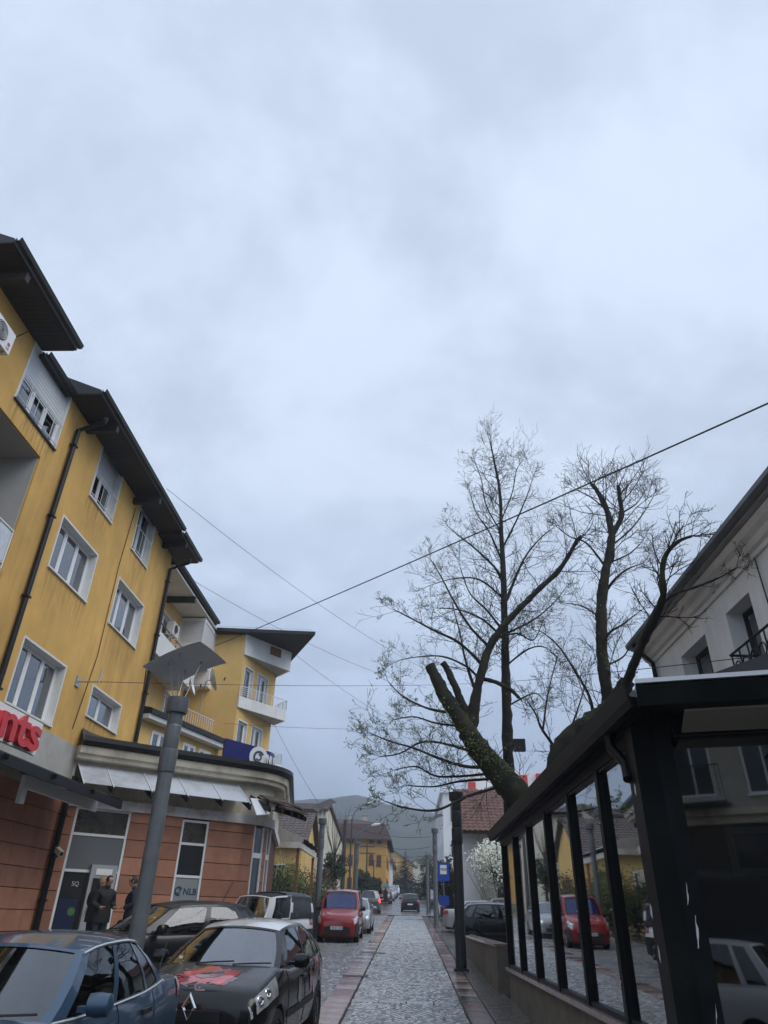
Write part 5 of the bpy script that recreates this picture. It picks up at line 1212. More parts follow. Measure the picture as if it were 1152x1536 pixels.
# moss clumps and shoots on the trunk
for i in range(240):
    p = on_y(random.uniform(700, 775), 0, Y1); t_ = random.random(); c = on_y(lerp(700, 765, t_) + random.uniform(-14, 14), lerp(1098, 1170, t_) + random.uniform(-14, 14), Y1 - .36); T1.put(c, 1.0)
T1.build('leaning_lime_tree', 'thick leaning pollarded lime with two sawn stumps and fresh leaves', 'tree', (b0.x + .2, Y1, gz(Y1)), 'bark_moss')
T1b = Tree(9); Yb = 21.6; bb = on_y(764, 1200, Yb)
T1b.limb([Vector((bb.x, Yb, gz(Yb) - .1)), Vector((bb.x, Yb, 2.5))] + f([(764, 1200), (762, 1130), (760, 1060), (758, 990), (757, 930), (755, 860), (752, 800), (750, 740), (742, 695), (735, 662)], Yb), .24, .02, 3.2, 1.0, 10, .42, (.7, 1.7), .25, .03)
for pts, dy, r in [([(757, 885), (745, 855), (715, 825), (690, 805), (672, 790)], .8, .06), ([(760, 900), (775, 862), (790, 832), (812, 806), (832, 790)], 1.2, .06), ([(757, 960), (725, 930), (690, 915), (655, 912)], -1.0, .045), ([(756, 850), (735, 800), (715, 770), (705, 740)], 1.0, .04), ([(755, 820), (775, 780), (790, 745), (800, 715)], -1.0, .04),
                   ([(760, 950), (800, 930), (830, 905), (850, 880)], 1.4, .04), ([(758, 1000), (790, 975), (815, 970), (835, 985)], -1.0, .035), ([(753, 800), (730, 760), (722, 720), (715, 700)], -.8, .03), ([(752, 780), (768, 740), (775, 705), (785, 690)], .8, .03), ([(757, 900), (720, 870), (680, 868), (640, 880)], .6, .04), ([(760, 1060), (800, 1040), (815, 1050)], .6, .03)]:
    T1b.limb(f(pts, Yb, dy), r, .012, 3.8, 1.0, 6, .12, (.6, 1.5), .25)
T1b.build('slender_lime_tree', 'slender straight lime with fine bare crown behind the leaning one', 'tree', (bb.x, Yb, gz(Yb)))
# floodlight box on the slender trunk
fl = on_y(779, 1118, Yb - .5); fb = thing('floodlight', 'small dark floodlight box hanging by the slender trunk', 'lamp', tuple(fl), world=True)
g = MB(); g.box(fl.x - .17, fl.x + .17, fl.y - .1, fl.y + .1, fl.z - .17, fl.z + .17, None); part('housing', g, 'frame_dark', fb)
g = MB(); g.tube([(fl.x - .17, fl.y, fl.z), (bb.x, Yb - .12, fl.z + .02)], .02, 5); part('arm', g, 'black_metal', fb)
T2 = Tree(21); Y2 = 18.9; b2 = on_y(838, 1165, Y2)
T2.limb([Vector((b2.x - .1, Y2, gz(Y2) - .1)), Vector((b2.x - .05, Y2, 2.5))] + f([(840, 1165), (850, 1120), (876, 1092), (906, 1074), (926, 1050), (942, 1022)], Y2, -.6), .42, .2, 2, .5, 16, .45, (.5, 1.2), .6, .10)
T2.limb(f([(906, 1078), (912, 1050), (906, 1010), (902, 950), (903, 900), (908, 860), (915, 830), (918, 800)], Y2), .19, .12, 3.4, 1, 10, .15, (.7, 1.6), .3, .05)
T2.limb(f([(918, 803), (910, 765), (896, 737), (888, 727)], Y2, .3), .11, .06, 6.5, 1, 8, .1, (.9, 1.9), .1, .08)
T2.limb(f([(918, 803), (932, 775), (930, 748), (927, 728)], Y2, -.3), .09, .055, 6.5, 1, 8, .1, (.9, 1.9), .1, .08)
T2.limb([on_y(938, 1030, 18.2), on_y(955, 985, 16.2), on_y(966, 958, 14.8), on_y(985, 920, 13.9), on_y(995, 890, 13.4), on_y(993, 860, 13.2), on_y(1000, 830, 13.1), on_y(1018, 812, 13.0), on_y(1038, 804, 12.9)], .13, .025, 3.2, .9, 8, .25, (.5, 1.2), .3, .06)
T2.limb([on_y(985, 915, 13.9), on_y(1010, 892, 13.2), on_y(1045, 880, 12.6), on_y(1080, 866, 12.2), on_y(1105, 852, 11.9)], .035, .01, 2.2, .8, 6, .3, (.3, .8), .15)
for pts, dy, r in [([(905, 892), (925, 866), (945, 852), (962, 846)], -.6, .05), ([(903, 985), (912, 952), (935, 936), (962, 915)], -.8, .045), ([(892, 1086), (884, 1045), (862, 1006), (840, 972), (816, 950), (805, 946)], .8, .05), ([(845, 1140), (830, 1118), (812, 1092), (803, 1070), (790, 1050)], .6, .055), ([(814, 1098), (822, 1040), (836, 985)], .5, .03), ([(850, 1110), (868, 1060), (880, 1020)], -.6, .03),
                   ([(908, 850), (880, 815), (855, 805), (835, 790)], .7, .04), ([(905, 930), (875, 910), (850, 905)], -.8, .03), ([(916, 820), (945, 795), (965, 770), (980, 745)], .6, .035), ([(905, 1000), (935, 985), (950, 960), (975, 940)], .4, .03), ([(912, 845), (945, 830), (965, 810)], .8, .03), ([(910, 765), (885, 745), (865, 735)], -.5, .03), ([(932, 770), (955, 755), (968, 735)], .5, .03)]:
    T2.limb(f(pts, Y2, dy), r, .012, 3.6, 1.0, 6, .1, (.5, 1.3), .3)
T2.build('mossy_lime_tree', 'mossy pollarded lime bending over the pavilion roof with bare upright limbs', 'tree', (b2.x, Y2, gz(Y2)), 'bark_moss')
print('twigs', T1.nt, T1b.nt, T2.nt)

# leaf clouds for far trees and shrubs
mat('leaf_dark', (.022, .035, .016), .8, var=.4, vscale=2); mat('leaf_mid', (.055, .080, .024), .8, var=.4, vscale=2); mat('leaf_spring', (.10, .125, .035), .8, var=.4, vscale=2)
mat('leaf_brown', (.075, .052, .032), .9, var=.4, vscale=2); mat('blossom', (.66, .68, .58), .8, var=.15, vscale=4); mat('needle', (.016, .027, .022), .85, var=.4, vscale=1)
def leaf_mb(pts, size, rnd, flat=.0):
    g = MB()
    for p in pts:
        a = Vector((rnd.gauss(0, 1), rnd.gauss(0, 1), rnd.gauss(0, 1) * (1 - flat))).normalized(); b = a.orthogonal().normalized(); s = size * rnd.uniform(.6, 1.4)
        g.quad(p - a * s - b * s * .5, p + a * s - b * s * .5, p + a * s + b * s * .5, p - a * s + b * s * .5)
    return g
def crown_pts(rnd, n, clumps, rad, c, sq=(1, 1, 1)):
    cs = []
    for _ in range(clumps):
        d = Vector((rnd.gauss(0, 1), rnd.gauss(0, 1), rnd.gauss(0, 1))).normalized() * rad * rnd.uniform(.35, .95); cs.append((Vector(c) + Vector((d.x * sq[0], d.y * sq[1], d.z * sq[2])), rad * rnd.uniform(.18, .38)))
    out = []
    for _ in range(n):
        q, r = cs[rnd.randrange(clumps)]; out.append(q + Vector((rnd.gauss(0, .5) * r, rnd.gauss(0, .5) * r, rnd.gauss(0, .5) * r)))
    return out
def bushy(name, label, cat, loc, h, r, material, seed, n=2500, size=.12, trunk=.12, low=.35, sq=(1, 1, 1), group=None, twig=40):
    rnd = random.Random(seed); t_ = thing(name, label, cat, loc, group=group)
    cz = h - r * sq[2]
    g = MB(); g.tube([(0, 0, -.2), (.03 * h, 0, cz * .5), (0, 0, cz + r * .3)], [trunk, trunk * .8, trunk * .3], 7)
    for _ in range(twig):
        d = Vector((rnd.gauss(0, 1), rnd.gauss(0, 1), rnd.gauss(.4, .7))).normalized(); a = Vector((0, 0, rnd.uniform(low, 1) * cz)); g.tube([a, a + Vector((d.x * r * .5 * sq[0], d.y * r * .5 * sq[1], d.z * r * .5 + .1)), Vector((d.x * r * sq[0], d.y * r * sq[1], cz + d.z * r * sq[2]))], [trunk * .35, trunk * .2, .012], 4)
    part('trunk', g, 'bark_dark', t_)
    o = part('crown', leaf_mb(crown_pts(rnd, n, 34, r, (0, 0, cz), sq), size, rnd), material, t_); o['kind'] = 'stuff'; return t_
def conifer(name, label, loc, h, r, seed, material='needle', tiers=26, group=None):
    rnd = random.Random(seed); t_ = thing(name, label, 'tree', loc, group=group)
    g = MB(); g.tube([(0, 0, -.5), (0, 0, h)], [.03 * h, .01], 7); part('trunk', g, 'bark_dark', t_)
    g = MB()
    for k in range(tiers):
        t = k / tiers; z = h * (.08 + .92 * t); rr = r * (1 - t) ** .85 * rnd.uniform(.8, 1.1); m = max(5, int(13 * (1 - t)) + 4)
        for j in range(m):
            a = rnd.uniform(0, 6.283); ln = rr * rnd.uniform(.7, 1.1); d = Vector((math.cos(a), math.sin(a), 0)); e = Vector((-d.y, d.x, 0)); dz = -.28 * ln
            for s in range(4):
                p = d * ln * (s + .2) / 4 + Vector((0, 0, z + dz * ((s + .2) / 4))); q = d * ln * (s + 1.35) / 4 + Vector((0, 0, z + dz * ((s + 1.35) / 4))); w_ = .16 * ln * (1.25 - s * .22)
                g.quad(p - e * w_ * .4, p + e * w_ * .4, q + e * w_ + Vector((0, 0, -.12 * ln * rnd.random())), q, q - e * w_ + Vector((0, 0, -.12 * ln * rnd.random())))
    o = part('crown', g, material, t_); o['kind'] = 'stuff'; return t_
sp = on_y(608, 1271, 150); conifer('spruce_tree', 'tall dark spruce standing over the end of the street', (sp.x, 150, gz(150)), sp.z - gz(150), 3.6, 4)
sp = on_y(590, 1290, 190); conifer('spruce_tree', 'slimmer spruce left of the tall one', (sp.x, 190, gz(190)), sp.z - gz(190), 2.6, 5, tiers=20)
sp = on_y(632, 1290, 118); conifer('cypress_tree', 'dense dark conifer at the right bend of the upper street', (sp.x + .6, 112, gz(112)), sp.z - gz(118), 2.6, 6, 'leaf_dark')
bl_ = on_y(742, 1290, 46); bushy('blossom_tree', 'white blossoming tree in front of the beige house', 'tree', (bl_.x + .3, 46, gz(46)), 5.0, 1.75, 'blossom', 3, 5200, .055, .1, .3, (1.15, 1, 1.05))
for k, (px, Y, lab) in enumerate([(432, 43, 'green and brown shrub behind the open white car'), (400, 41.5, 'dark green shrub beside the bank side wall'), (455, 44, 'leafy hedge shrub beside the second street lamp'), (418, 45.5, 'brownish shrub under the pale shop canopy'), (475, 47, 'thin brown shrub behind the red van')]):
    p = on_y(px, 1330, Y); bushy('hedge_shrub', lab, 'shrub', (p.x, Y, gz(Y)), 3.2 - .2 * (k % 3), 1.7, ['leaf_spring', 'leaf_mid', 'leaf_mid', 'leaf_brown', 'leaf_brown'][k], 40 + k, 2600, .05, .05, .1, (1.1, 1, 1), 'shrubs along the garden hedge', 60)
for k, (px, ytop, Y, lab) in enumerate([(502, 1272, 53, 'dark pollarded tree ball beside the second street lamp'), (545, 1300, 70, 'dark clipped tree ball before the ochre block'), (555, 1310, 84, 'small clipped tree ball left of the ochre corner'), (565, 1312, 92, 'small clipped tree ball right of its twin by the ochre corner')]):
    p = on_y(px, ytop, Y); t_ = bushy('pollard_tree', lab, 'tree', (p.x, Y, gz(Y)), p.z - gz(Y), 1.0, 'leaf_dark', 60 + k, 2000, .06, .16, .7, (.85, .85, 1.25), 'pollarded trees along the left kerb', 30)
    rnd = random.Random(k); g = MB()
    for j in range(26):
        a = rnd.uniform(0, 6.28); h0 = p.z - gz(Y) - .6; g.tube([(0, 0, h0), (.5 * math.cos(a), .5 * math.sin(a), h0 + 1.2), (rnd.uniform(.5, 1.3) * math.cos(a), rnd.uniform(.5, 1.3) * math.sin(a), h0 + rnd.uniform(2.0, 3.4))], [.02, .014, .006], 3)
    if k == 0: part('water_shoots', g, 'leaf_brown', t_)
p = on_y(672, 1306, 52); bushy('ivy_tree', 'brown ivy covered tree behind the taxi sign', 'tree', (p.x, 52, gz(52)), p.z - gz(52) + .8, 1.1, 'leaf_brown', 77, 2600, .06, .3, .5, (.8, .8, 1.0))
p = on_y(650, 1318, 75); bushy('brown_tree', 'bare brownish tree beside the white block', 'tree', (p.x + .4, 75, gz(75)), 4.4, 1.3, 'leaf_brown', 78, 1800, .07, .14)
for k, (x, y, h, m_) in enumerate([(-9, 175, 8, 'leaf_brown'), (10, 150, 8, 'leaf_dark'), (-12, 140, 7, 'leaf_dark'), (5.5, 200, 9, 'leaf_mid'), (-6.5, 215, 8, 'leaf_brown'), (9, 260, 10, 'leaf_dark'), (-3, 290, 10, 'leaf_brown'), (14, 195, 9, 'leaf_brown'), (-16, 280, 11, 'leaf_dark')]):
    bushy('valley_tree', ['bare brown tree', 'dark round tree', 'dark bushy tree', 'fresh green tree', 'brown leafless tree', 'tall dark tree', 'tall brown tree', 'broad brown tree', 'broad dark tree'][k] + ' among the far houses of the valley', 'tree', (x, y, gz(y)), h, h * .36, m_, 90 + k, 1500, .2, .2, .3, (1, 1, 1), 'trees up the valley', 20)
# ------------------------------------------------------------------ vehicles
mat('tyre', (.012, .012, .012), .8, bump=.2); mat('rim', (.33, .34, .35), .35, metal=.7); mat('rim_dark', (.05, .05, .055), .4)
mat('black_plastic', (.018, .018, .019), .55, var=.2); mat('chrome', (.75, .76, .78), .12, metal=1.0); mat('seat_fabric', (.035, .036, .04), .9)
mat('lens_clear', (.60, .63, .66), .10, spec=.9, coat=1.0, metal=.4, var=.4, vscale=9); mat('lens_red', (.32, .012, .012), .12, coat=1.0); mat('lens_amber', (.55, .2, .03), .15)
mat('lens_red_lit', (.6, .02, .02), .2, emit=((1, .05, .04), 1.6))
mat('plate_white', (.7, .71, .72), .4); mat('plate_blue', (.02, .06, .3), .4)
glass('car_glass', (.30, .36, .36), refl=5.0, rough=.03); glass('car_glass_dark', (.10, .12, .12), refl=2.45, rough=.03); glass('car_glass_mid', (.2, .25, .26), refl=3.2, rough=.04); glass('plastic_window', (.5, .5, .48), rough=.15, refl=1.6)
def paint(name, c, rough=.35, coat=1.0, metal=0.0): return mat('paint_' + name, c, rough, var=.05, vscale=8, metal=metal, coat=coat, bump=.02, bscale=220, spec=.35)
paint('blue', (.045, .085, .145), .32, .9, .25); paint('black', (.006, .006, .007), .25, .35); paint('white', (.78, .79, .80), .3); paint('red', (.27, .012, .014), .3); paint('silver', (.34, .35, .36), .32, .8, .5); paint('dark', (.010, .011, .015), .28, .4); paint('navy', (.02, .04, .09), .3); paint('grey', (.10, .105, .11), .3, .8, .3); paint('pale_grey', (.50, .52, .55), .3)
def interp(tab, x):
    if x >= tab[0][0]: return tab[0][1]
    for (a, va), (b, vb) in zip(tab, tab[1:]):
        if b <= x <= a: t = (a - x) / (a - b) if a != b else 0; return lerp(va, vb, t)
    return tab[-1][1]
def make_car(name, label, loc, phi, P, group='cars parked along the street', detail=2, plate=None):
    """local axes: x forward, y left, z up; phi = degrees the nose is turned from the camera towards the left"""
    L_, W, H = P['L'], P['W'], P['H']; hl = L_ / 2; hw = W / 2
    t_ = thing(name, label, 'car', loc, group=group); P.setdefault('cat', 'car'); t_['category'] = P['cat']
    yaw = R_(-90 - phi); nz = Vector((0, -SLOPE, 1)).normalized(); fx = Vector((math.cos(yaw), math.sin(yaw), 0)); fx = (fx - nz * fx.dot(nz)).normalized(); fy = nz.cross(fx)
    t_.rotation_euler = Matrix((fx, fy, nz)).transposed().to_euler()
    body_m, top_m = P['paint'], P.get('roof', P['paint'])
    hf, hc, be, dk = P['hood_f'], P['cowl'], P['belt'], P['deck']
    zt = [(hl, .52), (hl - .03, hf - .16), (hl - .09, hf - .06), (hl - .22, hf), (hl - .5, lerp(hf, hc, .42)), (P['wb'], hc), (P['wb'] - .5, be), (P['rb'] + .4, be + .02), (P['rb'], dk), (-hl + .12, dk - .02), (-hl + .04, dk - .08), (-hl, dk - .25)]
    wt = [(hl, .66), (hl - .03, .80), (hl - .1, .88), (hl - .28, .95), (hl - .7, .985), (0, 1.0), (-hl + .7, .985), (-hl + .25, .95), (-hl + .06, .89), (-hl, .80)]
    zbt = [(hl, .30), (hl - .1, .20), (hl - .4, .19), (-hl + .4, .20), (-hl + .08, .24), (-hl, .34)]
    rw = P.get('wheel', .31); wf, wr_ = P['axle_f'], P['axle_r']; ar = rw + .055
    xs_ = sorted({round(hl - .0, 4), hl - .015, hl - .03, hl - .06, hl - .1, hl - .16, hl - .22, hl - .3, -hl, -hl + .02, -hl + .05, -hl + .1, -hl + .18, *[lerp(hl - .38, -hl + .26, i / 34) for i in range(35)], wf - ar, wf + ar, wr_ - ar, wr_ + ar}, reverse=True)
    cr = P.get('crown', .035)
    def sec(x):
        w_ = interp(wt, x) * hw; b = interp(zbt, x); t = interp(zt, x); h = t - b
        rows = [(0, b), (.8 * w_, b), (.955 * w_, b + .07 * h), (.99 * w_, b + .28 * h), (w_, b + .52 * h), (.992 * w_, b + .74 * h), (.972 * w_, b + .88 * h), (.93 * w_, t - .015 * h), (.84 * w_, t + cr * .35), (.5 * w_, t + cr * .85), (0, t + cr)]
        az = 0
        for xc in (wf, wr_):
            d = abs(x - xc)
            if d < ar: az = max(az, rw * .97 + math.sqrt(max(0, ar * ar - d * d)))
        if az: rows = [(y, max(z, az - (.0 if i > 1 else 0))) if i < 6 else (y, z) for i, (y, z) in enumerate(rows)]
        return rows
    def S(x, v, side=1, off=0.0):
        r = sec(x); i = min(len(r) - 2, int(v)); a, b = r[i], r[i + 1]; t = v - i
        y, z = lerp(a[0], b[0], t), lerp(a[1], b[1], t); dy, dz = b[0] - a[0], b[1] - a[1]; l = math.hypot(dy, dz) or 1
        return Vector((x, side * (y + dz / l * off), z - dy / l * off))
    g = MB(); ring = []
    for x in xs_: r = sec(x); ring.append([Vector((x, -y, z)) for y, z in r[::-1]][:-1] + [Vector((x, y, z)) for y, z in r])
    g.grid(ring); g.quad(*ring[0][::-1]); g.quad(*ring[-1]); body = part('body', g, body_m, t_, 48)
    q = MB(); q.box(-hl + .15, hl - .15, -hw * .74, hw * .74, .16, .62); part('underbody', q, 'black_plastic', t_)
    # greenhouse
    wb_, rf_, rr, rb = P['wb'], P['rf'], P['rr'], P['rb']; wB, wR = hw * P.get('beltw', .93), hw * P.get('roofw', .70); zr = H - .03
    def zbelt(x): return interp(zt, x) - .01
    nS = 14
    def side(s, t, sg, off=0.0):
        xb, xt = lerp(wb_ - .02, rb + .02, s), lerp(rf_, rr, s); zb_ = zbelt(xb); e = 1 - abs(2 * s - 1) ** 3
        bul = .035 * math.sin(math.pi * t); zroof = zr - .05 * (1 - e) 
        wtap = 1 - .05 * max(0, (.5 - s) * 2) ** 2 - .05 * max(0, (s - .5) * 2) ** 2
        return Vector((lerp(xb, xt, t), sg * (lerp(wB * wtap, wR * wtap, t) + bul - off), lerp(zb_, zroof, t)))
    cuts = P['windows']; t0, t1 = .06, .93
    pil = MB(); wins = []
    for sg in (1, -1):
        ss = sorted({0, 1, *[c for w_ in cuts for c in w_]}); 
        for a, b in zip(ss, ss[1:]):
            iswin = any(abs(a - w_[0]) < 1e-6 for w_ in cuts); k = max(1, int((b - a) * nS))
            sl_ = [lerp(a, b, i / k) for i in range(k + 1)]
            for ta, tb in ((0, t0), (t0, t1), (t1, 1)):
                tl_ = [lerp(ta, tb, i / 3) for i in range(4)] if (ta, tb) == (t0, t1) else [ta, tb]
                G = [[side(s, t, sg) for t in tl_] for s in sl_]
                if iswin and (ta, tb) == (t0, t1):
                    q = MB(); q.grid([[side(s, t, sg, .006) for t in tl_] for s in sl_]); wins.append((q, a, b))
                else: pil.grid(G)
    def cap(u, t, front, off=0.0):
        s = 0 if front else 1; a, b = side(s, t, 1), side(s, t, -1); p = b.lerp(a, u); bow = (.13 if front else .08) * (1 - (2 * u - 1) ** 2) * lerp(1.0, .75, t)
        return p + Vector((bow if front else -bow, 0, (.02 + .03 * t) * (1 - (2 * u - 1) ** 2))) + Vector((-off if front else off, 0, -off))
    for front in (True, False):
        for (ua, ub_, ta, tb) in ((0, .05, 0, 1), (.95, 1, 0, 1), (.05, .95, 0, .05), (.05, .95, .95, 1)):
            pil.grid([[cap(lerp(ua, ub_, i / 8), lerp(ta, tb, j / 4), front) for j in range(5)] for i in range(9)])
        q = MB(); q.grid([[cap(lerp(.05, .95, i / 14), lerp(.05, .95, j / 6), front, .006) for j in range(7)] for i in range(15)])
        part('windscreen' if front else 'rear_window', q, P.get('glass_f', 'car_glass') if front else P.get('glass', 'car_glass_dark'), t_, 60)
    part('pillars', pil, P.get('pillar', top_m), t_, 50)
    for q, a, b in wins: part('side_window', q, P.get('glass', 'car_glass_dark'), t_, 60)
    g = MB(); R2 = []
    for i in range(13):
        s = i / 12; row = []
        for j in range(13):
            u = j / 12; a, b = side(s, 1, 1), side(s, 1, -1); p = b.lerp(a, u); k = 1 - (2 * u - 1) ** 2; k2 = 1 - (2 * s - 1) ** 4
            p.z += .05 * k + .012 * k2 * k
            if i == 0: p = cap(u, 1, True)
            if i == 12: p = cap(u, 1, False)
            row.append(p)
        R2.append(row)
    g.grid(R2); rfo = part('roof', g, top_m, t_, 50)
    # wheels
    for (x, sg) in ((wf, 1), (wf, -1), (wr_, 1), (wr_, -1)):
        c = (x, sg * (hw - .11), rw); Mw = Matrix.Translation(c) @ Matrix.Rotation(-sg * math.pi / 2, 4, 'X')
        g = MB(); g.lathe([(rw * .62, -.09), (rw * .96, -.095), (rw, -.06), (rw, .06), (rw * .96, .095), (rw * .66, .1), (rw * .62, .06)], 28, M=Mw); wh_ = part('wheel', g, 'tyre', t_, 40)
        g = MB(); g.lathe([(rw * .62, .05), (rw * .62, .085), (rw * .56, .085), (rw * .54, .05)], 24, M=Mw)
        for k in range(P.get('spokes', 7)):
            a = 2 * math.pi * k / P.get('spokes', 7); g.box(0, rw * .58, -.03, .03, .05, .085, Mw @ Matrix.Rotation(a, 4, 'Z'))
        g.lathe([(.05, .05), (.05, .1)], 12, M=Mw); part('rim', g, P.get('rim', 'rim'), wh_)
    # lamps and trim follow the body surface
    def patch(x0, x1, v0, v1, sg, off=.008, nx=8, nv=5): 
        q = MB(); q.grid([[S(lerp(x0, x1, i / nx), lerp(v0, v1, j / nv), sg, off) for j in range(nv + 1)] for i in range(nx + 1)]); return q
    for sg in (1, -1):
        for (nm, x0, x1, v0, v1, m_) in P['lamps']: part(nm, patch(x0, x1, v0, v1, sg), m_, t_, 60)
        if detail > 0:
            mx_ = P['wb'] - .38; my = sg * (hw + .1); mz = P['belt'] + .1
            g = MB(); g.lathe([(.02, -.09), (.075, -.07), (.085, 0), (.075, .06), (.02, .07)], 14, M=Matrix.Translation((mx_, my, mz)) @ Matrix.Rotation(math.pi / 2, 4, 'X') @ Matrix.Diagonal((.8, 1.0, 1.25, 1))); g.box(mx_ - .03, mx_ + .03, min(my, sg * wB), max(my, sg * wB), mz - .05, mz - .01)
            mo = part('mirror', g, P.get('mirror', body_m), t_, 50)
            g = MB(); g.box(mx_ - .072, mx_ - .06, my - .08, my + .08, mz - .05, mz + .055); part('mirror_glass', g, 'car_glass_dark', mo)
        if detail > 1:
            for dx, v in ((.16, 6.2), (.34, 6.25)):
                c = S(hl - dx - .02, v, sg, .012); c2 = S(hl - dx - .02, v, sg, .03); ax = (c2 - c).normalized() + Vector((.5, 0, 0)); g = MB(); Mq = Matrix.Translation(c) @ ax.to_track_quat('Z', 'Y').to_matrix().to_4x4(); g.lathe([(.052, -.01), (.052, .006), (.04, .010), (.03, -.004)], 16, M=Mq); part('lamp_reflector', g, 'chrome', t_)
            for x in P.get('doors', []):
                g = MB(); g.tube([S(x, v, sg, .001) for v in (2.2, 3, 4, 5, 6, 7)], .006, 4, False); part('door_seam', g, 'black_plastic', t_)
            for x in P.get('handles', []):
                p = S(x, 5.6, sg, .02); g = MB(); g.box(p.x - .1, p.x + .1, p.y - .018, p.y + .018, p.z - .018, p.z + .018); part('door_handle', g, P.get('handle', body_m), t_)
            g = MB(); g.grid([[S(lerp(wf - ar - .06, wr_ + ar + .06, i / 10), v, sg, .01) for v in (3.3, 3.75)] for i in range(11)]); part('side_moulding', g, P.get('mould', 'black_plastic'), t_)
    zf = .40; g = MB(); g.box(hl - .05, hl + .015, -hw * .60, hw * .60, .30, .44)
    part('lower_grille', g, 'black_plastic', t_)
    if P.get('bumper'):
        for (xa, xb, v0, v1) in ((hl - .0, hl - .55, 2.0, 4.6), (-hl + .0, -hl + .5, 2.0, 4.6)):
            q = MB()
            for sg in (1, -1): q.grid([[S(lerp(xa, xb, i / 8), lerp(v0, v1, j / 4), sg, .014) for j in range(5)] for i in range(9)])
            q.box(xa - .01 if xa > 0 else xa - .014, xa + .014 if xa > 0 else xa + .01, -hw * .62, hw * .62, .34, .56); part('bumper', q, 'black_plastic', t_)
    g = MB(); g.box(hl - .02, hl + .022, -hw * .42, hw * .42, .505, .585 + P.get('grille_h', 0)); gr = part('grille', g, 'black_plastic', t_)
    if detail > 1:
        q = MB()
        for k in range(3): q.box(hl + .022, hl + .027, -hw * .40, hw * .40, .52 + k * .025, .528 + k * .025)
        part('grille_bar', q, 'chrome' if P.get('chrome') else 'black_plastic', gr)
    if P.get('badge') == 'diamond':
        s = P.get('badge_s', .1); zc = P.get('badge_z', .64); q = MB(); xb = hl + P.get('badge_x', .03)
        o_, n_ = [(0, s), (.62 * s, 0), (0, -s), (-.62 * s, 0)], [(0, .52 * s), (.32 * s, 0), (0, -.52 * s), (-.32 * s, 0)]
        for k in range(4):
            a, b, c, d = o_[k], o_[(k + 1) % 4], n_[(k + 1) % 4], n_[k]; mid_a = ((a[0] + d[0]) / 2, (a[1] + d[1]) / 2); mid_b = ((b[0] + c[0]) / 2, (b[1] + c[1]) / 2)
            q.quad((xb, a[0], zc + a[1]), (xb, b[0], zc + b[1]), (xb + .012, mid_b[0], zc + mid_b[1]), (xb + .012, mid_a[0], zc + mid_a[1])); q.quad((xb + .012, mid_a[0], zc + mid_a[1]), (xb + .012, mid_b[0], zc + mid_b[1]), (xb, c[0], zc + c[1]), (xb, d[0], zc + d[1]))
        part('badge', q, 'chrome', t_)
    for front in (True, False):
        x = hl + .03 if front else -hl - .015; zc = P.get('plate_z', .45) if front else P.get('rplate_z', .62)
        q = MB(); q.box(x - .01, x, -.26, .26, zc - .055, zc + .055); np_ = part('number_plate', q, 'plate_white', t_)
        if detail > 0:
            q = MB(); q.box(x - .009 if front else x - .012, x + .002 if front else x - .009, .215 if front else -.26, .26 if front else -.215, zc - .054, zc + .054); part('country_band', q, 'plate_blue', np_)
        if plate and front: obj('lettering', text_mesh(plate, .085, .001, Matrix.Translation((x + .002, -.01, zc)) @ Matrix(((0, 0, 1, 0), (1, 0, 0, 0), (0, 1, 0, 0), (0, 0, 0, 1))), .001), 'frame_dark', np_)
    if detail > 1:
        q = MB()
        for u0, u1 in ((.30, .62), (.62, .93)): q.tube([cap(u0, .03, True, -.02), cap(lerp(u0, u1, .5), .06, True, -.025), cap(u1, .10, True, -.02)], .009, 5)
        part('wiper', q, 'black_plastic', t_)
        if P.get('antenna') is not None:
            ax, ay = P['antenna']; q = MB(); q.tube([(ax, ay, (H if abs(ay) < hw * .7 else be) - .02), (ax - .22, ay, (H if abs(ay) < hw * .7 else be) + .38)], .008, 5); part('antenna', q, 'black_plastic', t_)
        q = MB(); q.box(wb_ - .42, wb_ - .02, -wB * .93, wB * .93, .6, zbelt(wb_) - .05); part('dashboard', q, 'seat_fabric', t_)
        for (x, y) in ((.12, .36), (.12, -.36), (-.75, .36), (-.75, -.36)):
            if x < rr + .3: continue
            q = MB(); q.prism([(x - .05, y - .22, .45), (x + .1, y - .22, .45), (x - .1, y - .20, H - .48), (x - .2, y - .20, H - .48)], (0, .44, 0)); q.box(x + .02, x + .5, y - .23, y + .23, .34, .5)
            so_ = part('seat', q, 'seat_fabric', t_); q = MB(); q.box(x - .24, x - .14, y - .13, y + .13, H - .45, H - .25); part('headrest', q, 'seat_fabric', so_)
        q = MB(); Mst = Matrix.Translation((.52, .36, be - .02)) @ Matrix.Rotation(R_(62), 4, 'Y'); q.tube([Mst @ Vector((.18 * math.cos(a * .35), .18 * math.sin(a * .35), 0)) for a in range(19)], .015, 6); part('steering_wheel', q, 'black_plastic', t_)
        q = MB(); p = cap(.5, .9, True, .05); q.box(p.x - .05, p.x - .02, -.1, .1, p.z - .06, p.z); part('rear_view_mirror', q, 'black_plastic', t_)
    t_['_S'] = 0
    del t_['_S']
    return t_, S, body, side, cap
def spec(**k):
    d = dict(L=4.0, W=1.72, H=1.45, hood_f=.82, cowl=.98, belt=.95, deck=1.0, wb=.98, rf=.25, rr=-1.4, rb=-1.88, axle_f=1.2, axle_r=-1.3, paint='paint_black', windows=[(.10, .42), (.46, .76), (.80, .93)], doors=[.75, -.25, -1.05], handles=[-.1, -.9], wheel=.31)
    d.update(k); hl = d['L'] / 2
    d.setdefault('lamps', [('headlight', hl - .42, hl - .04, 5.0, 7.0, 'lens_clear'), ('tail_light', -hl + .3, -hl + .015, 5.2, 7.2, 'lens_red')]); return d
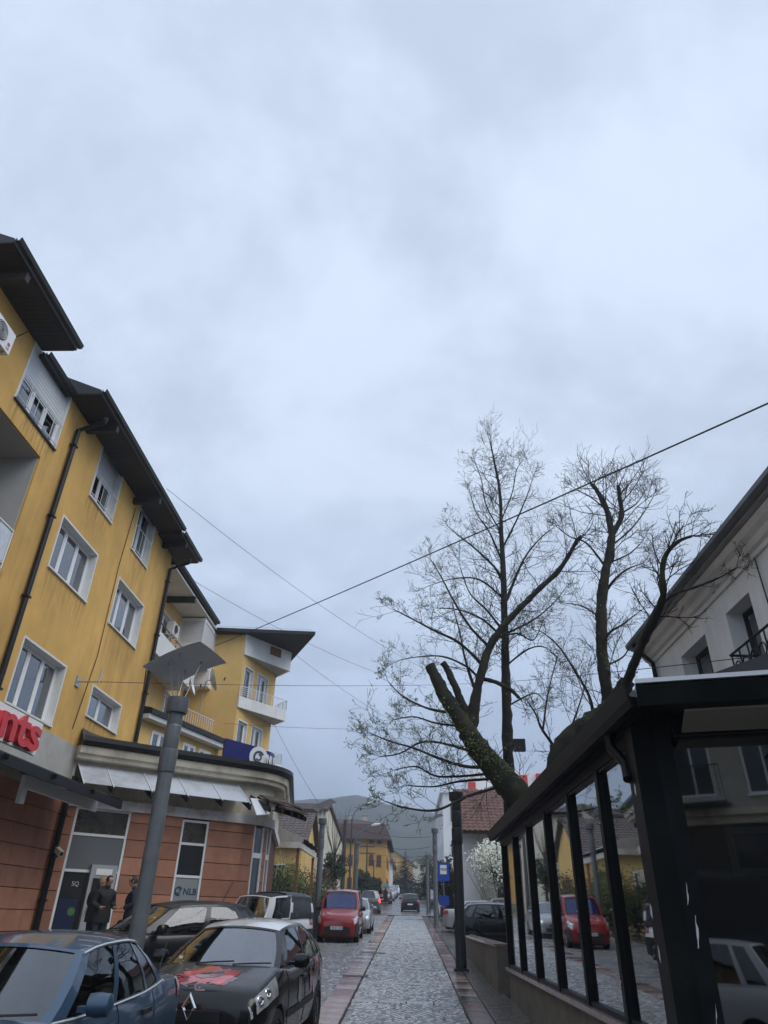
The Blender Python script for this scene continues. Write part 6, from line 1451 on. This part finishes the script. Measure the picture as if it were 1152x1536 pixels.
# blue saloon
P = spec(L=4.35, W=1.68, H=1.43, hood_f=.82, cowl=.95, belt=.93, deck=1.0, wb=.85, rf=.12, rr=-1.0, rb=-1.5, axle_f=1.3, axle_r=-1.2, paint='paint_blue', windows=[(.09, .43), (.48, .79), (.82, .95)], doors=[.72, -.3, -1.15], antenna=(-1.62, .62), roofw=.72, glass='car_glass_dark', glass_f='car_glass_mid', mould='black_plastic', handle='black_plastic')
blue, S_, bd, sd_, cp_ = make_car('blue_saloon', 'wet blue saloon car parked ahead of the black and white hatchback', (-3.32, 6.95, gz(6.95) + .10), 2, P)
q = MB()
for sg in (1, -1):
    for tt, rr_ in ((.965, .012), (.03, .010)): q = MB(); q.tube([sd_(s, tt, sg, -.012) for s in (0, .15, .3, .45, .6, .75, .9, 1)], rr_, 5); part('rain_gutter', q, 'paint_pale_grey', blue)
# black hatchback with white roof and red bonnet graphic
hlc = 4.06 / 2
P = spec(L=4.06, W=1.73, H=1.45, hood_f=.84, cowl=1.0, belt=.96, deck=1.02, wb=1.02, rf=.22, rr=-1.35, rb=-1.86, axle_f=1.22, axle_r=-1.36, paint='paint_black', roof='paint_white', pillar='paint_black', mirror='paint_black', windows=[(.11, .46), (.50, .80), (.84, .93)], rim='rim_dark', badge='diamond', badge_s=.145, badge_z=.70, badge_x=.012, crown=.05, roofw=.66, glass_f='car_glass', grille_h=.09, spokes=5,
         lamps=[('headlight', hlc - .72, hlc - .05, 5.1, 7.05, 'lens_clear'), ('tail_light', -hlc + .3, -hlc + .015, 5.2, 7.2, 'lens_red')])
clio, S_, bd, sd_, cp_ = make_car('black_hatchback', 'black hatchback with white roof and red splashed bonnet graphic', (-2.33, 11.42, gz(11.42) + .04), 4, P)
rnd = random.Random(2)
def hood_pt(x, yy, off):
    w_ = [p for p in [S_(x, v, 1 if yy >= 0 else -1, off) for v in [7 + k * .1 for k in range(31)]]]; return min(w_, key=lambda p: abs(p.y - yy))
def blob(cx, cy, rx, ry, off, n=26, jag=.25):
    g = MB(); rim_ = []
    for k in range(n):
        a = 2 * math.pi * k / n; r = 1 + rnd.uniform(-jag, jag); rim_.append(hood_pt(cx + rx * r * math.cos(a), cy + ry * r * math.sin(a), off))
    c = hood_pt(cx, cy, off); mid = [hood_pt(lerp(cx, p.x, .5), lerp(cy, p.y, .5), off) for p in rim_]
    for k in range(n): g.quad(rim_[k], rim_[(k + 1) % n], mid[(k + 1) % n], mid[k]); g.quad(mid[k], mid[(k + 1) % n], c)
    return g
mat('decal_black', (.012, .011, .012), .3, coat=1); mat('decal_red', (.50, .018, .028), .3, var=.5, vscale=14, coat=1); mat('decal_dark_red', (.16, .006, .012), .3, var=.4, vscale=16, coat=1); mat('decal_steel', (.13, .145, .16), .35, var=.7, vscale=18, coat=1); mat('decal_brown', (.20, .10, .075), .35, var=.6, vscale=20, coat=1)
gr_ = part('bonnet_graphic', blob(1.54, .05, .31, .34, .003, 44, .22), 'decal_dark_red', clio)
for (x, y, rx, ry, o_, m_) in ((1.54, .04, .26, .29, .005, 'decal_red'), (1.58, .20, .08, .09, .005, 'decal_red'), (1.46, .06, .10, .14, .007, 'decal_steel'), (1.55, .02, .08, .12, .008, 'decal_brown'), (1.43, .12, .05, .05, .009, 'decal_black'), (1.52, .08, .05, .06, .010, 'decal_dark_red'), (1.49, -.02, .035, .07, .011, 'decal_black')):
    part('graphic_patch', blob(x, y, rx, ry, o_, 22, .35), m_, gr_)
for k in range(46):
    a = rnd.uniform(0, 6.28); d = rnd.uniform(.24, .40); part('splash', blob(1.51 + .8 * d * math.cos(a), d * math.sin(a), rnd.uniform(.008, .02), rnd.uniform(.008, .03), .006, 7, .3), 'decal_red', gr_)
for k, (x, v, r, m_) in enumerate([(-.95, 4.6, .16, 'decal_brown'), (-1.15, 5.6, .14, 'decal_steel'), (-.7, 5.0, .12, 'decal_brown'), (-1.6, 5.2, .14, 'decal_brown'), (-1.3, 6.2, .10, 'decal_red'), (.1, 4.6, .10, 'decal_steel')]):
    g = MB(); m2 = 16; c = S_(x, v, 1, .008); rim_ = [S_(x + r * rnd.uniform(.7, 1.3) * math.cos(a * .3927), v + 1.1 * rnd.uniform(.7, 1.3) * math.sin(a * .3927), 1, .008) for a in range(m2)]
    for a in range(m2): g.quad(rim_[a], rim_[(a + 1) % m2], c)
    part('side_graphic', g, m_, clio)
q = MB(); p_ = cp_(.05, .1, True, -.004); q.box(p_.x - .03, p_.x - .026, p_.y + .08, p_.y + .13, p_.z + .03, p_.z + .06); part('parking_sticker', q, 'board_white', clio)
# dark hatchback standing across before the bank
P = spec(L=4.2, W=1.74, H=1.50, paint='paint_dark', hood_f=.86, cowl=1.0, belt=.98, deck=1.05, antenna=(-1.1, 0.0), windows=[(.10, .44), (.49, .78), (.82, .92)], glass='car_glass_dark', roofw=.70)
dh, *_ = make_car('dark_hatchback', 'dark hatchback parked askew in front of the bank behind the lamp', (-4.75, 15.7, gz(15.7) + .12), 48, P)
# white open off-roader with soft top
P = spec(L=3.55, W=1.56, H=1.66, paint='paint_white', roof='black_plastic', pillar='paint_white', hood_f=.98, cowl=1.05, belt=1.02, deck=1.03, wb=.60, rf=.30, rr=-1.62, rb=-1.70, axle_f=1.15, axle_r=-1.05, wheel=.34, windows=[(.10, .44), (.50, .95)], doors=[.6, -.35], handles=[-.2], beltw=.96, roofw=.84, glass='plastic_window', glass_f='car_glass', mirror='black_plastic', bumper=True, crown=.02, cat='off-roader')
jim, S_, bd, sd_, cp_ = make_car('white_off_roader', 'small white off-roader with black soft top and roll bar', (-4.42, 23.5, gz(23.5) + .05), 30, P)
q = MB(); R2 = []
for i in range(12):
    s = lerp(.36, 1.02, i / 11); row = []
    for j in range(13):
        u = j / 12; a, b = sd_(min(s, 1), 1, 1), sd_(min(s, 1), 1, -1); p = b.lerp(a, lerp(-.03, 1.03, u)); p.z += .04 + .05 * (1 - (2 * u - 1) ** 2) + .012 * math.sin(i * 1.7) * math.cos(j); 
        if u in (0, 1): p.z -= .08
        row.append(p)
    R2.append(row)
q.grid(R2); part('soft_top', q, mat('soft_top', (.035, .038, .044), .45, var=.4, vscale=6, bump=.3, bscale=8), jim, 60)
q = MB()
for sg in (1, -1):
    q.grid([[sd_(s, t, sg, -.012) for t in (.0, .12)] for s in (.46, .6, .8, 1)]); q.grid([[sd_(s, t, sg, -.012) for t in (.86, 1)] for s in (.46, .6, .8, 1)]); q.grid([[sd_(s, t, sg, -.012) for t in (.12, .86)] for s in (.46, .52)]); q.grid([[sd_(s, t, sg, -.012) for t in (.12, .86)] for s in (.93, 1)])
part('soft_top_side', q, 'soft_top', jim)
q = MB(); q.tube([(-.25, -.6, .9), (-.25, -.58, 1.58), (-.25, .58, 1.58), (-.25, .6, .9)], .03, 8); part('roll_bar', q, 'black_plastic', jim)
# red van
hv = 3.99 / 2
P = spec(L=3.99, W=1.66, H=1.82, paint='paint_red', hood_f=.92, cowl=1.12, belt=1.06, deck=1.06, wb=1.12, rf=.50, rr=-1.86, rb=-1.95, axle_f=1.2, axle_r=-1.4, windows=[(.10, .36), (.42, .66), (.70, .93)], beltw=.96, roofw=.82, bumper=True, badge='diamond', badge_s=.055, badge_z=.80, badge_x=-.05, plate_z=.52, crown=.06, mirror='black_plastic', glass_f='car_glass', cat='van',
         lamps=[('headlight', hv - .40, hv - .035, 5.0, 7.0, 'lens_clear'), ('tail_light', -hv + .15, -hv + .01, 4.5, 7.5, 'lens_red')])
glass('blue_glass', (.16, .2, .36), refl=2.0, rough=.03); P['glass_f'] = 'blue_glass'
van, vS, vb, vside, vcap = make_car('red_van', 'red delivery van with black bumper facing down the street', (-2.80, 33.1, gz(33.1)), 0, P, plate='UE 011-AN')
q = MB(); q.grid([[vcap(lerp(.1, .9, i / 8), lerp(.08, .9, j / 4), True, .06) for j in range(5)] for i in range(9)]); part('blue_reflection_sheet', q, mat('reflection_blue', (.36, .42, .85), .3, var=.3, vscale=2), van)  # blue sheet added behind the windscreen to colour it like a bright reflection
# cars behind the van
P = spec(L=4.1, W=1.7, H=1.46, paint='paint_silver'); make_car('silver_hatchback', 'silver hatchback tucked in behind the red van', (-2.62, 39.0, gz(39)), 0, P, detail=1)
hs2 = 2.2
P = spec(L=4.4, W=1.8, H=1.66, paint='paint_grey', roof='paint_grey', hood_f=.95, cowl=1.08, belt=1.04, deck=1.1, rr=-1.75, rb=-2.05, axle_f=1.35, axle_r=-1.3, wheel=.34, glass='car_glass_dark', cat='suv', lamps=[('headlight', hs2 - .42, hs2 - .04, 5.0, 7.0, 'lens_clear'), ('tail_light', -hs2 + .3, -hs2 + .01, 4.8, 7.4, 'lens_red_lit')])
suv, *_ = make_car('grey_suv', 'dark grey suv with lit red tail lights leaving up the street', (-3.3, 66.5, gz(66.5)), 176, P, detail=1)
h3 = 2.0
P = spec(paint='paint_dark', H=1.45, lamps=[('headlight', h3 - .42, h3 - .04, 5.0, 7.0, 'lens_clear'), ('tail_light', -h3 + .3, -h3 + .01, 4.8, 7.4, 'lens_red')]); make_car('dark_small_car', 'small dark hatchback driving away in the middle of the street', (.15, 72.5, gz(72.5)), 180, P, detail=1)
# right side
P = spec(L=3.95, W=1.66, H=1.50, paint='paint_black', hood_f=.86, cowl=1.0, belt=.98, deck=1.04, windows=[(.10, .44), (.49, .78), (.82, .93)], glass='car_glass_dark'); make_car('black_compact', 'black compact car parked nose-in behind the low stone wall', (3.75, 30.6, gz(30.6)), -84, P)
P = spec(L=4.35, W=1.72, H=1.44, paint='paint_silver', deck=1.02, rr=-1.0, rb=-1.5, hood_f=.82); make_car('silver_saloon', 'silver saloon parked beside the black compact car', (3.95, 40.6, gz(40.6)), -84, P, detail=1)
P = spec(L=4.4, W=1.76, H=1.62, paint='paint_dark', belt=1.04, deck=1.1, cowl=1.08); make_car('dark_estate', 'dark car with curved silver roof rails behind the black compact', (5.2, 35.4, gz(35.4)), -86, P, detail=1)
P = spec(L=4.3, W=1.76, H=1.66, paint='paint_white', belt=1.04, deck=1.1, cowl=1.08, hood_f=.95); make_car('white_suv', 'white suv facing the street beside the taxi sign', (4.3, 58.5, gz(58.5)), 84, P, detail=1)
P = spec(L=4.3, W=1.74, H=1.50, paint='paint_navy'); make_car('navy_car', 'dark blue car parked beside the taxi sign post', (4.4, 54.5, gz(54.5)), -80, P, detail=1)
P = spec(paint='paint_red'); make_car('dark_red_car', 'dark red car at the junction behind the lantern post', (3.9, 70.5, gz(70.5)), 20, P, detail=1)
# cars up the hill
for k, (x, y, ph, c, lab) in enumerate([(-2.9, 92, 4, 'paint_red', 'small red car parked up the hill beyond the grey suv'), (-2.7, 104, 0, 'paint_pale_grey', 'pale car up the hill behind the small red car'), (-2.6, 114, 0, 'paint_silver', 'silver car in the uphill row of parked cars'), (-2.5, 124, 0, 'paint_grey', 'grey car in the uphill row of parked cars'), (-2.4, 136, 0, 'paint_white', 'white car in the uphill row before the spruce'), (-2.2, 158, 0, 'paint_white', 'white car at the top of the street'), (2.9, 84, 2, 'paint_grey', 'grey car parked on the right of the upper street'), (3.0, 96, 0, 'paint_red', 'red car parked on the right of the upper street'), (-4.2, 78.5, 0, 'paint_red', 'red car half hidden behind the grey suv')]):
    P = spec(paint=c); make_car('parked_car', lab, (x, y, gz(y) + .02), ph, P, detail=0, group='cars parked up the hill')
# parked behind the photographer, mirrored in the pavilion glass
P = spec(L=4.2, W=1.74, H=1.9, paint='paint_pale_grey', cowl=1.15, belt=1.12, deck=1.15, hood_f=1.0); make_car('pale_grey_car', 'pale grey tall car seen as a reflection in the front pane of the pavilion', (-.4, -4.6, gz(-4.6)), 84, P, detail=1)
# ------------------------------------------------------------------ people
mat('cloth_black', (.014, .014, .016), .85, var=.3, vscale=8, bump=.2, bscale=30); mat('cloth_dark', (.022, .022, .026), .85, var=.3, vscale=8); mat('cloth_navy', (.015, .02, .035), .85)
mat('skin', (.42, .24, .17), .55); mat('hair_dark', (.012, .010, .009), .6, bump=.4, bscale=60); mat('hair_blond', (.28, .17, .06), .6, bump=.4, bscale=60); mat('jeans', (.03, .04, .06), .9); mat('shoe', (.02, .018, .016), .6)
def skin_mesh(name, verts, edges, sub=2):
    me = bpy.data.meshes.new(name); me.from_pydata([v[:3] for v in verts], edges, []); o = bpy.data.objects.new(name, me); col.objects.link(o)
    m = o.modifiers.new('skin', 'SKIN'); m.use_smooth_shade = True
    for i, v in enumerate(verts): r = v[3]; o.data.skin_vertices[0].data[i].radius = (r, r) if not isinstance(r, tuple) else r
    o.data.skin_vertices[0].data[0].use_root = True
    s = o.modifiers.new('sub', 'SUBSURF'); s.levels = sub; s.render_levels = sub
    dg = bpy.context.evaluated_depsgraph_get(); out = bpy.data.meshes.new_from_object(o.evaluated_get(dg)); bpy.data.objects.remove(o); return out
def person(label, loc, face_deg, h=1.76, hair='hair_dark', coat='cloth_black', legs='jeans', arms=0, bow=12, bag=False):
    """local: x = facing direction, y = left, z up.  arms: 0 hanging, 1 hands forward at the waist"""
    t_ = thing('person', label, 'person', loc, R_(face_deg), group='people'); k = h / 1.76
    V = [(0, 0, .98, (.19, .15)), (0, 0, 1.12, (.20, .15)), (.01, 0, 1.28, (.225, .16)), (.01, 0, 1.40, (.20, .14)), (.02, 0, 1.48, (.08, .075)), (.05, 0, 1.55, .06)]
    E = [(0, 1), (1, 2), (2, 3), (3, 4), (4, 5)]
    for sg in (1, -1):
        b = len(V)
        V += [(0, .10 * sg, .90, .105), (.02, .105 * sg, .52, .075), (-.01, .11 * sg, .13, .052), (.0, .11 * sg, .06, .05)]; E += [(0, b), (b, b + 1), (b + 1, b + 2), (b + 2, b + 3)]
        b = len(V)
        if arms: V += [(.0, .22 * sg, 1.40, .092), (-.02, .27 * sg, 1.14, .08), (.22, .20 * sg, 1.06, .062)]
        else: V += [(.0, .20 * sg, 1.40, .075), (-.03, .25 * sg, 1.14, .062), (.05, .26 * sg, .92, .05)]
        E += [(3, b), (b, b + 1), (b + 1, b + 2)]
    V = [(x * k, y * k, z * k, tuple(q * k for q in r) if isinstance(r, tuple) else r * k) for x, y, z, r in V]
    me = skin_mesh('body', V, E); body = obj('body', me, coat, t_)
    # trousers material on the lower faces
    me.materials.append(MATS[legs])
    for p in me.polygons:
        if p.center.z < .84 * k: p.material_index = 1
    g = MB(); g.lathe([(.225 * k, .74 * k), (.225 * k, .9 * k), (.215 * k, 1.0 * k), (.19 * k, 1.12 * k)], 18, M=Matrix.Diagonal((.78, 1.08, 1, 1))); part('coat_hem', g, coat, t_, 60)
    # head
    hd = Vector((.085 * k, 0, 1.645 * k)); Mh = Matrix.Translation(hd) @ Matrix.Rotation(R_(bow), 4, 'Y')
    prof = [(.0, -.115), (.045, -.11), (.064, -.08), (.073, -.04), (.08, .0), (.083, .04), (.076, .08), (.055, .108), (.0, .12)]
    g = MB(); g.lathe([(r * k + 1e-4, z * k) for r, z in prof], 18, M=Mh @ Matrix.Diagonal((1.15, .92, 1, 1))); 
    g.prism([Mh @ Vector((.09 * k, -.014 * k, -.035 * k)), Mh @ Vector((.09 * k, .014 * k, -.035 * k)), Mh @ Vector((.088 * k, 0, .012 * k))], Mh.to_3x3() @ Vector((.026 * k, 0, -.008 * k)))
    for sg in (1, -1): g.lathe([(.001, -.03 * k), (.016 * k, -.015 * k), (.018 * k, .01 * k), (.001, .03 * k)], 8, (0, 0, 0), Mh @ Matrix.Translation((-.005 * k, .078 * k * sg, 0)))
    head = part('head', g, 'skin', t_, 60)
    g = MB()
    for sg in (1, -1): g.box(.083 * k, .091 * k, (.022 if sg > 0 else -.04) * k, (.04 if sg > 0 else -.022) * k, .004 * k, .014 * k, Mh)
    part('eyes', g, 'hair_dark', head)
    g = MB(); g.box(.086 * k, .093 * k, -.022 * k, .022 * k, -.064 * k, -.056 * k, Mh); part('mouth', g, mat('lips', (.30, .11, .09), .5), head)
    g = MB(); rings = []
    for i in range(9):
        th = R_(lerp(0, 118, i / 8)); row = []
        for j in range(25):
            a = j * .2618; fr_ = math.cos(a); lim = th * (1 if fr_ < .15 else lerp(1, .52, (fr_ - .15) / .85)); row.append(Mh @ Vector((-.012 * k + .105 * k * math.sin(lim) * math.cos(a), .088 * k * math.sin(lim) * math.sin(a), .012 * k + .122 * k * math.cos(lim))))
        rings.append(row)
    g.grid(rings); part('hair', g, hair, head, 180)
    # hands with fingers
    for sg in (1, -1):
        hp = Vector((.22, .20 * sg, 1.06)) if arms else Vector((.05, .26 * sg, .92)); d = Vector((.95, -.2 * sg, .05)).normalized() if arms else Vector((.12, 0, -1)).normalized(); hp = (hp + d * .02) * k; u = Vector((0, 1, 0)) if arms else Vector((1, 0, 0)); n_ = d.cross(u)
        Vh = [(*(hp), .034 * k), (*(hp + d * .05 * k), .037 * k), (*(hp + d * .085 * k), .036 * k)]; Eh = [(0, 1), (1, 2)]
        for q_, (off, ln) in enumerate(((-.03, .06), (-.01, .072), (.011, .068), (.03, .052))):
            b = len(Vh); a = hp + d * .09 * k + u * off * k; Vh += [(*a, .0095 * k), (*(a + d * ln * .55 * k + n_ * .006 * k), .0088 * k), (*(a + d * ln * .95 * k + n_ * .022 * k), .0075 * k)]; Eh += [(2, b), (b, b + 1), (b + 1, b + 2)]
        b = len(Vh); a = hp + d * .03 * k - u * .036 * k; Vh += [(*a, .012 * k), (*(a + d * .035 * k - u * .018 * k), .010 * k), (*(a + d * .06 * k - u * .02 * k), .0085 * k)]; Eh += [(0, b), (b, b + 1), (b + 1, b + 2)]
        obj('hand', skin_mesh('hand', Vh, Eh, 1), 'skin', t_)
    for sg in (1, -1):
        g = MB(); g.tube([(-.07 * k, .11 * sg * k, .045), (.03 * k, .11 * sg * k, .05), (.12 * k, .115 * sg * k, .04), (.19 * k, .115 * sg * k, .035)], [.045 * k, .052 * k, .048 * k, .03 * k], 10); part('shoe', g, 'shoe', t_, 60)
    if bag:
        g = MB(); g.box(-.1, .12, -.42, -.3, .55, .85); bg_ = part('shoulder_bag', g, 'cloth_black', t_); g = MB(); g.tube([(-.05, -.36, .85), (0, -.2, 1.42), (.05, -.36, .85)], .012, 5); part('strap', g, 'cloth_black', bg_)
    return t_
FB = gz(20) + .28
pp = on_y(162, 1330, 19.6)
hz2 = on_y(162, 1314, 19.7).z - FB
pm_ = on_y(158, 1340, 19.7); person('man in a black jacket looking down at the cash machine', (pm_.x, 19.7, FB), -38, min(1.9, max(1.7, hz2)), 'hair_dark', 'cloth_black', 'jeans', 1, 26)
pm2 = on_y(146, 1340, 20.2); person('fair haired person in dark clothes close to the cash machine behind the man', (pm2.x, 20.25, FB), 60, min(1.86, max(1.66, hz2)), 'hair_blond', 'cloth_dark', 'jeans', 1, 12, True)
pm3 = on_y(202, 1340, 19.6); person('person in a dark coat standing half hidden by the grey lamp post', (pm3.x, 19.6, FB), 200, min(1.9, max(1.7, on_y(196, 1315, 19.6).z - FB)), 'hair_dark', 'cloth_navy', 'cloth_dark', 1, 14)
px_ = on_g(583, 1360); pu = person('far walker in dark clothes under a teal umbrella by the uphill cars', (px_.x - .4, 88, gz(88)), 90, 1.72, 'hair_dark', 'cloth_black', 'cloth_dark', 1, 6)
um = thing('umbrella', 'small teal umbrella held over the far walker', 'umbrella', (px_.x - .4, 88, gz(88)))
g = MB(); mat('teal_cloth', (.05, .22, .26), .6)
g.grid([[Vector((r * math.cos(a * .7854), .1 + r * math.sin(a * .7854), 2.12 - .35 * (r / .5) ** 2 - (.03 if a % 2 else 0) * (r / .5))) for a in range(9)] for r in (.01, .15, .3, .42, .5)]); part('canopy', g, 'teal_cloth', um)
g = MB(); g.tube([(.0, .24, 1.0), (0, .1, 2.2)], .012, 5); part('shaft', g, 'black_metal', um)

# ------------------------------------------------------------------ building behind the photographer, seen in the pavilion glass
bk = thing('rear_building', 'cream building with balcony seen only as a reflection in the pavilion front pane', 'building', (6, -14, 0), world=True)
g = MB(); g.box(-6, 18, -30, -14, -1, 13); part('wall', g, 'beige_wall', bk)
MR = Matrix(((1, 0, 0, 0), (0, 1, 0, -14), (0, 0, 1, 0), (0, 0, 0, 1)))
q = MB(); q.box(-6, 18, -14, -13.9, -1, 4.9); part('shop_front', q, 'dark_pane', bk)
q = MB(); q.box(-6, 18, -14, -13.7, 4.9, 5.15); q.box(-6, 18, -14, -13.55, 5.15, 5.35); part('cornice', q, 'cream_cornice', bk)
simple_windows(bk, MR, [(x, z) for z in (5.8, 9.2) for x in (-5.4, -2.0, .3, 3.4, 6.5, 10, 13.5)], 1.3, 2.0)
for z in (5.5, 8.9):
    q = MB(); q.box(-2.6, -.3, -14, -12.9, z, z + .16); bb_ = part('balcony', q, 'concrete', bk)
    q = MB(); [q.tube([(-2.6 + .12 * i, -12.95, z + .16), (-2.6 + .12 * i, -12.95, z + 1.15)], .012, 4) for i in range(20)]; q.tube([(-2.6, -12.95, z + 1.15), (-.3, -12.95, z + 1.15)], .025, 5); part('railing', q, 'black_metal', bb_)

# ------------------------------------------------------------------ air: drizzle haze that greys the far hill
g = MB(); g.box(-1000, 1000, -130, 1500, -8, 190); hz = obj('haze', g, None); hz['kind'] = 'stuff'; hz['label'] = 'thin blue grey rain haze lying over the street and the far hill'; hz['category'] = 'haze'
m = bpy.data.materials.new('haze'); m.use_nodes = True; t = m.node_tree; t.nodes.clear(); o_ = t.nodes.new('ShaderNodeOutputMaterial'); v_ = t.nodes.new('ShaderNodeVolumePrincipled')
v_.inputs['Color'].default_value = (.80, .88, 1.0, 1); v_.inputs['Density'].default_value = .0011; v_.inputs['Anisotropy'].default_value = .2; t.links.new(v_.outputs[0], o_.inputs['Volume']); hz.data.materials.append(m)
for o in bpy.data.objects:
    if '_w' in o.keys(): del o['_w']
